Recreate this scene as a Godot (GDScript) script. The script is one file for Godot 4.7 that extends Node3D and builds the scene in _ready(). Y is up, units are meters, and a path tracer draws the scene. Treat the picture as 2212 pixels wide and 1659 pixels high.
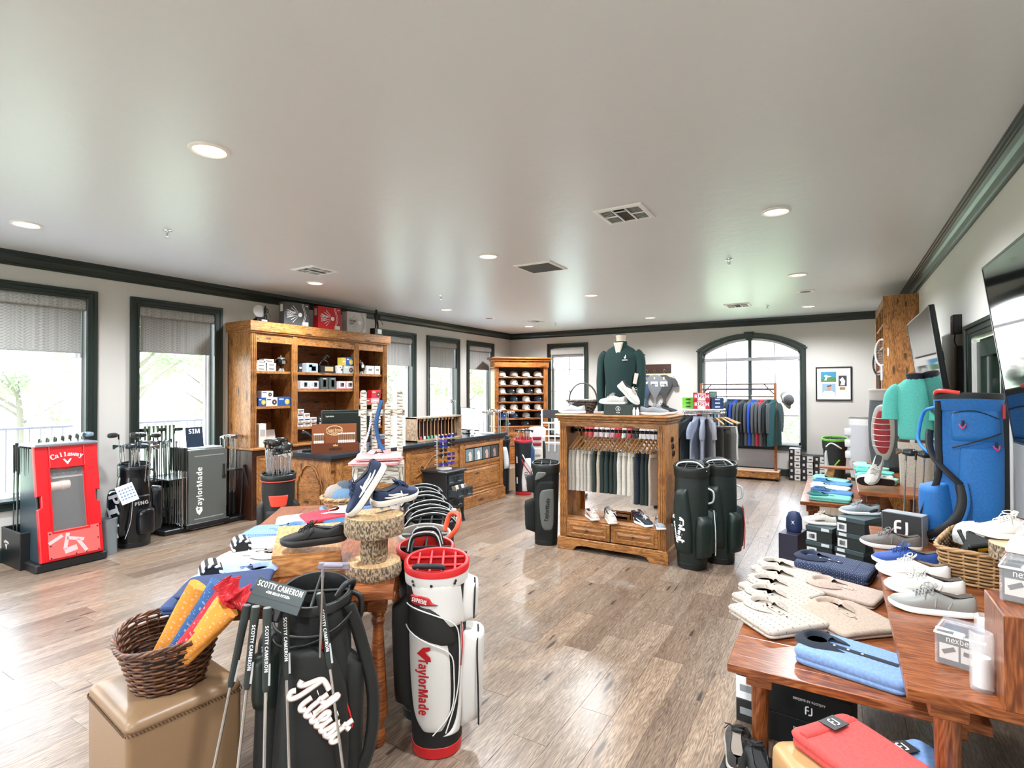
extends Node3D
# A golf shop seen from its near right corner. x runs right, y up, -z towards the far wall; metres.
const XL:=-6.903
const XR:=.882
const ZB:=-11.435
const ZN:=3.2
const HC:=3.01
var rng:=RandomNumberGenerator.new()
var mats:={}
var counts:={}
var noise:=FastNoiseLite.new()
static func V(x:=.0,y:=.0,z:=.0)->Vector3: return Vector3(x,y,z)
static func U(x:=.0,y:=.0)->Vector2: return Vector2(x,y)
static func T3(b:=Basis(),o:=Vector3())->Transform3D: return Transform3D(b,o)
static func N()->B: return B.new()
class B:
	var v:=PackedVector3Array()
	var n:=PackedVector3Array()
	var u:=PackedVector2Array()
	var i:=PackedInt32Array()
	var T:=Transform3D()
	func at(p: Vector3,b:=Basis()) -> B:
		T=Transform3D(b,p)
		return self
	func quad(a: Vector3,b: Vector3,c: Vector3,d: Vector3,uv:=[]) -> void:
		a=T*a; b=T*b; c=T*c; d=T*d
		var nn:=(c-a).cross(b-a)
		if nn.length()<1e-12:
			nn=(d-a).cross(c-a)
		nn=nn.normalized()
		var o:=v.size()
		v.append_array([a,b,c,d])
		n.append_array([nn,nn,nn,nn])
		if uv.is_empty():
			var w:=(b-a).length()
			var h:=(d-a).length()
			uv=[Vector2(0,0),Vector2(w,0),Vector2(w,h),Vector2(0,h)]
		u.append_array(uv)
		i.append_array([o,o+1,o+2,o,o+2,o+3])
	func tri(a: Vector3,b: Vector3,c: Vector3) -> void:
		quad(a,b,c,c)
	func box(c: Vector3,s: Vector3,bev:=.0,q:=Basis()) -> B:
		var keep:=T
		T=T*Transform3D(q,c)
		var h:=s/2.0
		var e:=minf(bev,minf(h.x,minf(h.y,h.z))*.9)
		var off:=Vector2(fposmod(c.x*7.31+c.y*3.7,3.0),fposmod(c.y*5.17+c.z*4.3+c.x,3.0))
		for ax in 3:
			var a1:=(ax+1) % 3
			var a2:=(ax+2) % 3
			for sg in [-1.0,1.0]:
				var p:=[]
				var uv:=[]
				for k in 4:
					var w:=Vector3()
					w[ax]=sg*h[ax]
					w[a1]=(h[a1]-e)*(-1.0 if k in [0,3] else 1.0)
					w[a2]=(h[a2]-e)*(-1.0 if k in [0,1] else 1.0)
					p.append(w)
					uv.append(off+(Vector2(w[a1],w[a2]) if s[a1]>=s[a2] else Vector2(w[a2],w[a1])))
				if sg>0:
					p.reverse(); uv.reverse()
				quad(p[0],p[1],p[2],p[3],uv)
		if e>.0:
			for ax in 3:
				var a1:=(ax+1) % 3
				var a2:=(ax+2) % 3
				for s1 in [-1.0,1.0]:
					for s2 in [-1.0,1.0]:
						var p:=[]
						for k in 4:
							var w:=Vector3()
							w[ax]=(h[ax]-e)*(-1.0 if k in [0,3] else 1.0)
							w[a1]=s1*(h[a1] if k<2 else h[a1]-e)
							w[a2]=s2*(h[a2]-e if k<2 else h[a2])
							p.append(w)
						if s1*s2<0:
							p.reverse()
						quad(p[0],p[1],p[2],p[3],[off,off+Vector2(s[ax],0),off+Vector2(s[ax],e),off+Vector2(0,e)])
			for k in 8:
				var g:=Vector3(-1 if k & 1 else 1,-1 if k & 2 else 1,-1 if k & 4 else 1)
				var a:=Vector3(h.x,h.y-e,h.z-e)*g
				var b:=Vector3(h.x-e,h.y,h.z-e)*g
				var d:=Vector3(h.x-e,h.y-e,h.z)*g
				if g.x*g.y*g.z>0:
					tri(a,d,b)
				else:
					tri(a,b,d)
		T=keep
		return self
	func grid(rows: Array,closed:=true,swap:=false) -> B:
		var R:=rows.size()
		var C: int=rows[0].size()
		var W:=C+1 if closed else C
		var o:=v.size()
		var acc:=PackedVector3Array()
		acc.resize(R*C)
		var pts:=PackedVector3Array()
		for r in R:
			for c in C:
				pts.append(T*(rows[r][c] as Vector3))
		for r in R-1:
			for c in W-1:
				var a:=r*C+c
				var b:=r*C+(c+1) % C
				var d:=a+C
				var e:=b+C
				var m:=(pts[e]-pts[a]).cross(pts[d]-pts[b])
				acc[a]+=m; acc[b]+=m; acc[d]+=m; acc[e]+=m
		var vd:=.0
		for r in R:
			if r:
				vd+=pts[r*C].distance_to(pts[(r-1)*C])
			var ud:=.0
			for c in W:
				var k:=r*C+c % C
				if c:
					ud+=pts[k].distance_to(pts[r*C+c-1])
				v.append(pts[k])
				var nn:=acc[k]
				n.append(nn.normalized() if nn.length_squared()>1e-20 else Vector3.UP)
				u.append(Vector2(vd,ud) if swap else Vector2(ud,vd))
		for r in R-1:
			for c in W-1:
				var a:=o+r*W+c
				i.append_array([a,a+W,a+W+1,a,a+W+1,a+1])
		return self
	func lid(ring: PackedVector3Array,flip:=false) -> void:
		var nn:=Vector3()
		for k in ring.size():
			var a:=ring[k]
			var b:=ring[(k+1) % ring.size()]
			nn+=Vector3((a.y-b.y)*(a.z+b.z),(a.z-b.z)*(a.x+b.x),(a.x-b.x)*(a.y+b.y))
		if nn.length_squared()<1e-18:
			return
		nn=nn.normalized()
		var x:=(ring[1]-ring[0]).slide(nn).normalized()
		if x.length()<.5:
			x=(ring[2]-ring[0]).slide(nn).normalized()
		var y:=nn.cross(x)
		var p2:=PackedVector2Array()
		for p in ring:
			p2.append(Vector2(p.dot(x),p.dot(y)))
		var ix:=Geometry2D.triangulate_polygon(p2)
		if ix.is_empty():
			ix=Geometry2D.triangulate_delaunay(p2)
		var o:=v.size()
		var gn:=(T.basis*nn).normalized()*(-1.0 if flip else 1.0)
		for k in ring.size():
			v.append(T*ring[k]); n.append(gn); u.append(p2[k])
		for k in range(0,ix.size(),3):
			var a:=v[o+ix[k]]
			var b:=v[o+ix[k+1]]
			var c:=v[o+ix[k+2]]
			if (c-a).cross(b-a).dot(gn)>0:
				i.append_array([o+ix[k],o+ix[k+1],o+ix[k+2]])
			else:
				i.append_array([o+ix[k],o+ix[k+2],o+ix[k+1]])
	func loft(rings: Array,caps:=3,splits:=[],swap:=false) -> B:
		var from:=0
		for s in splits+[rings.size()-1]:
			grid(rings.slice(from,s+1),true,swap)
			from=s
		if caps & 1:
			lid(rings[0],true)
		if caps & 2:
			lid(rings[-1])
		return self
	func lathe(prof: Array,seg:=20,sx:=1.0,sz:=1.0) -> B:
		var rings:=[]
		var cuts:=[]
		for k in prof.size():
			var p: Vector2=prof[k]
			var ring:=PackedVector3Array()
			for j in seg:
				var a:=TAU*j/seg
				ring.append(Vector3(cos(a)*p.x*sx,p.y,-sin(a)*p.x*sz))
			rings.append(ring)
			if k>0 and k<prof.size()-1:
				var d1: Vector2=(p-prof[k-1]).normalized()
				var d2: Vector2=(prof[k+1]-p).normalized()
				if d1.dot(d2)<.8:
					cuts.append(k)
		return loft(rings,(1 if prof[0].x>1e-4 else 0) | (2 if prof[-1].x>1e-4 else 0),cuts)
	func tube(pts: Array,rad,seg:=8,caps:=true,flat:=1.0,upv:=Vector3.UP) -> B:
		var rings:=[]
		var side:=Vector3()
		for k in pts.size():
			var d: Vector3=(pts[mini(k+1,pts.size()-1)]-pts[maxi(k-1,0)])
			d=d.normalized()
			if k==0:
				side=d.cross(upv)
				if side.length()<.1:
					side=d.cross(Vector3.RIGHT)
			side=side.slide(d).normalized()
			var oth:=side.cross(d)
			var r: float=rad if rad is float else rad[k]
			var ring:=PackedVector3Array()
			for j in seg:
				var a:=TAU*j/seg
				ring.append((pts[k] as Vector3)+side*(cos(a)*r)+oth*(sin(a)*r*flat))
			rings.append(ring)
		return loft(rings,3 if caps else 0,[],true)
	func cyl(a: Vector3,b: Vector3,r0: float,r1:=-1.0,seg:=14) -> B:
		return tube([a,b],[r0,r0 if r1<0 else r1],seg)
	func ext(poly: PackedVector2Array,d: float,bev:=.0) -> B:
		var N:=poly.size()
		var area:=.0
		for k in N:
			area+=poly[k].cross(poly[(k+1) % N])
		if area<0:
			poly=poly.duplicate(); poly.reverse()
		var ins:=PackedVector2Array()
		for k in N:
			var a:=(poly[k]-poly[(k+N-1) % N]).normalized()
			var b:=(poly[(k+1) % N]-poly[k]).normalized()
			var m:=Vector2(-(a.y+b.y),a.x+b.x)
			var l:=m.length()
			ins.append(poly[k]+(m/l*bev/maxf(l/2.0,.4) if l>.01 else Vector2()))
		var lay:=[[ins,.0],[poly,bev],[poly,d-bev],[ins,d]] if bev>0 else [[poly,.0],[poly,d]]
		for s in lay.size()-1:
			for k in N:
				var k2:=(k+1) % N
				var p0: Vector2=lay[s][0][k]
				var p1: Vector2=lay[s][0][k2]
				var q0: Vector2=lay[s+1][0][k]
				var q1: Vector2=lay[s+1][0][k2]
				quad(Vector3(p0.x,p0.y,lay[s][1]),Vector3(q0.x,q0.y,lay[s+1][1]),Vector3(q1.x,q1.y,lay[s+1][1]),Vector3(p1.x,p1.y,lay[s][1]))
		var f:=PackedVector3Array()
		var g:=PackedVector3Array()
		for p in (ins if bev>0 else poly):
			f.append(Vector3(p.x,p.y,0)); g.append(Vector3(p.x,p.y,d))
		lid(f,true)
		lid(g)
		return self
	func frame(x0: float,x1: float,y0: float,y1: float,prof: Array) -> B:
		for k in prof.size()-1:
			var a: Vector2=prof[k]
			var b: Vector2=prof[k+1]
			var ca:=[Vector3(x0-a.x,y0-a.x,a.y),Vector3(x1+a.x,y0-a.x,a.y),Vector3(x1+a.x,y1+a.x,a.y),Vector3(x0-a.x,y1+a.x,a.y)]
			var cb:=[Vector3(x0-b.x,y0-b.x,b.y),Vector3(x1+b.x,y0-b.x,b.y),Vector3(x1+b.x,y1+b.x,b.y),Vector3(x0-b.x,y1+b.x,b.y)]
			for j in 4:
				quad(ca[j],ca[(j+1) % 4],cb[(j+1) % 4],cb[j])
		return self
	func done() -> ArrayMesh:
		var m:=ArrayMesh.new()
		var arr:=[]
		arr.resize(Mesh.ARRAY_MAX)
		arr[Mesh.ARRAY_VERTEX]=v; arr[Mesh.ARRAY_NORMAL]=n; arr[Mesh.ARRAY_TEX_UV]=u; arr[Mesh.ARRAY_INDEX]=i
		m.add_surface_from_arrays(Mesh.PRIMITIVE_TRIANGLES,arr)
		return m
func rrect(w: float,d: float,r: float,n:=4) -> PackedVector2Array:
	var o:=PackedVector2Array()
	r=minf(r,minf(w,d)/2.0-1e-4)
	for q in 4:
		var c:=U((w/2-r)*(1 if q in [0,3] else -1),(d/2-r)*(1 if q in [0,1] else -1))
		for k in n+1:
			var a:=PI/2*(q+float(k)/n)
			o.append(c+U(cos(a),sin(a))*r)
	return o
func sell(w: float,d: float,p:=2.0,n:=24) -> PackedVector2Array:
	var o:=PackedVector2Array()
	for k in n:
		var a:=TAU*k/n
		o.append(U(signf(cos(a))*pow(absf(cos(a)),2.0/p)*w/2,signf(sin(a))*pow(absf(sin(a)),2.0/p)*d/2))
	return o
func flatring(p: PackedVector2Array,y: float,c:=Vector2(),tilt:=Vector2()) -> PackedVector3Array:
	var o:=PackedVector3Array()
	for q in p:
		o.append(V(q.x+c.x,y+q.x*tilt.x+q.y*tilt.y,q.y+c.y))
	return o
func crom(pts: Array,n:=6) -> Array:
	var o:=[]
	for k in pts.size()-1:
		var a=pts[maxi(k-1,0)]
		var d=pts[mini(k+2,pts.size()-1)]
		for j in n:
			o.append(pts[k].cubic_interpolate(pts[k+1],a,d,float(j)/n))
	o.append(pts[-1])
	return o
func v2(a: Array) -> PackedVector2Array:
	var o:=PackedVector2Array()
	for k in range(0,a.size(),2):
		o.append(U(a[k],a[k+1]))
	return o
func mt(hex: String,rough:=.65,metal:=.0,o:={}) -> StandardMaterial3D:
	var key:=hex+str(rough)+str(metal)+str(o)
	if mats.has(key):
		return mats[key]
	var m:=StandardMaterial3D.new()
	m.albedo_color=Color(hex)
	m.roughness=rough
	m.metallic=metal
	for k in o:
		if k=="tex":
			m.albedo_texture=o[k]
		elif k=="bump":
			m.heightmap_enabled=true
			m.heightmap_texture=o[k]
		else:
			m.set(k,o[k])
	mats[key]=m
	return m
func cloth(hex: String,o:={}) -> StandardMaterial3D:
	var k:={"tex":tex_cloth,"uv1_triplanar":true,"uv1_scale":Vector3.ONE*3.0,"rim_enabled":true,"rim":.25,"rim_tint":.6}
	k.merge(o,true)
	return mt(hex,.9,.0,k)
func noisetex(size: int,cols: Array,offs: Array,freq: float,seedn:=1,type:=FastNoiseLite.TYPE_SIMPLEX_SMOOTH,oct:=4,nmap:=.0) -> NoiseTexture2D:
	var f:=FastNoiseLite.new()
	f.noise_type=type; f.frequency=freq; f.seed=seedn; f.fractal_octaves=oct
	var t:=NoiseTexture2D.new()
	t.width=size; t.height=size; t.seamless=true; t.noise=f
	if nmap>0:
		t.as_normal_map=true; t.bump_strength=nmap
	elif cols.size():
		var g:=Gradient.new()
		g.offsets=PackedFloat32Array(offs)
		var c:=PackedColorArray()
		for h in cols:
			c.append(Color(h))
		g.colors=c
		t.color_ramp=g
	return t
func woodtex(w: int,h: int,dark: Color,mid: Color,light: Color,seedn: int,knots:=0,ringf:=7.0,fine:=.35) -> ImageTexture:
	var im:=Image.create(w,h,true,Image.FORMAT_RGB8)
	var f:=FastNoiseLite.new()
	f.seed=seedn; f.frequency=1.0; f.fractal_octaves=3
	var g:=FastNoiseLite.new()
	g.seed=seedn+9; g.frequency=1.0; g.fractal_octaves=2
	var r:=RandomNumberGenerator.new()
	r.seed=seedn
	var kn:=[]
	for k in knots:
		kn.append(V(r.randf(),r.randf(),r.randf_range(.012,.03)))
	for y in h:
		var fy:=float(y)/h
		for x in w:
			var fx:=float(x)/w
			var bx:=smoothstep(.85,1.0,fx)
			var by:=smoothstep(.85,1.0,fy)
			var a:=.0
			for q in 4:
				var wx:=bx if q & 1 else 1.0-bx
				var wy:=by if q & 2 else 1.0-by
				if wx*wy>.001:
					var px:=fx-(1.0 if q & 1 else .0)
					var py:=fy-(1.0 if q & 2 else .0)
					var s:=f.get_noise_2d(px*1.6,py*5.0)
					var rings:=sin((py*ringf+s*4.5)*TAU)*.5+.5
					a+=wx*wy*(.42*rings+.33*(f.get_noise_2d(px*5.0,py*60.0)+.5)+fine*g.get_noise_2d(px*16.0,py*260.0)+.25*s)
			var c:=dark.lerp(mid,clampf(a*2.0,0,1)).lerp(light,clampf(a*2.0-.85,0,1))
			for k in kn:
				var d: float=U((fx-k.x)*.55,fy-k.y).length()/k.z
				if d<1.6:
					c=c.lerp(dark.darkened(.45),clampf(1.5-d,0,.85))
			im.set_pixel(x,y,c)
	im.generate_mipmaps()
	return ImageTexture.create_from_image(im)
func numbered(called: String,parent: Node = self) -> String:
	var key:=str(parent.get_instance_id())+called
	var k: int=counts.get(key,0)
	counts[key]=k+1
	return called if k==0 else "%s_%03d" % [called,k]
func tag(o: Node3D,label: String,category:="",group:="") -> Node3D:
	if label: o.set_meta("label",label)
	if category: o.set_meta("category",category)
	if group: o.set_meta("group",group)
	return o
func thing(called: String,label: String,category: String,at:=Vector3(),turn:=.0,group:="") -> Node3D:
	var o:=Node3D.new()
	o.name=numbered(called)
	add_child(o,true)
	o.position=at
	o.rotation.y=turn
	tag(o,label,category,group)
	return o
func put(b,called: String,m: Material,parent: Node = self) -> MeshInstance3D:
	var o:=MeshInstance3D.new()
	o.mesh=b.done() if b is B else b
	o.material_override=m
	o.name=numbered(called,parent)
	parent.add_child(o,true)
	return o
func struct(called: String,b,m: Material,parent: Node = self) -> MeshInstance3D:
	var o:=put(b,called,m,parent)
	if parent==self:
		o.set_meta("kind","structure")
	return o
func dup(o: Node3D,at: Vector3,turn:=.0,label:="",group:="") -> Node3D:
	var c: Node3D=o.duplicate()
	c.name=numbered(str(o.name).rstrip("0123456789").trim_suffix("_"))
	add_child(c,true)
	c.position=at
	c.rotation=V(0,turn,0)
	if label: c.set_meta("label",label)
	if group: c.set_meta("group",group)
	return c
func txt(parent: Node,s: String,h: float,m: Material,xf: Transform3D,w:=.0,font:="Droid Sans",bold:=true,slant:=.0,called:="lettering",thick:=.0015) -> MeshInstance3D:
	var t:=TextMesh.new()
	var f:=SystemFont.new()
	f.font_names=PackedStringArray([font])
	f.font_weight=700 if bold else 400
	t.font=f
	t.text=s
	t.font_size=32
	t.pixel_size=h/32.0
	t.depth=thick
	t.curve_step=2.0
	var o:=MeshInstance3D.new()
	o.mesh=t
	o.material_override=m
	o.name=numbered(called,parent)
	parent.add_child(o,true)
	var sc:=1.0
	if w>0:
		sc=w/maxf(t.get_aabb().size.x,.001)
	o.transform=xf*T3(Basis(V(sc,0,0),V(slant,1,0),V(0,0,1)),V())
	return o
func face(d: Vector3,upv:=Vector3.UP) -> Basis:
	var z:=d.normalized()
	var x:=upv.cross(z).normalized()
	return Basis(x,z.cross(x),z)
const NTH:=["first","second","third","fourth","fifth","sixth","seventh","eighth","ninth","tenth","eleventh","twelfth","thirteenth","fourteenth","fifteenth","sixteenth","seventeenth","eighteenth","nineteenth","twentieth","twenty-first","twenty-second","twenty-third","twenty-fourth","twenty-fifth","twenty-sixth","twenty-seventh","twenty-eighth"]
var tex_cloth: Texture2D
var tex_wood: Texture2D
var tex_pine: Texture2D
var tex_red: Texture2D
var tex_bark: Texture2D
var tex_floor: Array=[]
var tex_lea: Texture2D
var W:={}
func textures() -> void:
	tex_cloth=noisetex(256,["#e2e2e2","#ffffff"],[.2,.8],.08,3)
	tex_wood=woodtex(512,256,Color("#6e4420"),Color("#a9713a"),Color("#c08a50"),5,7)
	tex_pine=woodtex(256,128,Color("#b9a58c"),Color("#e9dcc8"),Color("#fff6e6"),15,0)
	tex_red=woodtex(512,256,Color("#5e2f17"),Color("#8e5029"),Color("#a86438"),8,0)
	for k in 2:
		tex_floor.append(woodtex(512,256,Color("#6b5c50"),Color("#93806e"),Color("#a99988"),21+k*7,2,3.0,.55))
	tex_lea=noisetex(256,["#8a8a8a","#ffffff"],[.3,.7],.06,5,FastNoiseLite.TYPE_CELLULAR,2)
	tex_bark=noisetex(256,["#4a4036","#85735c","#b8a283"],[.3,.5,.7],.03,11,FastNoiseLite.TYPE_SIMPLEX,5)
	W.oak=mt("#ffffff",.42,0,{"tex":tex_wood,"uv1_scale":V(.9,1.8,1),"bump":tex_wood,"heightmap_scale":.06})
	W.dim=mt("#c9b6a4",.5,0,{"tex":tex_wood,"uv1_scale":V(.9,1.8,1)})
	W.pine=mt("#ffe6c4",.45,0,{"tex":tex_wood,"uv1_scale":V(.8,1.5,1)})
	W.red=mt("#ffffff",.28,0,{"tex":tex_red,"uv1_scale":V(.8,1.6,1)})
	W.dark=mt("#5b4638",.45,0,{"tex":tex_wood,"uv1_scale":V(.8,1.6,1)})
	W.steel=mt("#c9cacc",.22,1.0)
	W.chrome=mt("#e6e6e8",.08,1.0)
	W.black=mt("#0e0f10",.45)
	W.rubber=mt("#161718",.75)
	W.white=mt("#eeeeec",.5)
	W.glass=mt("#ffffff0d",.03,0,{"transparency":1})
	W.clear=mt("#ffffff22",.05,0,{"transparency":1})
func _ready() -> void:
	var cam:=Camera3D.new()
	cam.name="camera"
	add_child(cam)
	cam.position=V(0,1.65,0)
	cam.rotation_order=EULER_ORDER_YXZ
	cam.rotation=V(.0104943,.5410644,-.0026778)
	cam.fov=rad_to_deg(2.0*atan(829.5/1168.78))
	cam.near=.02
	cam.far=300.0
	var sm:=ProceduralSkyMaterial.new()
	sm.sky_top_color=Color(.80,.90,1.0)
	sm.sky_horizon_color=Color(1,1,1)
	sm.ground_bottom_color=Color(.62,.66,.6)
	sm.ground_horizon_color=Color(.9,.92,.9)
	sm.sky_curve=.3
	sm.sky_energy_multiplier=1.0
	var sk:=Sky.new()
	sk.sky_material=sm
	var e:=Environment.new()
	e.background_mode=Environment.BG_SKY
	e.sky=sk
	e.background_energy_multiplier=11.0
	e.tonemap_mode=Environment.TONE_MAPPER_LINEAR
	e.tonemap_exposure=1.35
	e.sdfgi_enabled=true
	e.ssao_enabled=true
	e.ssil_enabled=true
	var we:=WorldEnvironment.new()
	we.name="world"
	we.environment=e
	add_child(we)
	rng.seed=77
	textures()
	shell()
	windows()
	outside()
	ceiling_things()
	left_displays()
	bookcase()
	front_table()
	foreground()
	counter()
	corner_things()
	central_cabinet()
	right_tables()
	right_wall()
	far_wall()
const LIGHT:=6.0
func wallbox(b: B,x0: float,x1: float,y0: float,y1: float,z0: float,z1: float) -> void:
	b.box(V((x0+x1)/2,(y0+y1)/2,(z0+z1)/2),V(absf(x1-x0),absf(y1-y0),absf(z1-z0)))
const LW:=[1.14,-.25,-1.64,-3.035,-6.835,-8.23,-9.575]
func shell() -> void:
	var wm:=mt("#c6c2bc",.7,0,{"bump":noisetex(256,[],[],.02,4),"heightmap_scale":.05,"uv1_scale":V(2,2,1)})
	var b:=N()
	var z:=ZN
	var T:=.22
	for k in LW.size():
		var a: float=LW[k]-.095
		var c: float=LW[k]-.98
		wallbox(b,XL-T,XL,0,HC,z,a)
		wallbox(b,XL-T,XL,0,.585,a,c)
		wallbox(b,XL-T,XL,2.63,HC,a,c)
		z=c
	wallbox(b,XL-T,XL,0,HC,z,ZB-T)
	struct("wall_left",b,wm)
	b=N()
	wallbox(b,XL-T,-5.79,0,HC,ZB-T,ZB)
	wallbox(b,-5.79,-4.945,0,.585,ZB-T,ZB)
	wallbox(b,-5.79,-4.945,2.63,HC,ZB-T,ZB)
	wallbox(b,-4.945,-2.345,0,HC,ZB-T,ZB)
	wallbox(b,-2.345,-.585,0,.585,ZB-T,ZB)
	wallbox(b,-.585,XR+T,0,HC,ZB-T,ZB)
	var poly:=PackedVector2Array([U(-.585,HC),U(-2.345,HC)])
	for k in 17:
		poly.append(U(lerpf(-2.345,-.585,k/16.0),arch_y(lerpf(-1,1,k/16.0),2.36,2.645)))
	b.at(V(0,0,ZB-T)).ext(poly,T)
	struct("wall_back",b,wm)
	b=N()
	wallbox(b,XR,XR+T,0,HC,ZN,-4.42)
	wallbox(b,XR,XR+T,2.03,HC,-4.42,-5.35)
	wallbox(b,XR,XR+T,0,HC,-5.35,ZB-T)
	struct("wall_right",b,mt("#d2cfc9",.7))
	b=N()
	var x:=XL-T
	for w in [-5.6,-2.9]:
		wallbox(b,x,w,0,HC,ZN,ZN+T)
		wallbox(b,w,w+1.5,0,.6,ZN,ZN+T)
		wallbox(b,w,w+1.5,2.6,HC,ZN,ZN+T)
		x=w+1.5
	wallbox(b,x,XR+T,0,HC,ZN,ZN+T)
	struct("wall_front",b,wm)
	b=N()
	wallbox(b,XL-T,XR+T,HC,HC+.15,ZN+T,ZB-T)
	struct("ceiling",b,mt("#d6d7d8",.36,0,{"bump":noisetex(512,[],[],.03,6),"heightmap_scale":.12,"uv1_scale":V(.5,.5,1)}))
	var crown:=[U(0,.132),U(.012,.132),U(.012,.112),U(.022,.104),U(.026,.09),U(.036,.07),U(.052,.052),U(.072,.038),U(.08,.036),U(.082,.024),U(.094,.02),U(.096,.008),U(.106,.006),U(.106,0)]
	var tm:=mt("#1f2a26",.3)
	W.trim=tm
	for side in 4:
		b=N()
		var q:=N()
		var L: Array=[[V(XL,0,ZN),V(XL,0,ZB),V(1,0,0)],[V(XL,0,ZB),V(XR,0,ZB),V(0,0,1)],[V(XR,0,ZB),V(XR,0,ZN),V(-1,0,0)],[V(XR,0,ZN),V(XL,0,ZN),V(0,0,-1)]][side]
		var d: Vector3=(L[1]-L[0]).normalized()
		for k in crown.size()-1:
			var r:=[]
			for p in [crown[k],crown[k+1]]:
				r.append(L[0]+L[2]*p.x+d*p.x+V(0,HC-p.y,0))
				r.append(L[1]+L[2]*p.x-d*p.x+V(0,HC-p.y,0))
			b.quad(r[0],r[1],r[3],r[2])
		struct("trim_%d" % (side+1),b,tm)
		var base:=[U(0,.14),U(.006,.14),U(.012,.125),U(.016,.12),U(.016,0)]
		for k in base.size()-1:
			var r:=[]
			for p in [base[k],base[k+1]]:
				r.append(L[0]+L[2]*p.x+d*p.x+V(0,p.y,0))
				r.append(L[1]+L[2]*p.x-d*p.x+V(0,p.y,0))
			q.quad(r[0],r[1],r[3],r[2])
		struct("baseboard_"+["left","back","right","front"][side],q,tm)
	floor_boards()
	var dr:=Node3D.new()
	dr.name="door_1"
	dr.set_meta("kind","structure")
	add_child(dr)
	dr.position=V(XR,0,-4.885)
	dr.rotation.y=-PI/2
	b=N().frame(-.465,.465,-.3,2.03,[U(0,-.04),U(0,.016),U(.03,.016),U(.034,.022),U(.07,.022),U(.074,.034),U(.1,.034),U(.1,0)])
	put(b,"door_casing",tm,dr)
	b=N().box(V(-.41,1.0,-.05),V(.11,2.0,.04),.004).box(V(.41,1.0,-.05),V(.11,2.0,.04),.004).box(V(0,1.95,-.05),V(.71,.13,.04),.004).box(V(0,.16,-.05),V(.71,.3,.04),.004)
	put(b,"door_leaf",mt("#24332c",.35),dr)
	put(N().box(V(0,1.1,-.055),V(.71,1.62,.01)),"pane",mt("#1d2a24",.08),dr)
	put(N().cyl(V(.4,1.0,-.03),V(.4,1.0,.03),.012).at(V(.37,1,.03)).box(V(),V(.11,.02,.014),.004),"door_handle",W.steel,dr)
func arch_y(t: float,spring: float,crown: float) -> float:
	var rise:=crown-spring
	var r:=(.88*.88+rise*rise)/(2*rise)
	return crown-r+sqrt(r*r-t*t*.88*.88)
func floor_boards() -> void:
	var fl:=Node3D.new()
	fl.name="floor"
	fl.set_meta("kind","structure")
	add_child(fl)
	var b:=N().box(V((XL+XR)/2,-.06,(ZN+ZB)/2),V(8.6,.1,15.4))
	put(b,"subfloor",mt("#3a2c20",.9),fl)
	var fm:=[]
	for k in 6:
		fm.append(mt(["#ffffff","#f0ece8","#e0dcd8","#fff8f0","#d2cac4","#f4f0ec"][k],.3,0,{"tex":tex_floor[k % 2],"uv1_scale":V(.75,2.6,1),"bump":tex_floor[k % 2],"heightmap_scale":.05}))
	var rest:=[]
	for k in 6:
		rest.append(N())
	var all:=[]
	var row:=0
	var x:=XL-.02
	while x<XR:
		var z:=ZN-rng.randf()*1.22+1.0
		while z>ZB:
			all.append([x+.09,z,maxf(z-1.22,ZB-.01),rng.randi() % 6])
			z-=1.22
		x+=.18
		row+=1
	var key:=func(p):
		var c:=U(p[0],(p[1]+p[2])/2)
		var ang:=rad_to_deg(atan2(-c.x,-c.y))
		return c.length()+(.0 if ang>-16 and ang<77 and c.length()>1.3 else 30.0)
	all.sort_custom(func(p,q): return key.call(p)<key.call(q))
	for k in all.size():
		var p: Array=all[k]
		var L: float=minf(p[1],ZN)-p[2]
		if L<.02:
			continue
		var c:=V(p[0],-.005,p[2]+L/2)
		var s:=V(.1795,.01,L-.0008)
		if k<300:
			put(N().box(c,s,.0012),"plank",fm[p[3]],fl)
		else:
			rest[p[3]].box(c,s,.0012)
	for k in 6:
		put(rest[k],"plank_field",fm[k],fl).set_meta("kind","stuff")
const CASE:=[Vector2(-.005,-.12),Vector2(-.005,.012),Vector2(.008,.02),Vector2(.02,.02),Vector2(.024,.012),Vector2(.06,.014),Vector2(.064,.026),Vector2(.095,.03),Vector2(.095,.0)]
func window_node(k: int,at: Vector3,turn: float) -> Node3D:
	var w:=Node3D.new()
	w.name="window_%d" % k
	w.set_meta("kind","structure")
	add_child(w)
	w.position=at
	w.rotation.y=turn
	return w
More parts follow.
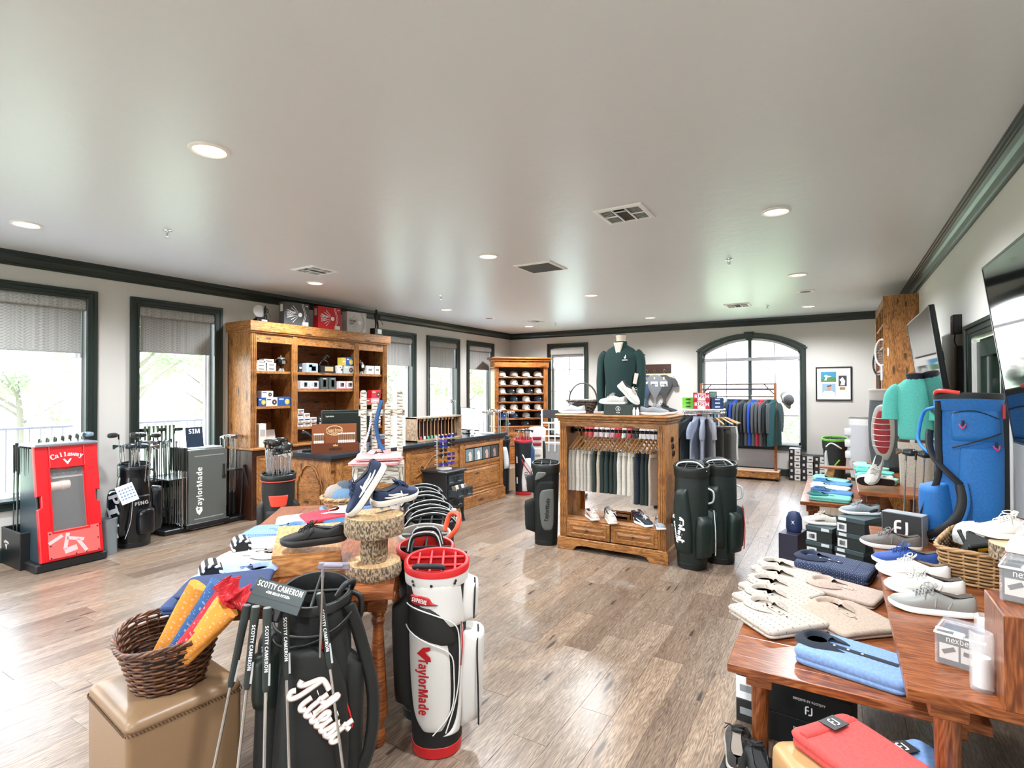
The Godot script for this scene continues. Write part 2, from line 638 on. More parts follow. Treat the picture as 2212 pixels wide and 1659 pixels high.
func windows() -> void:
	var vin:=mt("#f2f2f2",.35)
	var shade:=mt("#bdbbb7",.85,0,{"tex":noisetex(256,["#8f8f8f","#ffffff"],[.3,.7],.05,9),"uv1_scale":V(2.0,34,1),"backlight_enabled":true,"backlight":Color(.12,.12,.12)})
	W.shade=shade
	var proto: Node3D
	for k in LW.size():
		var w:=window_node(k+1,V(XL,0,LW[k]-.5375),PI/2)
		put(N().frame(-.4425,.4425,.585,2.63,CASE),"window_casing",W.trim,w)
		put(N().box(V(0,.575,-.02),V(.95,.025,.16),.006),"sill",W.trim,w)
		put(N().frame(-.405,.405,.62,2.6,[U(.04,-.17),U(.04,-.1),U(.015,-.1),U(.012,-.12),U(-.018,-.12),U(-.018,-.16)]),"window_frame",vin,w)
		put(N().box(V(0,1.61,-.14),V(.86,2.0,.006)),"pane",W.glass,w)
		var bot:=2.06 if k<3 else 2.11
		var poly:=PackedVector2Array([U(-.09,2.625),U(-.005,2.625),U(.008,2.6),U(.012,2.56),U(.004,2.525),U(-.01,2.515),U(-.09,2.515)])
		put(N().at(V(-.435,0,0),Basis(V(0,0,1),Vector3.UP,V(1,0,0))).ext(poly,.87),"blind_valance",shade,w)
		put(N().box(V(0,(2.55+bot)/2,-.045),V(.82,2.55-bot,.002)),"blind_cloth",shade,w)
		put(N().cyl(V(-.41,bot,-.045),V(.41,bot,-.045),.009),"hem_bar",mt("#8b8a88",.7),w)
		put(N().cyl(V(-.438,2.57,-.04),V(-.434,2.57,-.04),.04),"end_cap",W.black,w)
	var w:=window_node(8,V(-5.3675,0,ZB),0)
	put(N().frame(-.4225,.4225,.585,2.63,CASE),"window_casing",W.trim,w)
	put(N().frame(-.385,.385,.62,2.6,[U(.04,-.17),U(.04,-.1),U(.0,-.1),U(0,-.16)]),"window_frame",vin,w)
	put(N().box(V(0,1.61,-.14),V(.8,2.0,.006)),"pane",W.glass,w)
	var mu:=N().box(V(0,1.61,-.13),V(.02,1.97,.02))
	for y in [2.12,1.611,1.1]:
		mu.box(V(0,y,-.13),V(.77,.02,.02))
	put(mu,"muntin_grid",mt("#9a98a8",.5),w)
	put(N().at(V(-.42,0,0),Basis(V(0,0,1),Vector3.UP,V(1,0,0))).ext(PackedVector2Array([U(-.09,2.6),U(.01,2.6),U(.03,2.57),U(.03,2.5),U(.02,2.47),U(-.09,2.47)]),.84),"blind_valance",mt("#d8d6d4",.8),w)
	put(N().box(V(0,2.44,-.045),V(.78,.08,.01)),"hem_bar",mt("#9b9a9c",.8),w)
	w=window_node(9,V(-1.465,0,ZB),0)
	var b:=N()
	for k in CASE.size()-1:
		var rows:=[]
		for p in [CASE[k],CASE[k+1]]:
			var r:=PackedVector3Array([V(-.88-p.x,.585-p.x,p.y)])
			for j in 25:
				var t:=j/24.0*2-1
				r.append(V(t*(.88+p.x),arch_y(t,2.36,2.645)+p.x,p.y))
			r.append(V(.88+p.x,.585-p.x,p.y))
			rows.append(r)
		for j in 26:
			b.quad(rows[0][j],rows[0][j+1],rows[1][j+1],rows[1][j])
		b.quad(rows[0][26],rows[0][0],rows[1][0],rows[1][26])
	for sx in [-1,1]:
		b.box(V(.955*sx,2.42,.02),V(.085,.025,.05),.004)
	put(b,"window_casing",W.trim,w)
	put(N().ext(PackedVector2Array([U(-.055,2.6),U(.055,2.6),U(.075,2.74),U(-.075,2.74)]),.05,.004).box(V(0,2.752,.03),V(.18,.022,.07),.004),"keystone",W.trim,w)
	b=N().box(V(0,1.6,-.1),V(.065,2.05,.05))
	put(b,"mullion",mt("#3c474a",.4),w)
	b=N()
	for x in [-.44,.44]:
		b.box(V(x,1.58,-.12),V(.016,2.0,.02))
	for y in [1.66,1.14]:
		b.box(V(0,y,-.12),V(1.74,.016,.02))
	put(b,"muntin_grid",mt("#77707e",.5),w)
	b=N()
	for j in 24:
		var t0:=j/24.0*2-1
		var t1:=(j+1)/24.0*2-1
		var a:=V(t0*.875,arch_y(t0,2.36,2.645),-.15)
		var c:=V(t1*.875,arch_y(t1,2.36,2.645),-.15)
		b.quad(a+V(0,-.045,.05),c+V(0,-.045,.05),c+V(0,0,.05),a+V(0,0,.05))
		b.quad(a+V(0,-.045,0),c+V(0,-.045,0),c+V(0,-.045,.05),a+V(0,-.045,.05))
	for sx in [-1,1]:
		b.box(V(.86*sx,1.48,-.125),V(.04,1.8,.05))
	b.box(V(0,.61,-.125),V(1.76,.05,.05))
	put(b,"window_frame",vin,w)
	put(N().box(V(0,2.235,-.07),V(1.75,.07,.05),.01),"transom_blind",mt("#b9b6bb",.7),w)
	put(N().box(V(0,1.59,-.14),V(1.74,2.08,.006)),"pane",W.glass,w)
	for k in 2:
		w=window_node(10+k,V([-4.85,-2.15][k],0,ZN),PI)
		put(N().frame(-.75,.75,.6,2.6,CASE),"window_casing",W.trim,w)
		put(N().frame(-.71,.71,.64,2.56,[U(.04,-.17),U(.04,-.1),U(.0,-.1),U(0,-.16)]),"window_frame",vin,w)
		put(N().box(V(0,1.6,-.14),V(1.46,1.96,.006)),"pane",W.glass,w)
func tree(at: Vector3,h: float,r: float,label: String,seedn: int,lm: Material) -> void:
	var t:=thing("tree",label,"tree",at,0,"trees outside the windows")
	var q:=RandomNumberGenerator.new()
	q.seed=seedn
	var b:=N().tube([V(),V(.1,h*.3,0),V(0,h*.6,.1)],[h*.03,h*.022,h*.012],8)
	for k in 6:
		var a:=q.randf()*TAU
		b.tube([V(0,h*(.25+.06*k),0),V(cos(a)*r*.5,h*(.45+.07*k),sin(a)*r*.5)],[h*.012,h*.004],5)
	put(b,"trunk",mt("#6d6258",.9),t)
	var leaf:=N()
	leaf.quad(V(-.5,0,0),V(0,.28,.06),V(.5,0,0),V(0,-.28,.06))
	var mm:=MultiMesh.new()
	mm.transform_format=MultiMesh.TRANSFORM_3D
	mm.mesh=leaf.done()
	var N:=5000
	mm.instance_count=N
	var cl:=[]
	for k in 26:
		var d:=V(q.randfn(),q.randfn()*.75,q.randfn()).normalized()*pow(q.randf(),.4)
		cl.append([V(d.x*r,h*.62+d.y*h*.38,d.z*r),r*q.randf_range(.22,.4)])
	for k in N:
		var c: Array=cl[q.randi() % 26]
		var d:=V(q.randfn(),q.randfn()*.8,q.randfn()).normalized()*pow(q.randf(),.35)
		var s: float=r*q.randf_range(.05,.1)
		mm.set_instance_transform(k,T3(Basis.from_euler(V(q.randf()*TAU,q.randf()*TAU,q.randf()*TAU)).scaled(Vector3.ONE*s),c[0]+d*c[1]))
	var o:=MultiMeshInstance3D.new()
	o.multimesh=mm
	o.material_override=lm
	o.name="foliage"
	o.set_meta("kind","stuff")
	t.add_child(o)
func outside() -> void:
	struct("ground",N().box(V(-25,-1.25,-15),V(140,.1,150)),mt("#b9c49a",.9))
	struct("terrace",N().box(V(-8.6,-.3,-6),V(2.95,.3,26),.01),mt("#dcd8d4",.8))
	var g1:=mt("#8fa676",.8,0,{"cull_mode":2,"backlight_enabled":true,"backlight":Color(.5,.55,.35)})
	var g2:=mt("#9db489",.8,0,{"cull_mode":2,"backlight_enabled":true,"backlight":Color(.5,.55,.4)})
	var T:=[[-31,-3.0,4.4,3.0,0],[-30,-9.0,5.6,3.2,1],[-38,-6,4.6,3.0,0],[-22,-9.5,7.6,3.4,1],[-24,-14.5,6.2,3.2,0],[-21,-22,6.0,2.8,1],[-20,-27,6.6,3.0,0],[-22,-34,5.6,2.8,1],[-18,-31,3.4,2.2,0]]
	var L:=["pale round tree far beyond the railing in the nearest window","tall pale tree at the far jamb of the nearest window","small hazy tree between the two trees in the nearest window","large leafy tree close beyond the railing in the second window","bushy pale tree behind the large tree in the second window","sunlit tree beside the bookcase window","slender sunlit tree in the window beside the counter","sunlit tree in the last window before the corner","low round shrub under the tree of the last window"]
	for k in T.size():
		var p: Array=T[k]
		tree(V(p[0],-1.2,p[1]),p[2],p[3],L[k],40+k,g1 if p[4]==0 else g2)
	tree(V(.4,-1.2,-16.2),3.2,2.0,"dense pale green shrub outside the arched window",60,g2)
	tree(V(-7.5,-1.2,-26),4.0,2.6,"faint pale tree outside the small window on the far wall",61,g1)
	var rail:=thing("terrace_railing","thin dark metal railing with ball-topped posts along the terrace outside the windows","railing",V(-9.85,0,0))
	var rm:=mt("#4a4650",.5)
	put(N().box(V(0,1.12,-5),V(.04,.03,20)),"top_rail",rm,rail)
	put(N().box(V(0,-.03,-5),V(.03,.03,20)),"bottom_rail",rm,rail)
	for k in 10:
		put(N().box(V(0,.52,4.2-k*2.0),V(.075,1.34,.075)).at(V(0,1.19,4.2-k*2.0)).lathe([U(.05,0),U(.05,.02),U(.02,.03),U(.035,.06),U(.03,.08),U(0,.095)],10),"post",rm,rail)
	for k in 150:
		put(N().cyl(V(0,-.03,4.1-k*.128),V(0,1.11,4.1-k*.128),.008,.008,5),"baluster",rm,rail)
func ceiling_things() -> void:
	var rows:=[-1.73,-4.58,-7.26,-10.13]
	var glow:=mt("#ffffff",.6,0,{"emission_enabled":true,"emission":Color(1,.93,.84),"emission_energy_multiplier":2.2})
	var rim:=mt("#f2ece6",.35)
	var px:=["beside the left wall","along the middle of the ceiling","near the right wall"]
	var pz:=["nearest row","second row","third row","row by the far wall"]
	for r in 5:
		for c in 3:
			var z: float=1.1 if r==4 else rows[r]
			var x: float=[-5.655,-3.03,-.39][c]
			var t:=thing("recessed_light","round recessed ceiling light %s, %s" % [px[c],pz[r] if r<4 else "behind the viewer"],"light",V(x,HC,z),0,"recessed ceiling lights")
			put(N().lathe([U(.082,-.003),U(.088,-.012),U(.104,-.008),U(.108,-.001),U(.108,0)],28),"trim_ring",rim,t)
			put(N().lathe([U(.082,-.004),U(0,-.006)],24),"light_lens",glow,t)
			var l:=SpotLight3D.new()
			l.name="lamp"
			l.light_color=Color(.96,.98,1.0)
			l.light_energy=LIGHT
			l.light_size=.08
			l.spot_range=20
			l.spot_attenuation=2
			l.spot_angle=78
			l.spot_angle_attenuation=.6
			l.rotation.x=-PI/2
			l.shadow_enabled=true
			l.position=V(0,-.03,0)
			t.add_child(l)
	for k in 2:
		var t:=thing("ceiling_speaker",["flat round speaker grille in the ceiling over the far left windows","flat round speaker grille in the ceiling near the wall cabinet"][k],"speaker",V([-5.64,-.37][k],HC,-8.55),0,"ceiling speakers")
		put(N().lathe([U(.12,0),U(.12,-.006),U(.108,-.01)],28),"trim_ring",rim,t)
		put(N().lathe([U(.106,-.007),U(.05,-.012),U(0,-.013)],24),"grille",mt("#77716c",.7),t)
	var V:=[[-1.4,-4.03,0,"square supply vent with louvred sides nearest the viewer"],[-2.81,-5.3,1,"plain dark return-air grille in the middle of the ceiling"],[-5.06,-4.1,0,"square supply vent above the tall bookcase"],[-1.37,-9.38,0,"square supply vent in front of the arched window"],[-5.09,-9.4,0,"square supply vent near the far left corner"]]
	for q in V:
		var t:=thing("ceiling_vent",q[3],"vent",V(q[0],HC,q[1]),0,"ceiling vents")
		var s:=.155 if q[2]==0 else .19
		var b:=N().at(V(),Basis(Vector3.RIGHT,PI/2)).frame(-s,s,-s,s,[U(0,.004),U(0,.014),U(.008,.016),U(.032,.008),U(.034,0)])
		put(b,"frame",mt("#f1f0ee",.5),t)
		put(N().box(V(0,-.003,0),V(2*s,.004,2*s)),"duct",mt("#3a3836",.9),t)
		if q[2]==1:
			for k in 16:
				put(N().box(V(0,-.01,(k-7.5)*.0235),V(2*s,.002,.016),0,Basis(Vector3.RIGHT,.9)),"slat",mt("#8f8d8b",.6),t)
		else:
			put(N().box(V(-s/3,-.009,0),V(.012,.01,2*s)).box(V(s/3,-.009,0),V(.012,.01,2*s)).box(V(-s*.67,-.009,0),V(s*.66,.01,.012)).box(V(s*.67,-.009,0),V(s*.66,.01,.012)),"divider",mt("#f1f0ee",.5),t)
			put(N().box(V(0,-.008,s*.5),V(s*.62,.003,s*.9),0,Basis(Vector3.RIGHT,.25)),"baffle",mt("#cfccc8",.5),t)
			for sx in [-1,1]:
				for k in 12:
					put(N().box(V(sx*(s*.7+.005),-.009,(k-5.5)*.0245),V(s*.56,.002,.01),0,Basis(Vector3.RIGHT,.5)),"slat",mt("#e7e5e2",.5),t)
	var S:=[[-4.852,-2.416,"nearest fire sprinkler, above the floor by the left windows"],[-.96,-6.02,"fire sprinkler between the return grille and the right wall"],[-4.874,-6.138,"fire sprinkler above the service counter"],[-.968,-9.688,"fire sprinkler in front of the arched window"],[-4.897,-9.874,"fire sprinkler near the far left corner"]]
	for q in S:
		var t:=thing("fire_sprinkler",q[2],"sprinkler",V(q[0],HC,q[1]),0,"fire sprinklers")
		put(N().lathe([U(.035,0),U(.034,-.006),U(.012,-.009),U(.01,-.02)],16),"escutcheon",W.chrome,t)
		put(N().tube([V(-.012,-.018,0),V(-.014,-.04,0),V(0,-.056,0)],.003,6).tube([V(.012,-.018,0),V(.014,-.04,0),V(0,-.056,0)],.003,6).cyl(V(0,-.02,0),V(0,-.05,0),.003),"yoke",W.steel,t)
		put(N().lathe([U(.016,-.056),U(.016,-.058),U(0,-.06)],12),"deflector",W.steel,t)
func bag_pt(P: Dictionary,deg: float,y: float,off:=.0) -> Vector3:
	var t:=clampf(y/P.h,0,1.1)
	var hw: float=lerpf(P.w0,P.w1,t)/2.0
	var hd: float=lerpf(P.d0,P.d1,t)/2.0
	var a:=deg_to_rad(deg)
	var p: float=P.get("p",2.5)
	var r:=1.0/pow(pow(absf(sin(a))/hw,p)+pow(absf(cos(a))/hd,p),1.0/p)
	return V(sin(a)*(r+off),y,cos(a)*(r+off))
func bag_ring(P: Dictionary,y: float,off:=.0,tilt:=.0,n:=40) -> PackedVector3Array:
	var o:=PackedVector3Array()
	for k in n:
		var a:=360.0*k/n
		o.append(bag_pt(P,a,y,off)+V(0,-tilt*cos(deg_to_rad(a)),0))
	return o
func make_bag(P: Dictionary,label: String,at: Vector3,turn: float,group:="") -> Node3D:
	var t:=thing("golf_bag",label,"golf bag",at,turn,group)
	var h: float=P.h
	var yc: float=P.get("yc",h*.86)
	var tl: float=P.get("tilt",.02)
	put(N().loft([bag_ring(P,0,-.012),bag_ring(P,.006,.0),bag_ring(P,.05,.002),bag_ring(P,.055,-.004)],3,[1,2]),"base",P.base,t)
	put(N().loft([bag_ring(P,.05),bag_ring(P,yc*.35,P.get("belly",.0)),bag_ring(P,yc*.7,P.get("belly",.0)),bag_ring(P,yc)],1),"body",P.body,t)
	var e: float=P.get("flare",.006)
	put(N().loft([bag_ring(P,yc,.001),bag_ring(P,yc+.006,e,tl*.5),bag_ring(P,h-.035,e+.002,tl)],0),"collar",P.collar,t)
	put(N().loft([bag_ring(P,h-.036,e+.003,tl),bag_ring(P,h-.008,e+.004,tl),bag_ring(P,h,e-.004,tl),bag_ring(P,h-.004,e-.014,tl),bag_ring(P,h-.09,e-.018,tl),bag_ring(P,.06,-.012)],2,[3]),"rim",P.rim,t)
	var dv:=N()
	var nx: int=P.get("nx",3)
	var nz: int=P.get("nz",4)
	for k in range(1,nx):
		var x: float=(float(k)/nx-.5)*P.w1
		var z: float=sqrt(maxf(.02,1-pow(x/P.w1*2,2)))*P.d1/2-.01
		dv.quad(V(x,h-.09,-z),V(x,h-.09,z),V(x,h-.018-tl*z/P.d1*2,z),V(x,h-.018+tl*z/P.d1*2,-z))
		dv.tube([V(x,h-.014+tl*z/P.d1*2,-z),V(x,h-.014-tl*z/P.d1*2,z)],.007,6)
	for k in range(1,nz):
		var z: float=(float(k)/nz-.5)*P.d1
		var x: float=sqrt(maxf(.02,1-pow(z/P.d1*2,2)))*P.w1/2-.01
		var y: float=h-.014-tl*z/P.d1*2
		dv.quad(V(-x,h-.09,z),V(x,h-.09,z),V(x,y,z),V(-x,y,z))
		dv.tube([V(-x,y,z),V(x,y,z)],.007,6)
	put(dv,"divider",P.get("div",P.rim),t)
	return t
func bag_patch(t: Node3D,P: Dictionary,called: String,m: Material,prof: Array,bulge:=.003,sub:=4,pw:=4.0,lift:=.0) -> MeshInstance3D:
	var pr:=[]
	for q in prof:
		pr.append(V(q[0],q[1],q[2]))
	var rows:=[]
	var path:=crom(pr,sub)
	for r in path.size():
		var q: Vector3=path[r]
		var v:=float(r)/(path.size()-1)*2-1
		var row:=PackedVector3Array()
		for c in 13:
			var s:=sin((c/12.0-.5)*PI)
			var edge:=(1-pow(absf(s),pw))*(1-pow(absf(v),pw*2.0))
			row.append(bag_pt(P,lerpf(q.y,q.z,s*.5+.5),q.x,-.002+lift+(bulge+.004)*pow(edge,.6)))
		rows.append(row)
	return put(N().grid(rows,false),called,m,t)
func bag_line(t: Node3D,P: Dictionary,called: String,m: Material,pts: Array,r:=.003,off:=.004,flat:=1.0) -> MeshInstance3D:
	var q:=[]
	for p in pts:
		q.append(V(p[0],p[1],p[2] if p.size()>2 else off))
	var path:=[]
	for p in crom(q,5):
		path.append(bag_pt(P,p.x,p.y,p.z))
	return put(N().tube(path,r,6,true,flat,V(.3,.2,1)),called,m,t)
func bag_text(t: Node3D,P: Dictionary,s: String,deg: float,y: float,h: float,m: Material,rot:=.0,w:=.0,off:=.008,font:="Droid Sans",slant:=.0) -> void:
	var p:=bag_pt(P,deg,y,off)
	var d:=bag_pt(P,deg+4,y)-bag_pt(P,deg-4,y)
	var nrm:=V(-d.z,0,d.x).normalized()
	if nrm.dot(V(p.x,0,p.z))<0:
		nrm=-nrm
	txt(t,s,h,m,T3(face(nrm)*Basis(V(0,0,1),rot),p),w,font,true,slant)
func bag_handle(t: Node3D,P: Dictionary,m: Material,deg: float,y0: float,y1: float,out:=.05,r:=.012) -> void:
	bag_line(t,P,"handle",m,[[deg,y0,.0],[deg,lerpf(y0,y1,.2),out],[deg,lerpf(y0,y1,.8),out],[deg,y1,.0]],r)
func make_club(kind: String,L: float,label: String,group:="",headm: Material = null,gripm: Material = null,shaftm: Material = null) -> Node3D:
	var t:=thing("golf_club",label,"golf club",V(),0,group)
	put(N().cyl(V(0,.2,0),V(0,L,0),.0065,.0048,8),"shaft",shaftm if shaftm else W.steel,t)
	put(N().lathe([U(0,0),U(.013,.002),U(.0135,.012),U(.012,.03),U(.009,.27),U(.0066,.275)],10),"grip",gripm if gripm else W.rubber,t)
	var b:=N()
	match kind:
		"iron":
			b.cyl(V(0,L-.07,0),V(0,L+.002,0),.0075,.0085,8)
			b.at(V(0,L,-.006)).ext(v2([-.008,-.012,.01,-.012,.03,-.002,.07,-.028,.082,-.02,.084,.014,.07,.024,.02,.014,-.006,.01]),.016,.004)
		"wood":
			b.cyl(V(0,L-.05,0),V(0,L+.005,0),.0075,.008,8)
			b.at(V(.045,L-.012,.03)).lathe([U(0,-.016),U(.03,-.014),U(.052,-.004),U(.056,.012),U(.05,.03),U(.03,.038),U(0,.04)],18,1.0,.85)
		"blade":
			b.cyl(V(0,L-.03,0),V(0,L+.005,0),.006,.006,8)
			b.box(V(.04,L+.012,0),V(.115,.026,.014),.004).box(V(.04,L+.018,.012),V(.07,.012,.02),.004)
		"mallet":
			b.cyl(V(0,L-.02,0),V(0,L+.006,0),.006,.006,8)
			b.at(V(.03,L+.018,.03),Basis(Vector3.RIGHT,PI)).lathe([U(0,-.01),U(.05,-.01),U(.055,0),U(.05,.012),U(0,.014)],20)
	put(b,"head",headm if headm else W.chrome,t)
	return t
func stand(protos: Array,at: Vector3,items: Array,labels: Array) -> void:
	for k in items.size():
		var q: Array=items[k]
		var pr: Node3D=protos[q[0]]
		var c: Node3D=pr if not pr.has_meta("used") else dup(pr,V(),0)
		pr.set_meta("used",1)
		c.transform=T3(Basis(V(0,0,-1),q[5])*Basis(V(1,0,0),q[6])*Basis(Vector3.UP,q[4]),at+V(q[1],q[2],q[3]))
		if labels.size():
			c.set_meta("label",labels[mini(k,labels.size()-1)])
const FOOT:=[[0,.006],[.015,.022],[.06,.032],[.15,.036],[.3,.036],[.45,.039],[.6,.046],[.72,.049],[.82,.047],[.9,.04],[.96,.028],[.99,.014],[1,.004]]
func curve(tab: Array,t: float) -> float:
	for k in tab.size()-1:
		if t<=tab[k+1][0]:
			var s: float=(t-tab[k][0])/maxf(tab[k+1][0]-tab[k][0],1e-6)
			return lerpf(tab[k][1],tab[k+1][1],s)
	return tab[-1][1]
func shoe_ring(P: Dictionary,t: float,grow:=.0) -> PackedVector3Array:
	var L: float=P.get("L",.29)
	var k: float=P.get("k",1.0)
	var hw:=curve(FOOT,t)*k+grow
	var H:=curve(P.get("H",[[0,.075],[.05,.088],[.15,.078],[.28,.07],[.4,.084],[.48,.092],[.6,.08],[.72,.066],[.85,.056],[.95,.048],[1,.036]]),t)+grow
	var y0: float=P.get("y0",.022)
	var g:=smoothstep(.4,.52,t)
	var heel:=1.0-smoothstep(.0,.1,t)
	var open:=lerpf(.68,.42,smoothstep(.05,.5,t))
	if t>.5: open=.42
	var inn:=lerpf(y0+.012,H+.002,g)
	var bend: float=P.get("bend",.008)*sin(t*PI)*P.get("side",1)
	var half:=[]
	for s in [[1.0,.0],[1.05,.25],[1.02,.55],[.9,.82]]:
		half.append(U(hw*s[0],lerpf(y0,H,s[1])))
	half.append(U(hw*open*1.1,H*.985))
	half.append(U(hw*(open-.02),lerpf(H,H*.995+.002,g)))
	half.append(U(hw*(open-.1),lerpf(H-.01,H+.002,g)))
	half.append(U(hw*lerpf(open-.08,.25,g),lerpf(inn+.01,H+.003,g)))
	half.append(U(hw*.1,lerpf(inn,H+.004,g)))
	var o:=PackedVector3Array()
	for q in half:
		o.append(V(q.x+bend,q.y,t*L))
	half.reverse()
	for q in half:
		o.append(V(-q.x+bend,q.y,t*L))
	return o
func make_shoe(P: Dictionary,label: String,at: Vector3,turn: float,group:="",tip:=Vector3()) -> Node3D:
	var t:=thing("shoe",label,"shoe",at,0,group)
	t.transform=T3(Basis(Vector3.UP,turn)*Basis.from_euler(tip),at)
	var L: float=P.get("L",.29)
	var y0: float=P.get("y0",.022)
	var rings:=[]
	for s in [.0,.015,.05,.1,.18,.27,.36,.42,.46,.5,.56,.63,.7,.77,.84,.9,.95,.985,1.0]:
		rings.append(shoe_ring(P,s))
	put(N().loft(rings,3),"upper",P.up,t)
	var lay:=[]
	var k: float=P.get("k",1.0)
	for q in [[.88,.0],[1.04,.004],[1.1,y0*.6],[1.06,y0+.004],[.9,y0+.005]]:
		var ring:=PackedVector3Array()
		for j in 44:
			var a:=TAU*j/44
			var s:=.5-.5*cos(a)
			var hw: float=curve(FOOT,s)*k*q[0]+.002
			var zz: float=(s-.5)*(1.0+(q[0]-1.0)*.35)+.5
			ring.append(V(hw*(1 if a<PI else -1)+P.get("bend",.008)*sin(s*PI)*P.get("side",1),q[1]+(1.0 if q[1]<y0 else .6)*(.014*pow(maxf(0,(s-.7)/.3),2.0)+.004*pow(1-s,6.0)),zz*L))
		lay.append(ring)
	put(N().loft(lay,3,[1]),"sole",P.sole,t)
	if P.has("out"):
		put(N().loft([lay[0],lay[1]],1),"outsole",P.out,t).position.y=-.001
	if P.has("lace"):
		var b:=N()
		for j in 5:
			var s:=.5+j*.042
			var r:=shoe_ring(P,s,.003)
			var r2:=shoe_ring(P,s+.035,.003)
			b.tube([r[4],r[6]+V(0,.004,0),r[8].lerp(r2[9],.5)+V(0,.005,0),r2[11]+V(0,.004,0),r2[13]],.0028,5)
			b.tube([r[13],r[11]+V(0,.004,0),r[9].lerp(r2[8],.5)+V(0,.007,0),r2[6]+V(0,.004,0),r2[4]],.0028,5)
		var q:=shoe_ring(P,.5,.01)
		for sx in [-1,1]:
			b.tube(crom([q[8],q[8]+V(.02*sx,.012,.0),q[8]+V(.042*sx,.004,.015),q[8]+V(.025*sx,0,.02),q[8]],3),.0022,5)
			b.tube([q[8],q[8]+V(.025*sx,-.002,.03),q[8]+V(.045*sx,-.03,.035)],.0022,5)
		put(b,"lace",P.lace,t)
	var tg:=[]
	for j in 5:
		var s:=.62-j*.045
		var r:=shoe_ring(P,maxf(s,.5),.002)
		var y: float=r[8].y+maxf(0,.5-s)*.35
		tg.append(PackedVector3Array([V(-.02,y-.004,s*L),V(-.012,y,s*L),V(.012,y,s*L),V(.02,y-.004,s*L),V(.01,y-.006,s*L-.002),V(-.01,y-.006,s*L-.002)]))
	put(N().loft(tg,3),"tongue",P.get("tongue",P.up),t)
	put(N().loft([shoe_lining(P,.02),shoe_lining(P,.06),shoe_lining(P,.2),shoe_lining(P,.4),shoe_lining(P,.47)],0),"lining",P.get("in",W.black),t)
	for m in P.get("marks",[]):
		for sx in m[2]:
			var up:=[]
			for q in crom(m[1],4):
				var r:=shoe_ring(P,q.x,.0015)
				var a: Vector3=r[0] if sx>0 else r[17]
				var c: Vector3=r[3] if sx>0 else r[14]
				var e: Vector3=r[1] if sx>0 else r[16]
				up.append(a.lerp(c,q.y)+(e-a.lerp(c,.3))*.9*sin(q.y*PI)+V(.001*sx,0,0))
			var rad:=[]
			for j in up.size():
				rad.append(m[3]*(.35+.65*sin(PI*(j+.5)/up.size())))
			put(N().tube(up,rad,6,true,.25,V(sx,0,0)),"stripe",m[0],t)
	return t
func shoe_lining(P: Dictionary,s: float) -> PackedVector3Array:
	var r:=shoe_ring(P,s,.0)
	var o:=PackedVector3Array()
	for j in range(4,14):
		o.append(r[j]+V(0,.0015,0))
	return o
func make_shirt(P: Dictionary,label: String,at: Vector3,turn: float,group:="") -> Node3D:
	var t:=thing("folded_shirt",label,"shirt",at,turn,group)
	var w: float=P.get("w",.25)
	var d: float=P.get("d",.34)
	var h: float=P.get("h",.035)
	var sd: float=P.get("seed",1.0)*13.7
	var flat: PackedVector2Array=rrect(w,d,.03,5)
	var base:=PackedVector2Array()
	for k in flat.size():
		var a:=flat[k]
		var c:=flat[(k+1) % flat.size()]
		var n:=maxi(1,int(a.distance_to(c)/.03))
		for j in n:
			base.append(a.lerp(c,float(j)/n))
	var rings:=[]
	for q in [[.93,.0],[1.0,.12],[1.01,.3],[.975,.4],[.97,.44],[1.0,.52],[1.015,.75],[.98,.95],[.93,1.0],[.8,1.02],[.62,1.02],[.42,1.02],[.2,1.02],[.02,1.02]]:
		var ring:=PackedVector3Array()
		for p in base:
			var x: float=p.x*q[0]
			var z: float=p.y*q[0]
			var wob: float=noise.get_noise_3d(x*90+sd,q[1]*40,z*60+sd)*.012
			var top: float=noise.get_noise_2d(x*220+sd,z*50+x*120)*.012*q[1]
			ring.append(V(x+wob*p.x/w*2,maxf(.0,h*q[1]*(1.0-.25*clampf(z/d+.2,0,1))+top*(1.0 if q[1]>.5 else .3)),z+wob*p.y/d*2))
		rings.append(ring)
	put(N().loft(rings,3),"body",P.m,t)
	if P.get("collar",true):
		var cm: Material=P.get("cm",P.m)
		var rows:=[]
		for j in 23:
			var a:=deg_to_rad(lerpf(-158,158,j/22.0))
			var e:=pow(absf(j-11)/11.0,3.0)
			var c:=V(sin(a)*.062,h,-d/2+.055-cos(a)*.05)
			var o:=V(sin(a),0,-cos(a))
			rows.append(PackedVector3Array([c-o*.012+V(0,.004,0),c-o*.004+V(0,.02,0),c+o*.006+V(0,.026,0),c+o*.022+V(0,.014,0),c+o*(.034+.018*e)+V(0,.005,.02*e),c+o*(.03+.018*e)+V(0,.001,.02*e)]))
		put(N().grid(rows,false),"collar",cm,t)
		put(N().at(V(0,h+.0012,-d/2+.06)).lathe([U(.05,.003),U(0,.003)],16,1.0,.85),"neck",P.get("nm",mt("#3a3a3c",.9)),t)
		var pl:=[]
		for j in 9:
			var z:=lerpf(-d/2+.1,d/2-.04 if P.get("long",false) else .04,j/8.0)
			var y:=h*(1.02-.25*clampf(z/d+.2,0,1))+noise.get_noise_2d(sd,z*50)*.012+.003
			pl.append(PackedVector3Array([V(-.014,y-.004,z),V(-.014,y,z),V(.014,y,z),V(.014,y-.004,z)]))
		put(N().loft(pl,3),"placket",cm,t)
		for j in 3:
			put(N().at(V(0,h*1.02+.003-h*.25*clampf((-d/2+.12+j*.05)/d+.2,0,1)+noise.get_noise_2d(sd,(-d/2+.12+j*.05)*50)*.012,-d/2+.12+j*.05)).lathe([U(.005,0),U(.005,.002),U(0,.0022)],8),"button",P.get("bm",W.white),t)
	if P.has("tagm"):
		put(N().box(V(.03,h+.006,-d/2+.075),V(.02,.001,.055),0,Basis(Vector3.UP,.3)),"swing_tag",P.tagm,t)
	return t
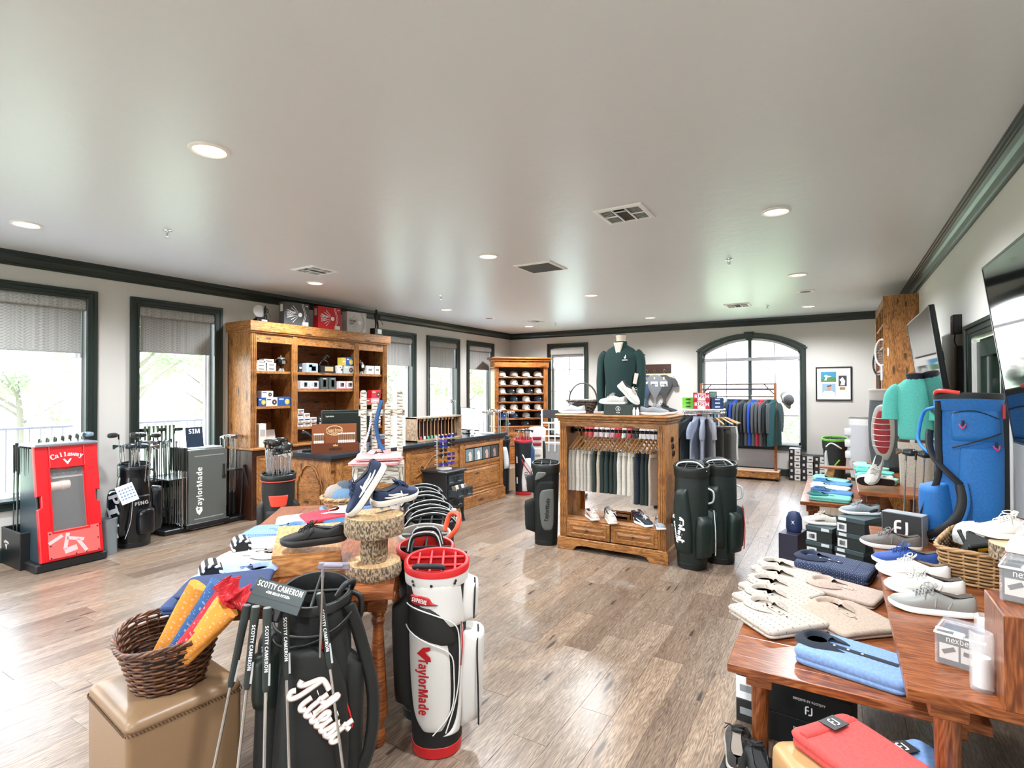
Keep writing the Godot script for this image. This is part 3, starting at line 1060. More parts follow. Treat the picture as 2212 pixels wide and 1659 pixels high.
func make_hanger(label: String,m: Material,group: String,clip:=false) -> Node3D:
	var t:=thing("clothes_hanger",label,"hanger",V(),0,group)
	var hook:=[]
	for k in 11:
		var a:=lerpf(-.7,PI+.2,k/10.0)
		hook.append(V(cos(a)*.022,sin(a)*.022-.008,0))
	hook.append_array([V(-.016,-.03,0),V(0,-.045,0),V(0,-.085,0)])
	put(N().tube(hook,.0022,6,true,1.0,V(0,0,1)),"hook",W.chrome,t)
	if clip:
		put(N().tube([V(-.17,-.2,0),V(-.1,-.15,0),V(-.02,-.088,0),V(.02,-.088,0),V(.1,-.15,0),V(.17,-.2,0)],.013,7,true,.6,V(0,0,1)),"arm",m,t)
		put(N().cyl(V(-.165,-.2,0),V(.165,-.2,0),.003),"bar",W.chrome,t)
		for sx in [-1,1]:
			put(N().box(V(.12*sx,-.215,0),V(.025,.04,.018),.003),"clip",W.chrome,t)
	else:
		put(N().tube(crom([V(-.215,-.165,.01),V(-.12,-.13,.0),V(-.03,-.088,0),V(.03,-.088,0),V(.12,-.13,0),V(.215,-.165,.01)],3),.012,7,true,.8,V(0,0,1)),"arm",m,t)
	return t
func hung_ring(w: float,y: float,th: float,sd: float) -> PackedVector3Array:
	var o:=PackedVector3Array()
	for k in 28:
		var a:=TAU*k/28
		var f:=noise.get_noise_2d(cos(a)*w*160+sd,y*24+signf(sin(a))*20)*.035
		o.append(V(cos(a)*w,y,(signf(sin(a))*pow(absf(sin(a)),.6)*th)+f*absf(sin(a))))
	return o
func make_hung(P: Dictionary,called: String,label: String,category: String,group: String) -> Node3D:
	var t:=thing(called,label,category,V(),0,group)
	var sd: float=P.get("seed",1)*31.0
	var ln: float=P.get("len",.72)
	var rings:=[]
	if P.get("kind","shirt")=="shirt":
		for q in [[.06,-.085,.03],[.085,-.1,.035],[.16,-.128,.03],[.215,-.155,.026],[.235,-.2,.03],[.232,-.3,.036],[.236,-.42,.034],[.24,-.56,.036],[.245,-.12-ln,.04]]:
			rings.append(hung_ring(q[0],q[1],q[2],sd))
		put(N().loft(rings,0),"body",P.m,t)
		for sx in [-1,1]:
			var e:=-.66 if P.get("long",false) else -.38
			put(N().tube(crom([V(.19*sx,-.16,.0),V(.25*sx,-.24,.01),V((.275 if e>-.5 else .27)*sx,lerpf(-.2,e,.6),.015),V((.285 if e>-.5 else .26)*sx,e,.01)],3),[.05,.055,.06,.062,.062,.06,.06,.058,.058,.055] if e>-.5 else [.05,.055,.056,.054,.052,.05,.046,.043,.04,.036],10,false,.5,V(0,0,1)),"sleeve",P.get("sm",P.m),t)
		put(N().lathe([U(.066,-.1),U(.062,-.066),U(.07,-.058),U(.085,-.098)],16,1.0,.6),"collar",P.get("cm",P.m),t)
	else:
		for q in [[.17,-.215,.016],[.175,-.25,.02],[.185,-.34,.03],[.18,-.5,.034],[.18,-.21-ln*.8,.034],[.185,-.21-ln,.036]]:
			rings.append(hung_ring(q[0],q[1],q[2],sd))
		put(N().loft(rings,1),"body",P.m,t)
		put(N().loft([hung_ring(.172,-.212,.018,900.0),hung_ring(.175,-.245,.022,900.0)],3),"waistband",P.get("cm",P.m),t)
	return t
func make_cap(m: Material,bm: Material,pm: Material,label: String,at: Vector3,turn: float,group: String) -> Node3D:
	var t:=thing("cap",label,"cap",at,turn,group)
	var rings:=[]
	for q in [[.088,.0],[.092,.03],[.088,.06],[.074,.088],[.05,.105],[.02,.112],[.003,.113]]:
		var r:=PackedVector3Array()
		for k in 18:
			var a:=TAU*k/18
			r.append(V(cos(a)*q[0]*.92,q[1]+.012+.008*maxf(0,-sin(a)),-sin(a)*q[0]*1.05*-1.0))
		rings.append(r)
	put(N().loft(rings,1),"crown",m,t)
	var rows:=[]
	for j in 4:
		var row:=PackedVector3Array()
		for k in 11:
			var a:=lerpf(-1.15,1.15,k/10.0)
			var e:=j/3.0
			row.append(V(sin(a)*.083*(1-.08*e),.014-.012*e*cos(a)-.016*pow(absf(sin(a)),2.0)*e,cos(a)*.09+e*.062*pow(maxf(cos(a),0),.5)))
		rows.append(row)
	put(N().grid(rows,false),"brim",bm,t)
	if pm:
		put(N().box(V(0,.062,.0915),V(.034,.026,.006),.002,Basis(Vector3.RIGHT,-.2)),"patch",pm,t)
	put(N().at(V(0,.122,0)).lathe([U(.008,0),U(.006,.005),U(0,.006)],8),"button",bm,t)
	return t
func on_face(s: Vector3,f: String,u: float,v: float,out: float) -> Transform3D:
	match f:
		"f": return T3(Basis(),V((u-.5)*s.x,v*s.y,s.z/2+out))
		"b": return T3(Basis(Vector3.UP,PI),V((.5-u)*s.x,v*s.y,-s.z/2-out))
		"l": return T3(Basis(Vector3.UP,-PI/2),V(-s.x/2-out,v*s.y,(u-.5)*s.z))
		"r": return T3(Basis(Vector3.UP,PI/2),V(s.x/2+out,v*s.y,(.5-u)*s.z))
	return T3(Basis(Vector3.RIGHT,-PI/2),V((u-.5)*s.x,s.y+out,(.5-v)*s.z))
func make_carton(called: String,label: String,category: String,s: Vector3,m: Material,at: Vector3,turn: float,group: String,prints:=[],words:=[]) -> Node3D:
	var t:=thing(called,label,category,at,turn,group)
	put(N().box(V(0,s.y/2,0),s,minf(.002,s.y*.05)),"carton",m,t)
	for q in prints:
		var fw: float=s.x if q[0] in ["f","b","t"] else s.z
		var fh: float=s.z if q[0]=="t" else s.y
		var o:=put(N().box(V(),V(q[3]*fw,q[4]*fh,.0012)),"print",q[5],t)
		o.transform=on_face(s,q[0],q[1],q[2],.0003)
	for q in words:
		txt(t,q[3],q[4],q[6],on_face(s,q[0],q[1],q[2],.0012),q[5])
	return t
func weave_ring(rx: float,rz: float,y: float,n: int,amp: float,ph: float,p:=2.4) -> Array:
	var o:=[]
	for k in n*3+1:
		var a:=TAU*k/(n*3)
		var e:=amp*sin(a*n/2.0+ph)
		var r:=1.0/pow(pow(absf(cos(a))/rx,p)+pow(absf(sin(a))/rz,p),1.0/p)+e
		o.append(V(cos(a)*r,y,sin(a)*r))
	return o
func make_basket(called: String,label: String,at: Vector3,turn: float,rx0: float,rz0: float,rx1: float,rz1: float,h: float,rows: int,stakes: int,m: Array,p:=2.4,dip:=.0,strand:=.006) -> Node3D:
	var t:=thing(called,label,"basket",at,turn)
	var inner:=[]
	for k in 6:
		var s:=k/5.0
		inner.append(flatring(sell(2*lerpf(rx0,rx1,s)-.01,2*lerpf(rz0,rz1,s)-.01,p,32),.004+s*h*.96))
	put(N().loft(inner,1),"liner",m[2],t)
	for k in rows:
		var s:=(k+.5)/rows
		var pts:=weave_ring(lerpf(rx0,rx1,s),lerpf(rz0,rz1,s),s*h,stakes,strand*.8,PI*(k % 2),p)
		for j in pts.size():
			pts[j].y+=dip*s*pow(cos(TAU*j/(pts.size()-1.0)),2)
		put(N().tube(pts,strand,5,false),"woven_strand",m[k % 2],t)
	var st:=N()
	for k in stakes:
		var a:=TAU*k/stakes
		var q:=[]
		for s in [.0,.5,1.0]:
			var r:=1.0/pow(pow(absf(cos(a))/lerpf(rx0,rx1,s),p)+pow(absf(sin(a))/lerpf(rz0,rz1,s),p),1.0/p)
			q.append(V(cos(a)*r,s*h+dip*s*pow(cos(a),2),sin(a)*r))
		st.tube(q,strand*.8,5)
	put(st,"stake",m[0],t)
	for j in 3:
		var q:=weave_ring(rx1+.004,rz1+.004,h,24,strand*.9,TAU*j/3,p)
		for k in q.size():
			q[k].y+=strand*.9*cos(TAU*k/(q.size()-1.0)*12+TAU*j/3)+dip*pow(cos(TAU*k/(q.size()-1.0)),2)
		put(N().tube(q,strand*1.05,6,false),"rim_braid",m[j % 2],t)
	return t
func panel_front(b: B,c: Vector3,w: float,h: float,d:=.012) -> void:
	b.at(c).frame(-w/2,w/2,-h/2,h/2,[U(0,.0),U(-.004,.008),U(-.016,.009),U(-.022,.001),U(-.03,.001),U(-.055,d),U(-.056,d)])
	var x:=w/2-.056
	var y:=h/2-.056
	b.quad(V(-x,-y,d),V(x,-y,d),V(x,y,d),V(-x,y,d))
	b.T=T3()
const FX:=PI/2
func left_displays() -> void:
	var red:=mt("#c8141c",.3)
	var blk:=mt("#15181a",.4)
	var t:=thing("club_display","red and black club display stand with a window, below the nearest window","display stand",V(-6.36,0,-2.25),FX)
	var q:=Basis(Vector3.RIGHT,-.17)
	var L:=T3(q,V(0,.08,.15))
	var b:=N()
	b.T=L
	b.ext(v2([-.245,0,-.245,.48,-.215,.5,-.215,.6,-.25,.6,-.25,1.06,-.14,1.06,-.14,.26,.245,.26,.245,.0]),.05,.008)
	b.T=L
	b.ext(v2([.245,.26,.245,.48,.215,.5,.215,.6,.25,.6,.25,1.06,.13,1.06,.13,.26]),.05,.008)
	b.T=L
	b.ext(v2([-.14,.86,-.02,.83,.13,.86,.13,1.06,-.14,1.06]),.05,.008)
	put(b,"front_panel",red,t)
	b=N(); b.T=L
	b.frame(-.14,.13,.26,.85,[U(.012,.05),U(.012,.06),U(.0,.06),U(-.006,.03)])
	put(b,"window_bezel",red,t)
	b=N(); b.T=L
	put(b.box(V(0,.55,.035),V(.27,.6,.004)),"window_pane",mt("#ffffff12",.05,0,{"transparency":1,"metallic_specular":.25}),t)
	b=N(); b.T=L
	put(b.box(V(.015,.145,.054),V(.4,.25,.006),.002),"poster_cover",mt("#d9625e",.12),t)
	b=N(); b.T=L
	for p in [[-.13,.19,.12,.03,.5],[-.05,.16,.03,.15,-.2],[.02,.17,.14,.03,-.3],[.07,.1,.03,.14,.5],[-.02,.08,.1,.05,.2]]:
		b.box(V(p[0],p[1],.058),V(p[2],p[3],.001),0,Basis(V(0,0,1),p[4]))
	put(b,"poster_print",mt("#e9b3b3",.2),t)
	b=N(); b.T=L
	for p in [[-.17,.25],[.2,.25],[-.17,.03],[.2,.03],[.2,.14],[.02,.03],[-.17,.14],[.1,.03]]:
		b.cyl(V(p[0],p[1],.056),V(p[0],p[1],.062),.006,.006,8)
	put(b,"screw",W.black,t)
	var word:="Callaway"
	for k in 8:
		var a:=(3.5-k)*.1
		txt(t,word[k],.052 if k else .062,W.white,L*T3(Basis(V(0,0,1),a),V(-sin(a)*.33,.94+(cos(a)-1)*.33+.03,.053)),.0,"Droid Serif")
	b=N(); b.T=L*T3(Basis(),V(0,0,.0515))
	put(b.ext(v2([-.034,.925,-.022,.928,.0,.9,.022,.928,.034,.925,.0,.872]),.003),"chevron",W.white,t)
	b=N()
	for sx in [-.238,.222]:
		b.at(V(sx,0,0),Basis(V(0,0,-1),Vector3.UP,V(1,0,0))).ext(v2([-.15,.08,.32,.08,.32,1.11,.025,1.11]),.016,.003)
	b.T=T3()
	b.box(V(0,.6,-.3),V(.47,1.04,.015),.004)
	put(N().box(V(0,.6,-.1),V(.44,1.0,.01)),"lining",W.black,t)
	put(b,"shell",mt("#33434a",.35),t)
	put(N().box(V(.0,.04,-.04),V(.56,.08,.46),.012),"base",blk,t)
	put(N().box(V(.0,1.14,-.13),V(.5,.03,.34),.008),"top_tray",mt("#a9b0b8",.25,.6),t)
	put(N().box(V(.02,.83,.0),V(.26,.014,.03),.002,Basis(Vector3.RIGHT,.2)),"rack_bar",mt("#c9c9c9",.4),t)
	b=N()
	for k in 8:
		b.cyl(V(-.1+k*.034,.842,-.03),V(-.095+k*.034,.87,.03),.008,.01,8)
	put(b,"rack_peg",W.black,t)
	b=N().cyl(V(-.13,.75,.0),V(.03,.755,.0),.042,.042,18).cyl(V(-.04,.752,.0),V(.0,.754,.0),.046,.046,18)
	put(b,"paper_roll",mt("#cdb9ac",.8),t)
	t=thing("club_bin","tall black bin with a white crest holding upturned clubs","bin",V(-6.66,0,-2.07))
	b=N().box(V(0,.01,0),V(.46,.02,.26))
	for sx in [-1,1]:
		b.box(V(.225*sx,.17,0),V(.012,.34,.26),.004).box(V(0,.17,.125*sx),V(.46,.34,.012),.004)
	put(b,"body",blk,t)
	put(N().at(V(0,.335,0),Basis(Vector3.RIGHT,-PI/2)).frame(-.22,.22,-.12,.12,[U(-.004,.008),U(.01,.012),U(.014,.0)]),"rim",mt("#2b3033",.3),t)
	for k in 8:
		var a:=(3.5-k)*.17
		txt(t,word[k],.03,W.white,T3(Basis(V(0,0,1),a),V(-.1-sin(a)*.09,.215+cos(a)*.06-.05,.132)),0,"Droid Serif")
	put(N().at(V(-.1,.15,.131)).ext(v2([-.02,.05,-.01,.05,0,.02,.01,.05,.02,.05,0,0]),.003),"chevron",W.white,t)
	var grip:=mt("#1b1f1c",.7)
	for k in 15:
		var c:=make_club("iron",1.02,"","upturned clubs in the black bin",mt("#88908c",.3,.8),grip,mt(["#5e6b63","#8c9a90","#3a3f3d"][k % 3],.3,.6))
		c.set_meta("label","dark-gripped club standing grip up in the black bin beside the red stand")
		c.transform=T3(Basis(V(0,0,1),PI+(.03 if k % 2 else -.02)),V(-6.85+(k % 8)*.052+(.02 if k>7 else .0),1.13+.02*sin(k*2.0),-2.02-.1*int(k>7)))
	for k in 7:
		var c:=make_club("iron",.98,"iron with an olive head leaning on the red stand, %s in its row" % NTH[k],"irons behind the red stand",mt("#4a4f3c",.35,.5))
		c.transform=T3(Basis(Vector3.UP,-.5)*Basis(Vector3.RIGHT,-.06),V(-6.66,.19+k*.006,-2.1-k*.06))
	var d:=make_club("wood",1.1,"driver with a pale blue head standing behind the red stand","",mt("#8fa2b4",.25,.4))
	d.transform=T3(Basis(Vector3.UP,.9),V(-6.7,.1,-2.52))
	t=thing("waste_bin","small cylindrical grey metal bin between the red stand and the black staff bag","bin",V(-6.34,0,-2.6))
	put(N().lathe([U(.075,0),U(.078,.01),U(.078,.345),U(.081,.35),U(.081,.358),U(.075,.358),U(.072,.1),U(0,.1)],24),"body",mt("#8b979c",.35,.5),t)
	var P:={"h":.87,"w0":.3,"d0":.28,"w1":.28,"d1":.26,"yc":.74,"tilt":.02,"belly":.03,"base":blk,"body":mt("#0d1013",.18),"collar":mt("#0d1013",.2),"rim":mt("#1c2226",.25),"p":2.2}
	t=make_bag(P,"glossy black staff bag full of clubs with large outlined letters down its side",V(-6.46,0,-2.89),1.15)
	var gl: Material=mt("#101418",.15)
	bag_patch(t,P,"ball_pocket",gl,[[.13,12,60],[.2,5,68],[.34,5,68],[.42,14,60]],.09)
	bag_patch(t,P,"upper_pocket",gl,[[.45,5,60],[.5,2,64],[.56,2,64]],.04)
	bag_patch(t,P,"side_pocket",gl,[[.12,-85,-25],[.3,-95,-15],[.5,-95,-10],[.64,-80,-20]],.1)
	bag_patch(t,P,"side_pocket",gl,[[.12,75,120],[.3,70,125],[.52,72,120],[.62,80,110]],.11)
	var sil:=mt("#c9cdd2",.25,.3)
	for k in 3:
		bag_text(t,P,"PING"[k+1],-40,.42-k*.12,.15,sil,-1.25,.1,.135)
	bag_text(t,P,"P",-40,.54,.15,sil,-1.25,.1,.12)
	bag_text(t,P,"PING",20,.47,.05,sil,.1,.12,.05)
	bag_line(t,P,"piping",sil,[[-20,.12,.08],[-8,.3,.05],[-5,.5,.03]],.003)
	bag_line(t,P,"piping",sil,[[-88,.12,.09],[-96,.35,.1],[-90,.6,.04]],.003)
	bag_handle(t,P,gl,60,.66,.82,.06)
	t=thing("price_card","white handwritten price card hanging on the black staff bag","card",V())
	t.transform=T3(face(V(.9,.05,.42))*Basis(V(0,0,1),.35),bag_pt(P,-30,.6,.0).rotated(Vector3.UP,1.15)+V(-6.3,0,-2.83))
	put(N().box(V(),V(.15,.19,.004),.001),"card",mt("#e8ecef",.5),t)
	b=N()
	for k in 4:
		for j in 5:
			b.box(V(-.05+j*.026,.05-k*.032,.003),V(.017,.012,.001),0,Basis(V(0,0,1),rng.randf_range(-.7,.7)))
	put(b,"handwriting",mt("#5b7fa6",.6),t)
	var hd:=[mt("#23261f",.3,.3),mt("#9aa0a4",.15,.9),mt("#30363a",.25,.4)]
	var protos:=[make_club("wood",1.1,"","clubs in the black staff bag",hd[0]),make_club("iron",.98,"","clubs in the black staff bag",hd[1]),make_club("wood",1.0,"","clubs in the black staff bag",hd[2])]
	var it:=[]
	for k in 14:
		it.append([[0,1,2,1,0,1,2][k % 7],-.1+(k % 5)*.05,.06+.012*(k % 3),-.08+int(k/5.0)*.07,.3+k*.45,-.06+.03*(k % 5),-.05+.05*(k % 3)])
	stand(protos,V(-6.46,0,-2.89),it,["club with a dark or steel head standing in the glossy black staff bag"])
	var gm:=mt("#565a57",.45)
	t=thing("club_display","grey slab-sided club display with white lettering and a small sign on top","display stand",V(-6.52,0,-3.705),FX)
	put(N().at(V(0,.48,-.01)).ext(rrect(.455,.935,.045,6),.04,.006),"front_panel",gm,t)
	b=N()
	for y in [.13,.87]:
		b.box(V(.01,y,.031),V(.35,.012,.003),.001)
	put(b,"groove",mt("#8c908d",.3),t)
	put(N().box(V(0,.06,-.2),V(.52,.06,.5),.01),"base",blk,t)
	put(N().box(V(.36,.03,-.13),V(.28,.06,.3),.01).box(V(-.33,.03,-.22),V(.3,.06,.44),.01),"side_tray",blk,t)
	put(N().box(V(-.3,.62,-.22),V(.26,.014,.4),.003).box(V(.36,.645,-.14),V(.24,.014,.2),.003),"side_shelf",mt("#27302f",.3),t)
	put(N().box(V(0,.5,-.1),V(.4,.86,.12),.01),"core",mt("#1d211f",.4),t)
	put(N().box(V(-.02,.96,-.1),V(.42,.02,.2),.006),"top_tray",mt("#c3ccd4",.2,.3),t)
	put(N().cyl(V(.19,.58,.03),V(.19,.75,.03),.014,.014,10).box(V(.19,.6,.03),V(.04,.05,.03),.006),"handle",W.black,t)
	txt(t,"TaylorMade",.088,W.white,T3(Basis(V(0,0,1),PI/2),V(-.105,.49,.032)),.5)
	put(N().at(V(-.105,.205,.031)).ext(v2([-.045,.06,-.03,.0,.0,-.03,.035,.02,.03,.06,.012,.055,-.01,.02,-.03,.06]),.003),"emblem",W.white,t)
	t=thing("counter_sign","small dark blue sign card with white capitals on top of the grey display","sign",V(-6.6,.972,-3.6),FX)
	put(N().box(V(0,.12,0),V(.2,.24,.012),.002,Basis(Vector3.RIGHT,-.15)),"card",mt("#1d2b40",.3),t)
	txt(t,"SIM",.075,W.white,T3(Basis(Vector3.RIGHT,-.15),V(0,.19,-.004)),.13)
	b=N()
	for k in 3:
		b.at(V(0,.07,.004),Basis(Vector3.RIGHT,PI/2-.15)).lathe([U(.03+k*.024,-.001),U(.03+k*.024,.001),U(.024+k*.024,.001)],24,1.0,.5)
	put(b,"print",mt("#8fb4dc",.3),t)
	protos=[make_club("wood",1.1,"","clubs on the left side of the grey display",hd[0]),make_club("iron",.96,"","clubs on the left side of the grey display",hd[1],null,mt("#39423c",.3,.4))]
	it=[]
	for k in 14:
		it.append([0 if k % 4==3 else 1,-.22+(k % 5)*.075,.09,-.11+int(k/5.0)*.09,1.8+.2*k,0,.02*(k % 3)])
	stand(protos,V(-6.76,0,-3.34),it,["club standing in the tray between the black staff bag and the grey display"])
	for k in 12:
		var c:=make_club("iron",.9,"dark-gripped club hung upside down at the near edge of the grey display","upside-down clubs by the grey display",hd[1],mt("#22261f",.6))
		c.transform=T3(Basis(V(0,0,1),PI),V(-6.52-.05*(k % 6),.98,-3.42-.045*int(k/6.0)))
	for k in 8:
		var c:=make_club("iron",1.0,"tall club with an olive grip behind the small sign","upright clubs behind the small sign",hd[1],mt("#4a513c",.6),mt("#4a5147",.4))
		c.transform=T3(Basis(V(0,0,1),PI),V(-6.86,1.24,-3.18-.045*k))
	protos=[make_club("iron",.98,"","clubs on the right side of the grey display",hd[1]),make_club("blade",.98,"","clubs on the right side of the grey display",mt("#d9dbe0",.15,.9))]
	it=[]
	for k in 10:
		it.append([k % 2,-.06+(k % 3)*.06,.08,.08-int(k/2.0)*.055,.7*k,.02,.0])
	stand(protos,V(-6.66,0,-4.06),it,["club with a bright steel head beside the right edge of the grey display"])
	t=thing("club_travel_cover","slim black cover with white markings leaning beside the bookcase","club cover",V(-6.5,.0,-4.16))
	put(N().tube([V(.1,.28,-.1),V(.05,.45,-.03),V(.0,.7,0)],[.03,.035,.025],10,true,.5),"sleeve",W.rubber,t)
	put(N().cyl(V(.115,.25,-.12),V(.103,.3,-.1),.028,.031,10),"tip",W.white,t)
	put(N().cyl(V(-.02,.0,.03),V(0,.68,0),.012),"pole",W.black,t)
	P={"h":.86,"w0":.26,"d0":.24,"w1":.3,"d1":.26,"yc":.78,"tilt":.015,"base":blk,"body":mt("#0f1210",.55),"collar":mt("#101412",.4),"rim":mt("#1b2020",.35),"p":2.3}
	t=make_bag(P,"black bag with a red front badge, packed with clubs, in front of the counter's end",V(-4.61,0,-3.31),.93)
	bag_line(t,P,"piping",mt("#c23a2c",.5),[[-90,.795,.01],[-45,.79,.01],[0,.788,.01],[45,.79,.01],[90,.795,.01]],.005)
	bag_patch(t,P,"badge",mt("#d9422e",.5),[[.555,-24,26],[.57,-30,32],[.63,-36,37],[.66,-38,38]],.008,4,10.0)
	bag_patch(t,P,"front_panel",mt("#151a17",.45),[[.08,-55,55],[.4,-55,55],[.52,-48,48]],.006,4,8.0)
	for sx in [-1,1]:
		bag_patch(t,P,"side_pocket",mt("#131614",.5),[[.08,62*sx,118*sx],[.3,58*sx,122*sx],[.6,62*sx,115*sx]],.05)
		bag_line(t,P,"side_stripe",mt("#9a2a22",.5) if sx<0 else mt("#b9bdbb",.5),[[72*sx,.08,.045],[74*sx,.2,.05],[72*sx,.32,.045]],.006)
	bag_text(t,P,"TaylorMade",-4,.4,.045,W.white,.12,.19,.012)
	put(N().box(V(.01,.362,.137),V(.2,.004,.001),0,Basis(V(0,0,1),.1)),"underline",mt("#c9a9a5",.5),t)
	protos=[make_club("wood",1.06,"","clubs in the black and red bag",mt("#3a3d3c",.2,.6)),make_club("iron",.98,"","clubs in the black and red bag"),make_club("mallet",.99,"","clubs in the black and red bag",mt("#2c2f31",.3,.5))]
	it=[]
	for k in 26:
		var a:=k*2.4
		var r:=.065*sqrt((k+.5)/26.0)
		it.append([[1,0,1,2,1,1,0][k % 7],cos(a)*r*1.1,.06+.015*(k % 4),sin(a)*r,a,cos(a)*.065,sin(a)*.055])
	stand(protos,V(-4.61,0,-3.31),it,["club with its steel head up, crowded in the black and red bag"])
func fluted(b: B,x: float,y0: float,y1: float,w: float,z: float) -> void:
	b.box(V(x,(y0+y1)/2,z),V(w,y1-y0,.03),.003)
	for k in 3:
		b.tube([V(x+(k-1)*w*.28,y0+.02,z+.016),V(x+(k-1)*w*.28,y1-.02,z+.016)],w*.1,6)
func trophy_urn(label: String,at: Vector3) -> void:
	var t:=thing("trophy_cup",label,"trophy",at,FX,"lidded trophy cups")
	var m:=mt("#22211f",.2,.5)
	var s:=mt("#d4d4d0",.15,.9)
	put(N().lathe([U(.05,0),U(.05,.02),U(.04,.024),U(.04,.04)],20),"base",s,t)
	put(N().lathe([U(.04,.04),U(.014,.05),U(.012,.07),U(.03,.08),U(.055,.11),U(.06,.15),U(.052,.168)],20),"bowl",m,t)
	put(N().lathe([U(.056,.168),U(.05,.182),U(.03,.196),U(.01,.202),U(.008,.212),U(.011,.22),U(0,.226)],20),"cover",s,t)
	put(N().box(V(0,.125,.058),V(.05,.05,.006),.002),"plaque",s,t)
	for sx in [-1,1]:
		put(N().tube(crom([V(.05*sx,.1,0),V(.085*sx,.12,0),V(.08*sx,.155,0),V(.052*sx,.155,0)],4),.006,6),"handle",m,t)
func figure(b: B,J: Dictionary,s: float) -> void:
	for l in J.limbs:
		var pts:=[]
		var rad:=[]
		for k in l.size():
			pts.append(l[k][0]*s)
			rad.append(l[k][1]*s)
		var p:=crom(pts,3)
		var rr:=[]
		for k in p.size():
			var f:=float(k)/3.0
			var i0:=mini(int(f),rad.size()-1)
			rr.append(lerpf(rad[i0],rad[mini(i0+1,rad.size()-1)],f-int(f)))
		b.tube(p,rr,8)
	b.at(J.head*s).lathe([U(0,-.07*s),U(.04*s,-.05*s),U(.055*s,0),U(.045*s,.05*s),U(0,.07*s)],12)
	if J.has("hat"):
		b.lathe([U(.085*s,.02*s),U(.06*s,.035*s),U(.05*s,.075*s),U(0,.085*s)],12)
	b.T=T3()
func bookcase() -> void:
	var t:=thing("bookcase","tall honey-wood bookcase with three bays of golf-ball boxes and trophies against the left wall","bookcase",V(-6.40,0,-5.41),FX)
	var w: Material=W.oak
	var half:=1.217
	var bays:=[[-1.14,-.61],[-.515,.51],[.61,1.13]]
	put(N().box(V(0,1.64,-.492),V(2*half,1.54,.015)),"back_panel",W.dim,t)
	for sx in [-1,1]:
		put(N().box(V((half-.012)*sx,1.64,-.25),V(.024,1.54,.5),.002),"side_panel",w,t)
	var b:=N()
	for x in [-.5625,.56]:
		b.box(V(x,1.52,-.25),V(.05,1.5,.47))
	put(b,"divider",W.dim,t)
	for x in [-1.18,-.5625,.56,1.175]:
		b=N()
		fluted(b,x,.9,2.41,.085,-.012)
		put(b,"pilaster",w,t)
	b=N()
	for q in bays:
		b.box(V((q[0]+q[1])/2,2.343,-.02),V(q[1]-q[0]+.02,.135,.03),.003)
	put(b,"frieze",w,t)
	put(N().box(V(0,2.478,-.22),V(2*half+.08,.13,.54),.006).box(V(0,2.405,-.22),V(2*half+.03,.02,.5),.003),"cornice",w,t)
	b=N().box(V(0,.9,-.2),V(2*half+.06,.03,.6),.006)
	put(b,"worktop",w,t)
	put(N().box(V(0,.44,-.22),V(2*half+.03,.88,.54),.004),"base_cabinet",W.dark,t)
	for k in 4:
		b=N()
		panel_front(b,V(-.9+k*.6,.46,.051),.54,.7)
		put(b,"cabinet_door",w,t)
	for q in [[0,1.87],[0,1.405],[1,1.868],[1,1.628],[1,1.1],[2,1.87],[2,1.41],[2,1.03]]:
		var s: Array=bays[q[0]]
		put(N().box(V((s[0]+s[1])/2,q[1]+.018,-.25),V(s[1]-s[0],.036,.44),.003),"shelf",w,t)
	var wh:=mt("#d9d6d2",.5)
	var ink:=mt("#2b2b2e",.5)
	var rd:=mt("#c3202c",.4)
	var gold:=mt("#c9b24a",.4)
	var blue:=mt("#1d4f94",.4)
	var big:=[[-4.911,.436,.321,"#4a4b4c","dark grey poster carton with white rays on top of the bookcase"],[-5.479,.44,.334,"#c21f28","red poster carton with white rays on top of the bookcase"],[-6.01,.42,.322,"#c9c6c6","silver poster carton with rays on top of the bookcase"]]
	for k in 3:
		var q: Array=big[k]
		var s:=V(q[1]*.86,q[2],.13)
		var line:=mt("#ececec",.4) if k<2 else mt("#8a8688",.4)
		var pr:=[["f",.86,.12,.22,.16,wh],["t",.5,.5,.98,.98,mt("#2a2a2c",.5)],["l",.5,.75,.5,.3,wh]]
		var c:=make_carton("poster_carton",q[4],"carton",s,mt(q[3],.35),V(-6.5,2.544,q[0]),FX-.12,"large cartons on the bookcase",pr,[["f",.27,.56,"CHROME",.04,.13,line if k<2 else ink],["f",.24,.45,"SOFT",.04,.09,line if k<2 else ink]])
		b=N()
		for j in 7:
			var a:=PI+(j-3)*.27
			var p0:=V(.05+cos(a)*.045,s.y/2+sin(a)*.045,s.z/2+.001)
			var e:=.2 if absf(j-3)<2 else .16
			if j==3: continue
			b.quad(p0,p0+V(.002,.004,0),V(.05+cos(a)*e,clampf(s.y/2+sin(a)*e+.008,.01,s.y-.01),s.z/2+.001),V(.05+cos(a)*e,clampf(s.y/2+sin(a)*e-.004,.005,s.y-.015),s.z/2+.001))
		for j in 2:
			b.tube([V(.075+j*.02,s.y-.005,s.z/2),V(.125+j*.02,s.y/2,s.z/2),V(.075+j*.02,.005,s.z/2)],.003,4)
		put(b,"ray_print",line,c)
		put(N().at(V(.05,s.y/2,s.z/2-.001),Basis(Vector3.RIGHT,PI/2)).lathe([U(.03,0),U(.03,.003),U(0,.004)],20),"ball_print",mt("#e8e8e8",.4),c)
		put(N().at(V(.15,s.y-.055,s.z/2)).ext(v2([-.02,.014,-.02,.02,.0,.03,.02,.02,.02,.014,.0,.022]),.002),"emblem",line,c)
	t=thing("glass_trophy","clear round glass trophy with a dark golfer on the left end of the bookcase","trophy",V(-6.5,2.544,-4.4),FX)
	put(N().box(V(0,.022,0),V(.17,.044,.09),.004).box(V(-.02,.055,0),V(.1,.03,.07),.01),"plinth",mt("#1d1714",.25),t)
	put(N().box(V(.02,.024,.047),V(.08,.024,.002)),"plaque",mt("#d9c9a8",.3,.5),t)
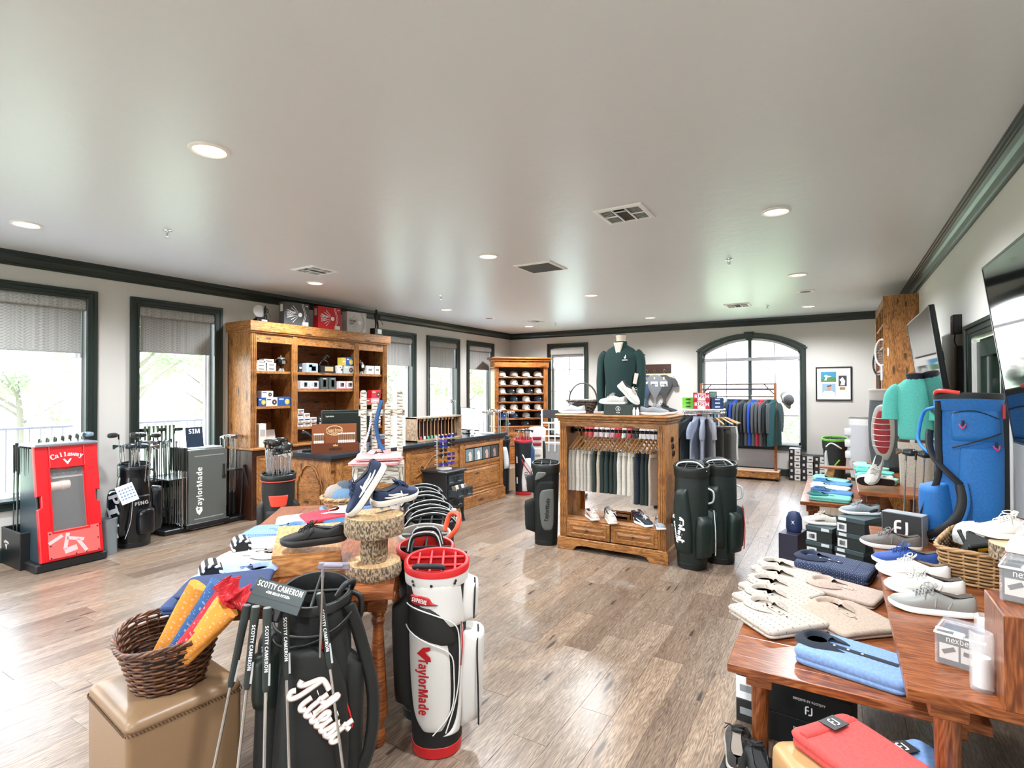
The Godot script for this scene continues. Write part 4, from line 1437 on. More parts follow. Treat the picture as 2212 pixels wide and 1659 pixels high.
	put(N().at(V(-.025,.15,-.008),Basis(Vector3.RIGHT,PI/2)).lathe([U(0,-.008),U(.078,-.008),U(.08,0),U(.078,.008),U(0,.008)],28),"disc",mt("#ffffff30",.03,0,{"transparency":1}),t)
	var G:={"limbs":[[[V(-.06,0,0),.035],[V(-.05,.25,.02),.05],[V(-.03,.5,0),.07]],[[V(.1,0,.02),.035],[V(.08,.25,.03),.05],[V(.03,.5,0),.07]],[[V(0,.45,0),.09],[V(0,.65,0),.1],[V(.0,.8,0),.11],[V(0,.9,0),.035]],[[V(-.1,.82,0),.045],[V(-.08,.65,.12),.035],[V(.08,.52,.16),.025]],[[V(.1,.82,0),.045],[V(.16,.66,.1),.035],[V(.1,.5,.16),.025]],[[V(.1,.52,.16),.012],[V(.25,.3,.2),.012],[V(.3,.22,.2),.022]]],"head":V(0,.95,.01)}
	b=N()
	figure(b,G,.18)
	var gf:=put(b,"golfer",mt("#191716",.3,.4),t)
	gf.position=V(.055,.044,.01)
	t=thing("golfer_statue","dark cast golfer in a hat on a block at the right end of the bookcase","statue",V(-6.45,2.544,-6.43),FX)
	put(N().box(V(0,.055,0),V(.17,.11,.11),.004),"plinth",mt("#1d1815",.3),t)
	put(N().box(V(.02,.06,.057),V(.09,.07,.003)),"plaque",mt("#b9b2a4",.3,.4),t)
	b=N()
	G.hat=1
	figure(b,G,.3)
	put(b,"figure",mt("#1a1512",.35,.3),t).position=V(0,.11,0)
	trophy_urn("dark lidded trophy cup on the top shelf of the bookcase's left bay",V(-6.5,1.906,-4.7))
	trophy_urn("dark lidded trophy cup on the top shelf of the bookcase's right bay",V(-6.5,1.906,-6.13))
	t=thing("runner_trophy","bronze running-player trophy on a wide base on the middle bay's top shelf","trophy",V(-6.52,1.904,-5.461),FX)
	put(N().box(V(0,.06,0),V(.26,.1,.12),.006).box(V(0,.007,0),V(.28,.014,.13)),"plinth",mt("#141816",.3),t)
	put(N().box(V(.02,.06,.062),V(.15,.065,.003)),"plaque",mt("#cdb58e",.3,.4),t)
	b=N()
	figure(b,{"limbs":[[[V(-.45,.0,0),.03],[V(-.32,.2,0),.05],[V(-.12,.38,0),.08]],[[V(.3,.0,.02),.035],[V(.3,.25,.03),.055],[V(-.05,.42,.02),.08]],[[V(-.1,.4,0),.1],[V(.08,.58,0),.12],[V(.2,.75,0),.12],[V(.28,.86,0),.05]],[[V(.22,.76,.09),.05],[V(.34,.6,.12),.045],[V(.42,.7,.1),.035]],[[V(.12,.74,-.09),.05],[V(-.05,.6,-.12),.045],[V(.1,.5,-.1),.035]]],"head":V(.33,.92,0)},.2)
	put(b,"figure",mt("#221c18",.3,.5),t).position=V(-.02,.108,0)
	var S:=[
		[-4.36,1.906,.13,.045,wh,"bottom white ball box of the left stack on the top shelf, left bay",0],[-4.36,1.951,.13,.045,wh,"middle white ball box of the left stack on the top shelf, left bay",0],[-4.36,1.996,.12,.045,wh,"top white ball box of the left stack on the top shelf, left bay",0],
		[-4.51,1.906,.13,.055,wh,"bottom white ball box of the right stack on the top shelf, left bay",0],[-4.51,1.961,.13,.05,wh,"middle white ball box of the right stack on the top shelf, left bay",0],[-4.47,2.011,.15,.05,wh,"top white ball box of the right stack on the top shelf, left bay",0],
		[-4.37,1.441,.1,.115,blue,"blue box with a yellow ball at the left end of the left bay's middle shelf",1],[-4.515,1.441,.17,.115,wh,"white box with rays between two blue boxes in the left bay",1],[-4.705,1.441,.19,.12,blue,"wide blue box with a yellow ball at the right of the left bay's middle shelf",1],[-4.45,1.556,.17,.085,wh,"white box on top of the boxes on the left bay's middle shelf",1],
		[-4.96,1.904,.06,.12,ink,"narrow black box at the left end of the middle bay's top shelf",0],[-5.16,1.904,.19,.132,mt("#b9c3cc",.3),"box with a photo print on the middle bay's top shelf",2],
		[-5.683,1.904,.055,.12,wh,"narrow black-and-white box right of the running trophy",1],[-5.835,1.904,.19,.12,mt("#b6beb8",.4),"silver box with a ball print right of the running trophy",1],[-5.74,2.024,.08,.12,gold,"small yellow-and-blue tube on the silver box",0],[-5.85,2.024,.13,.13,blue,"blue ball tube pack on the silver box",1],
		[-5.03,1.664,.135,.12,wh,"white range-finder box at the left of the middle shelf, middle bay",3],[-5.2,1.664,.14,.12,wh,"second white range-finder box on the middle shelf, middle bay",3],[-5.376,1.664,.12,.17,mt("#4c5452",.4),"tall grey range-finder box, nearer the white boxes",4],[-5.525,1.664,.12,.172,mt("#4c5452",.4),"tall grey range-finder box, nearer the red-edged boxes",4],[-5.69,1.664,.135,.122,wh,"red-edged white box right of the tall grey boxes",5],[-5.845,1.664,.135,.123,wh,"red-edged white box at the right end of the middle shelf",5],
		[-6.28,1.906,.16,.135,wh,"white ball box beside the trophy cup in the right bay",6],[-6.44,1.906,.12,.138,wh,"white ball box at the right end of the right bay's top shelf",6],
		[-6.1,1.446,.1,.07,mt("#e8a9b2",.4),"pink box lying at the left of the right bay's middle shelf",0],[-6.23,1.446,.1,.07,rd,"red box between two pink boxes in the right bay",0],[-6.39,1.446,.19,.07,mt("#e8a9b2",.4),"pink box lying at the right of the right bay's middle shelf",0],[-6.1,1.516,.08,.12,rd,"upright red box at the left in the right bay",0],[-6.41,1.516,.2,.135,rd,"upright red box with a white ball and rays in the right bay",1]]
	for q in S:
		var pr:=[]
		var wd:=[]
		match q[6]:
			0: pr=[["f",.5,.5,.6,.2,ink if q[4]==wh else wh]]
			1: pr=[["f",.25,.75,.35,.12,ink if q[4]==wh else wh]]
			2: pr=[["f",.5,.5,.8,.9,mt("#8fa7c4",.3)],["f",.62,.42,.4,.5,mt("#c9705c",.3)],["f",.35,.7,.3,.3,mt("#e9e4de",.3)]]
			3: pr=[["f",.62,.55,.42,.55,mt("#39474b",.3)],["f",.62,.58,.2,.3,mt("#a7c4c4",.3)],["f",.2,.6,.22,.5,mt("#b3b0ac",.4)],["f",.5,.05,1,.1,mt("#b5503c",.4)]]
			4: pr=[["f",.5,.5,.55,.65,ink],["f",.5,.5,.36,.55,mt("#9aa5a2",.3)],["f",.5,.45,.2,.2,mt("#7e2a30",.4)],["f",.5,.9,.5,.05,wh]]
			5: pr=[["f",.6,.55,.5,.5,mt("#55525f",.3)],["f",.72,.6,.2,.3,mt("#d6cfd6",.3)],["f",.5,.05,1,.1,rd],["f",.03,.5,.06,1,rd]]
			6: wd=[["f",.5,.5,"AVX",.05,q[2]*.5,ink]]
		var c:=make_carton("product_box",q[5],"box",V(q[2],q[3],.1),q[4],V(-6.48,q[1],q[0]),FX,"boxes on the bookcase shelves",pr,wd)
		if q[6]==1:
			var r: float=minf(q[2],q[3])*.32
			put(N().at(V(q[2]*.22,q[3]*.45,.05),Basis(Vector3.RIGHT,PI/2)).lathe([U(r,0),U(r*.98,.0015),U(r*.4,.0015)],18),"ball_print",gold if q[4]==blue else mt("#4a3030",.4),c)
			put(N().at(V(q[2]*.22,q[3]*.45,.051),Basis(Vector3.RIGHT,PI/2)).lathe([U(r*.4,0),U(0,.0015)],12),"ball_core",mt("#e9e9e6",.3),c)
	var k:=0
	for q in [[-4.97,1.136,4,wh],[-5.08,1.136,3,wh],[-5.19,1.136,2,wh],[-5.33,1.136,2,ink],[-5.45,1.136,3,ink],[-5.58,1.136,3,ink],[-5.7,1.136,3,ink],[-5.78,1.136,1,mt("#7cc23c",.4)],[-6.08,1.066,4,wh],[-6.18,1.066,3,ink],[-6.28,1.066,4,mt("#c3c6cc",.4)],[-6.38,1.066,3,ink],[-6.47,1.066,4,wh]]:
		for j in q[2]:
			var lt:="%s packet, %s up in its pile, %s pile from the bookcase's left, behind the counter" % ["white" if q[3]==wh else "black" if q[3]==ink else "coloured",NTH[j],NTH[k]]
			make_carton("product_packet",lt,"packet",V(.095,.062,.12),q[3],V(-6.5+.01*(j % 2),q[1]+j*.0625,q[0]),FX+.06*sin(j*3.0+k),"packets heaped on the lower shelves",[["f",.5,.6,.8,.25,ink if q[3]==wh else wh],["f",.35,.22,.4,.18,mt("#b0453c",.4) if (j+k) % 3==0 else mt("#9a9a9a",.4)]])
		k+=1
	make_carton("carton_column","tall narrow pale carton standing in the bookcase's lower left bay","carton",V(.1,.3,.1),mt("#d8cfc6",.6),V(-6.45,.916,-4.36),FX,"",[["f",.5,.6,.7,.3,mt("#a9a29c",.5)]])
	t=thing("paper_sheet","white sheet of paper leaning in the bookcase's lower left bay","paper",V(-6.62,.916,-4.6),FX)
	put(N().box(V(0,.1,0),V(.2,.2,.003),0,Basis(Vector3.RIGHT,-.2)),"sheet",mt("#cfcac6",.6),t)
	make_carton("paper_pad","small white pad right of the leaning sheet in the bookcase","paper",V(.12,.05,.1),wh,V(-6.55,.916,-4.75),FX,"")
const TT:=-.867
func lt(s: float,t: float,y: float) -> Vector3:
	return V(-1.71-.647*s-.763*t,y,-1.81-.763*s+.647*t)
func turned_leg(b: B,at: Vector3,h: float,r: float) -> void:
	b.at(at).lathe([U(r*.55,0),U(r*.8,.02),U(r*.8,.06),U(r*.55,.09),U(r*1.0,h*.2),U(r*.95,h*.3),U(r*.55,h-.16),U(r*.75,h-.13),U(r*.55,h-.11),U(r*.8,h-.1),U(r*.8,h-.08)],16)
	b.T=T3()
	b.box(at+V(0,h-.04,0),V(r*1.9,.08,r*1.9),.003)
func script_word(b: B,xf: Transform3D,s: float,r: float) -> void:
	var S:=[[.0,.62,.06,.5,.2,.6,.42,.92,.6,1.0,.95,.94],[.52,.97,.42,.6,.3,.25,.14,.1,.02,.22,.1,.34],[.68,.5,.62,.2,.72,.1,.84,.2],[.72,.68,.73,.7],[1.02,.85,.92,.35,.94,.12,1.06,.12,1.12,.22],[.86,.6,1.14,.62],[1.14,.25,1.3,.7,1.36,.95,1.28,.98,1.2,.6,1.2,.2,1.3,.1,1.4,.2],[1.4,.22,1.58,.4,1.54,.54,1.44,.48,1.42,.25,1.52,.1,1.66,.2],[1.74,.5,1.68,.2,1.78,.1,1.9,.22],[1.78,.68,1.79,.7],[1.9,.22,2.04,.56,2.08,.3,2.02,.1,1.9,.14],[2.02,.1,2.14,.14,2.2,.24],[2.36,.85,2.24,.35,2.26,.12,2.38,.12,2.46,.24],[2.18,.6,2.5,.62]]
	b.T=xf
	for q in S:
		var p:=[]
		for v in v2(q):
			p.append(V((v.x-1.22)*s*.42,(v.y-.5)*s*.5,0))
		b.tube(crom(p,4),r,6,true,.35,V(0,0,1))
	b.T=T3()
func shoe_def(hexup: String,hexsole: String,o:={}) -> Dictionary:
	var P:={"up":cloth(hexup,{"roughness":.7}),"sole":mt(hexsole,.5),"lace":cloth(hexup),"in":mt("#2a2a2c",.8)}
	P.merge(o,true)
	return P
func tipped(z: Vector3,y: Vector3,at: Vector3) -> Transform3D:
	var V:=Basis(V(.857,0,-.515),Vector3.UP,V(.515,0,.857))
	var a:=(V*z).normalized()
	var b:=(V*y).slide(a).normalized()
	return T3(Basis(b.cross(a),b,a),at)
func front_table() -> void:
	var t:=thing("display_table","long wooden table heaped with folded shirts in the foreground","table",lt(.975,.4775,0),TT)
	var b:=N()
	for k in 5:
		b.box(V(0,.73,(k-2)*.191),V(1.75,.036,.1895),.003)
	put(b,"tabletop",W.red,t)
	for sx in [-1,1]:
		put(N().box(V(.925*sx,.73,0),V(.1,.037,.955),.003),"breadboard_end",W.red,t)
	put(N().box(V(0,.665,.4),V(1.7,.09,.025)).box(V(0,.665,-.4),V(1.7,.09,.025)).box(V(.85,.665,0),V(.025,.09,.8)).box(V(-.85,.665,0),V(.025,.09,.8)),"apron",W.red,t)
	for sx in [-1,1]:
		for sz in [-1,1]:
			b=N()
			turned_leg(b,V(.86*sx,0,.4*sz),.712,.045)
			put(b,"leg",W.red,t)
	var Y:=.749
	t=thing("log_stand","two slices of tree trunk joined by a short log, standing on the table corner","display stand",V(-1.95,Y,-1.93),.6)
	var bark:=mt("#ffffff",.95,0,{"tex":tex_bark,"uv1_triplanar":true,"uv1_scale":V(9,5,9),"bump":tex_bark,"heightmap_scale":.4})
	var cut:=mt("#d8bd98",.8,0,{"tex":tex_pine,"uv1_scale":V(2,2,1)})
	for q in [[.0,.066,.132,"lower_slice"],[.066,.2,.066,"column"],[.2,.292,.142,"upper_slice"]]:
		var rings:=[]
		for j in 6:
			var ring:=PackedVector3Array()
			for k in 40:
				var a:=TAU*k/40
				var r: float=q[2]*(1+.05*noise.get_noise_2d(cos(a)*60+q[0]*900,sin(a)*60))+.005*noise.get_noise_2d(k*40,j*30)-(.006 if j in [0,5] else .0)
				ring.append(V(cos(a)*r,lerpf(q[0],q[1],j/5.0),-sin(a)*r))
			rings.append(ring)
		var s:=put(N().loft(rings,0),q[3],bark,t)
		b=N()
		b.lid(rings[5]); b.lid(rings[0],true)
		put(b,"cut_face",cut,s)
	var navy:=shoe_def("#1d2c4c","#d9d5cc",{"in":mt("#20242c",.9),"out":mt("#20303c",.6),"lace":cloth("#26365a"),"y0":.03,"marks":[[mt("#e8e6dd",.5),[V(.55,.25,0),V(.4,.55,0),V(.2,.85,0)],[-1,1],.006],[mt("#e8e6dd",.5),[V(.62,.35,0),V(.45,.3,0),V(.12,.5,0)],[-1,1],.006],[mt("#e8e6dd",.5),[V(.5,.1,0),V(.46,.8,0)],[-1,1],.005]]})
	var n1:=make_shoe(navy,"navy golf shoe with white stripes standing on its toe on the tree slice",V(),0,"navy shoes on the tree slice")
	n1.transform=tipped(V(-.55,-.83,.1),V(-.78,.5,.35),V(-1.885,1.275,-1.955))
	navy.side=-1
	n1=make_shoe(navy,"navy golf shoe tipped on its side behind the upright one, spikes showing",V(),0,"navy shoes on the tree slice")
	n1.transform=tipped(V(.55,.05,-.8),V(.5,.7,-.5),V(-1.96,1.075,-1.93))
	b=N()
	for k in 22:
		b.at(V(-.032+.02*(k % 4),.001,.03+.046*int(k/4.0))).lathe([U(.008,0),U(.006,-.008),U(0,-.009)],7)
	put(b,"spike",mt("#7fb0c8",.5),n1)
	t=thing("wooden_riser","sloping plain wooden riser box under the black golf shoe","riser",V(-2.35,Y,-1.864),.855)
	for sx in [-1,1]:
		put(N().at(V(.15*sx-.008,0,.16),Basis(V(0,0,-1),Vector3.UP,V(1,0,0))).ext(v2([0,0,.33,0,.33,.165,0,.105]),.016),"side",mt("#d6a06a",.5,0,{"tex":tex_pine,"uv1_scale":V(.9,1.2,1)}),t)
	put(N().box(V(0,.0525,.155),V(.316,.105,.014),.001),"front",mt("#d6a06a",.5,0,{"tex":tex_pine,"uv1_scale":V(.9,1.2,1)}),t)
	put(N().box(V(0,.13,-.005),V(.32,.012,.345),.001,Basis(Vector3.RIGHT,.18)),"lid",mt("#d6a06a",.5,0,{"tex":tex_pine,"uv1_scale":V(.9,1.2,1)}),t)
	var bs:=make_shoe(shoe_def("#14120f","#191613",{"L":.31,"y0":.03,"lace":cloth("#1c1a16"),"marks":[[mt("#050505",.4),[V(.6,.2,0),V(.45,.9,0)],[-1,1],.004]]}),"black golf shoe resting on the wooden riser, toe towards the shirts",V(),0)
	bs.transform=T3(Basis(Vector3.UP,-.89)*Basis(Vector3.RIGHT,.06),V(-2.105,Y+.15,-1.895))
	var stripe:=Image.create(64,64,false,Image.FORMAT_RGB8)
	stripe.fill(Color("#7d9bc4"))
	var ging:=Image.create(64,64,false,Image.FORMAT_RGB8)
	ging.fill(Color("#e6b9b6"))
	for k in 8:
		stripe.fill_rect(Rect2i(0,k*8,64,3),Color("#4a6ca2"))
		ging.fill_rect(Rect2i(0,k*8,64,4),Color("#d07d7c"))
	for k in 8:
		for j in 8:
			ging.fill_rect(Rect2i(k*8,j*8,4,8),Color("#d07d7c") if true else Color())
			ging.fill_rect(Rect2i(k*8,j*8,4,4),Color("#b9403f"))
	var sm:=mt("#ffffff",.9,0,{"tex":ImageTexture.create_from_image(stripe),"uv1_triplanar":true,"uv1_scale":Vector3.ONE*9})
	var gm:=mt("#ffffff",.9,0,{"tex":ImageTexture.create_from_image(ging),"uv1_triplanar":true,"uv1_scale":Vector3.ONE*9})
	W.stripe=sm
	var L:=[
		[1.08,.77,Y,-.1,{"m":sm,"cm":cloth("#5f80b0"),"nm":mt("#c9a58a",.8),"h":.045,"w":.27,"seed":1},"blue striped shirt at the far end of the shirt row"],
		[.84,.72,Y,.05,{"m":cloth("#bdb9bc"),"cm":cloth("#cfcbd2"),"nm":mt("#8c7f86",.8),"h":.035,"seed":2},"off-white shirt between the blue striped and the pale grey shirt"],
		[.56,.76,Y,-.12,{"m":cloth("#b0aca7"),"cm":cloth("#bab6b3"),"nm":mt("#4a4a48",.8),"h":.035,"seed":3},"pale grey shirt in front of the off-white one"],
		[.47,.66,Y,.1,{"m":gm,"h":.024,"collar":false,"seed":4},"red gingham shirt beside the wooden riser"],
		[.27,.75,Y,-.15,{"m":cloth("#8fa3cf"),"cm":cloth("#8fa3cf"),"nm":mt("#c2a68c",.8),"h":.045,"seed":5},"light blue shirt behind the sign plate"],
		[.02,.74,Y,.0,{"m":cloth("#2a3f6c"),"cm":cloth("#9fb4d6"),"h":.05,"w":.28,"seed":6},"dark navy shirt nearest the wicker basket"],
		[.02,.70,Y+.055,.12,{"m":cloth("#22335c"),"h":.03,"w":.24,"collar":false,"seed":7},"dark blue shirt lying on the navy one"],
		[1.36,.5,Y,.4,{"m":cloth("#c02a3c"),"cm":cloth("#e9e6ee"),"h":.07,"seed":8},"red shirt with a white collar behind the black shoe"],
		[1.34,.66,Y,.2,{"m":cloth("#e2dfe6"),"h":.05,"seed":9,"collar":false},"white shirt under the red one behind the black shoe"],
		[1.58,.42,Y,.3,{"m":cloth("#6f8fb9"),"cm":cloth("#33485f"),"h":.07,"seed":10},"blue checked shirt by the basket of hats"],
		[1.2,.32,Y,.5,{"m":cloth("#1b5c86"),"cm":cloth("#59d0a0"),"h":.06,"seed":11},"teal-trimmed blue shirt behind the tree slice"]]
	for q in L:
		make_shirt(q[4],q[5],lt(q[0],q[1],q[2]),TT+q[3],"folded shirts on the front table")
	for k in 2:
		t=thing("rolled_belt",["black and white braided belt rolled up beside the off-white shirt","black and white braided belt rolled up beside the light blue shirt"][k],"belt",lt([.71,.28][k],.86,Y),TT+.4,"braided belts")
		for j in 2:
			b=N()
			for m in 6:
				var p:=[]
				for a in 49:
					var an:=TAU*a/48.0
					p.append(V(-.048+m*.019+.006*sin(an*8+j*PI),.045+cos(an)*(.04+.004*cos(an*8+j*PI)),sin(an)*(.04+.004*cos(an*8+j*PI))))
				b.tube(p,.0075,5,false)
			put(b,"braid",[mt("#e6e6e6",.7),mt("#17181c",.7)][j],t)
		put(N().cyl(V(-.055,.045,0),V(.055,.045,0),.034),"core",W.black,t)
	t=thing("picket_chair","small weathered white chair with a picket back, standing at the table's far end","chair",lt(1.78,.2,Y),.72)
	var ww:=mt("#d9d4ca",.85,0,{"tex":noisetex(256,["#8a8177","#e8e4dc","#ffffff"],[.3,.45,.8],.03,31),"uv1_scale":V(1,6,1)})
	put(N().box(V(0,.335,0),V(.37,.02,.3),.003),"seat",ww,t)
	put(N().box(V(0,.265,.13),V(.33,.12,.018),.002).box(V(0,.27,-.13),V(.33,.11,.018),.002).box(V(-.165,.27,0),V(.018,.11,.26),.002).box(V(.165,.27,0),V(.018,.11,.26),.002),"apron",ww,t)
	for sx in [-1,1]:
		for sz in [-1,1]:
			put(N().box(V(.165*sx,.1625,.13*sz),V(.04,.325,.04),.003),"leg",ww,t)
	for k in 4:
		var x: float=[-.13,-.045,.055,.15][k]
		var h: float=[.9,.8,.8,.9][k]
		put(N().at(V(x,0,-.15)).ext(v2([-.022,.26,.022,.26,.024,h-.02,.012,h,-.012,h,-.024,h-.02]),.018,.002),"picket",ww,t)
	put(N().box(V(.01,.72,-.16),V(.36,.05,.016),.002),"back_rail",ww,t)
	var pk:=cloth("#e6a7a6")
	make_shirt({"m":pk,"h":.03,"w":.36,"d":.33,"seed":14,"collar":false},"pink shirt lowest in the pile on the small white chair",lt(1.75,.22,Y+.346),.62,"pink shirts on the small chair")
	make_shirt({"m":pk,"h":.03,"w":.33,"d":.32,"seed":15,"nm":mt("#4b3330",.8)},"pink shirt on top of the pile on the small white chair",lt(1.76,.2,Y+.378),.75,"pink shirts on the small chair")
	var hg:=lt(1.78,.2,Y)
	t=thing("hanging_belt","blue webbing belt hung over the pickets of the small white chair","belt",hg,.72)
	put(N().tube(crom([V(.005,.82,-.135),V(-.0,.78,-.11),V(-.03,.65,-.1),V(-.01,.5,-.1),V(.05,.4,-.06),V(.08,.39,.0)],4),.016,6,true,.25,V(0,0,1)),"strap",mt("#1f4d7c",.7),t)
	put(N().box(V(.09,.395,.03),V(.035,.012,.06),.003,Basis(Vector3.UP,.3)),"buckle",mt("#2a2320",.3,.6),t)
	t=thing("hanging_belt","white braided cord belt hung at the near side of the small white chair's back","belt",hg,.72)
	b=N()
	for j in 2:
		var p:=[]
		for k in 40:
			var s:=k/39.0
			p.append(V(-.07-.11*pow(s,2.0)+.006*cos(s*60+j*PI),.72-.37*s,-.12+.08*s+.005*sin(s*60+j*PI)))
		b.tube(p,.005,5)
	put(b,"cord",mt("#c9cad8",.7),t)
	var wick:=[mt("#b79468",.7),mt("#8f6d47",.7),mt("#5b432c",.8)]
	make_basket("hat_basket","flared pale wicker basket holding folded hats at the table's far end",lt(1.6,.44,Y),.3,.09,.09,.15,.15,.13,9,20,wick,2.0,.0,.007)
	for k in 3:
		make_cap(cloth(["#5f7f9c","#9a9088","#4b5560"][k]),cloth(["#4a6a86","#c2b9b0","#39424c"][k]),null,["blue hat in the pale wicker basket","pale brown hat in the pale wicker basket","dark grey hat at the back of the pale wicker basket"][k],lt(1.6+.04*(k-1),.44+.04*(k % 2),Y+.07+.02*k),2.0+k,"hats in the wicker basket")
func foreground() -> void:
	var lea:=mt("#8c6f52",.36,0,{"bump":tex_lea,"uv1_triplanar":true,"uv1_scale":Vector3.ONE*7.0,"heightmap_scale":.03})
	var t:=thing("leather_ottoman","brown leather cube ottoman with stitched seams, below the wicker basket","ottoman",V(-2.185,0,-1.088),-.12)
	var rings:=[]
	for q in [[.985,.0],[1,.01],[1.0,.25],[1.005,.5],[.99,.515]]:
		rings.append(flatring(rrect(.415*q[0],.375*q[0],.02),q[1]))
	put(N().loft(rings),"body",lea,t)
	rings=[]
	for q in [[.985,.512],[1.01,.52],[1.012,.53],[.98,.547],[.9,.556],[.7,.561],[.4,.563],[.05,.564]]:
		rings.append(flatring(rrect(.415*q[0],.375*q[0],.03),q[1]))
	put(N().loft(rings),"cushion_top",lea,t)
	var b:=N()
	var c:=rrect(.424,.384,.022,3)
	for k in c.size():
		var a:=c[k]
		var d:=c[(k+1) % c.size()]
		var n:=maxi(1,int(a.distance_to(d)/.011))
		for j in n:
			var p:=a.lerp(d,float(j)/n)
			var e:=a.lerp(d,(j+.6)/n)
			b.tube([V(p.x,.508,p.y),V(e.x,.519,e.y)],.0024,4)
	put(b,"stitching",mt("#5c4128",.6),t)
	var dk:=[mt("#4a2a18",.35),mt("#6b4226",.35),mt("#1c100b",.7)]
	make_basket("bandana_basket","dark glossy wicker basket of rolled bandanas on the leather ottoman",V(-2.195,.564,-1.1),-.3,.15,.115,.205,.16,.15,14,32,dk,2.6,.035,.0055)
	var ps:=Image.create(128,128,false,Image.FORMAT_RGBA8)
	for k in 26:
		var p:=Vector2i(rng.randi() % 118,rng.randi() % 118)
		if k % 2==0:
			for j in 5:
				var a:=j*TAU/5
				ps.fill_rect(Rect2i(p.x+5+int(cos(a)*5),p.y+5+int(sin(a)*5),2,3),Color(1,1,1,.9))
			ps.fill_rect(Rect2i(p.x+4,p.y+4,4,1),Color(1,1,1,.9))
		else:
			ps.fill_rect(Rect2i(p.x,p.y,4,2),Color(1,1,1,.8))
	var pt:=ImageTexture.create_from_image(ps)
	var cols:=["#d98a2e","#2f5587","#c4202c","#dd8f35"]
	var nm:=["orange bandana roll at the far left of the wicker basket","blue paisley bandana roll between the orange and the red roll","red bandana roll with a gathered end","wide orange bandana roll nearest the viewer in the basket"]
	for k in 4:
		t=thing("bandana_roll",nm[k],"bandana",V(),0,"bandanas in the basket")
		var m:=mt(cols[k],.9,0,{"uv1_scale":V(9,9,1),"detail_enabled":true,"detail_albedo":pt})
		var rr:=[]
		for j in 11:
			var s:=j/10.0
			var w: float=[.042,.042,.044,.056][k]*(.75+.35*s)
			var ring:=PackedVector3Array()
			for a in 20:
				var an:=TAU*a/20
				var f:=1+.12*sin(an*3+s*2+k)+.05*sin(an*7+s*5)
				ring.append(V(cos(an)*w*f*1.25,s*.4,sin(an)*w*f*.75))
			rr.append(ring)
		put(N().loft(rr,3),"roll",m,t)
		if k==2:
			var rf:=[]
			for j in 4:
				var ring:=PackedVector3Array()
				for a in 24:
					var an:=TAU*a/24
					var w2:=.03+.014*j+.006*sin(an*6)*j
					ring.append(V(cos(an)*w2,.39+.018*j-.012*sin(an*6)*j,sin(an)*w2))
				rf.append(ring)
			put(N().loft(rf,0),"ruffle",m,t)
		var o: Vector3=[V(-2.198,.64,-1.07),V(-2.12,.64,-1.06),V(-2.095,.63,-1.035),V(-2.05,.67,-1.06)][k]
		var e: Vector3=[V(-2.08,.91,-1.153),V(-1.99,.917,-1.184),V(-1.924,.889,-1.177),V(-1.9,.864,-1.157)][k]
		var up:=(e-o).normalized()
		var zz:=(V(.5,.3,.85)).slide(up).normalized()
		t.transform=T3(Basis(up.cross(zz),up,zz)*(o.distance_to(e)/.4),o)
	var blk:=mt("#0b0d0c",.5)
	var P:={"h":.86,"w0":.26,"d0":.25,"w1":.27,"d1":.25,"yc":.8,"tilt":.045,"belly":.012,"base":blk,"body":cloth("#141615",{"roughness":.75}),"collar":mt("#0f1110",.5),"rim":mt("#101211",.45),"p":2.1,"nx":2,"nz":2}
	var bag:=make_bag(P,"large black bag with white flowing script and red piping, putters leaning on it",V(-1.735,.0,-1.375),.72)
	bag.basis=Basis(V(-.14,0,.11).normalized(),.15)*Basis(Vector3.UP,.72)
	var fab:=cloth("#111312",{"roughness":.6})
	bag_patch(bag,P,"front_pocket",fab,[[.06,-46,60],[.2,-54,74],[.45,-50,70],[.62,-40,44],[.68,-28,20]],.05)
	bag_patch(bag,P,"side_pocket",fab,[[.06,-120,-58],[.3,-125,-56],[.6,-115,-52],[.72,-105,-60]],.07)
	bag_patch(bag,P,"ball_pocket",mt("#14201c",.4),[[.44,-84,-54],[.55,-90,-50],[.66,-84,-54]],.085)
	bag_patch(bag,P,"side_pocket",fab,[[.08,70,120],[.35,66,122],[.62,68,115]],.06)
	var rp:=mt("#d2282a",.4)
	bag_line(bag,P,"piping",rp,[[18,.79,.01],[22,.62,.035],[48,.5,.03],[70,.36,.035],[74,.22,.03],[55,.08,.035]],.0045)
	bag_line(bag,P,"piping",rp,[[26,.76,.008],[30,.64,.012],[40,.56,.02]],.003)
	b=N()
	var c0:=bag_pt(P,20,.47,.055)
	var dir:=V(sin(deg_to_rad(16)),.0,cos(deg_to_rad(16)))
	script_word(b,T3(face(dir)*Basis(V(0,0,1),-.86),c0),.25,.0105)
	put(b,"script_edge",mt("#d8b4a8",.6),bag)
	b=N()
	script_word(b,T3(face(dir)*Basis(V(0,0,1),-.86),c0+dir*.003),.25,.0072)
	put(b,"script_lettering",mt("#eceae4",.6),bag)
	txt(bag,"Titleist",.04,W.white,T3(face(V(-.85,0,.52)),bag_pt(P,-60,.655,.06)),.07,"Droid Serif",true,.2)
	bag_line(bag,P,"cord",W.black,[[-80,.71,.02],[-40,.68,.03],[0,.69,.035],[40,.73,.03],[75,.78,.02]],.006)
	bag_line(bag,P,"cord",W.black,[[-75,.75,.02],[-30,.72,.03],[20,.72,.04],[60,.77,.03],[85,.8,.02]],.006)
	bag_line(bag,P,"shoulder_strap",fab,[[62,.8,.02],[80,.66,.05],[86,.45,.1],[84,.25,.09],[80,.1,.02]],.026,0,.4)
	bag_handle(bag,P,W.black,88,.72,.84,.04)
	bag_line(bag,P,"handle_loop",W.black,[[45,.84,.0],[55,.885,.02],[75,.885,.02],[88,.845,.0]],.011)
	t=thing("sign_plate","dark green sign plate with white capitals clipped to the black bag's mouth","sign",V())
	var sb:=face(V(.42,.42,.8).normalized(),V(-.33,1,.1))
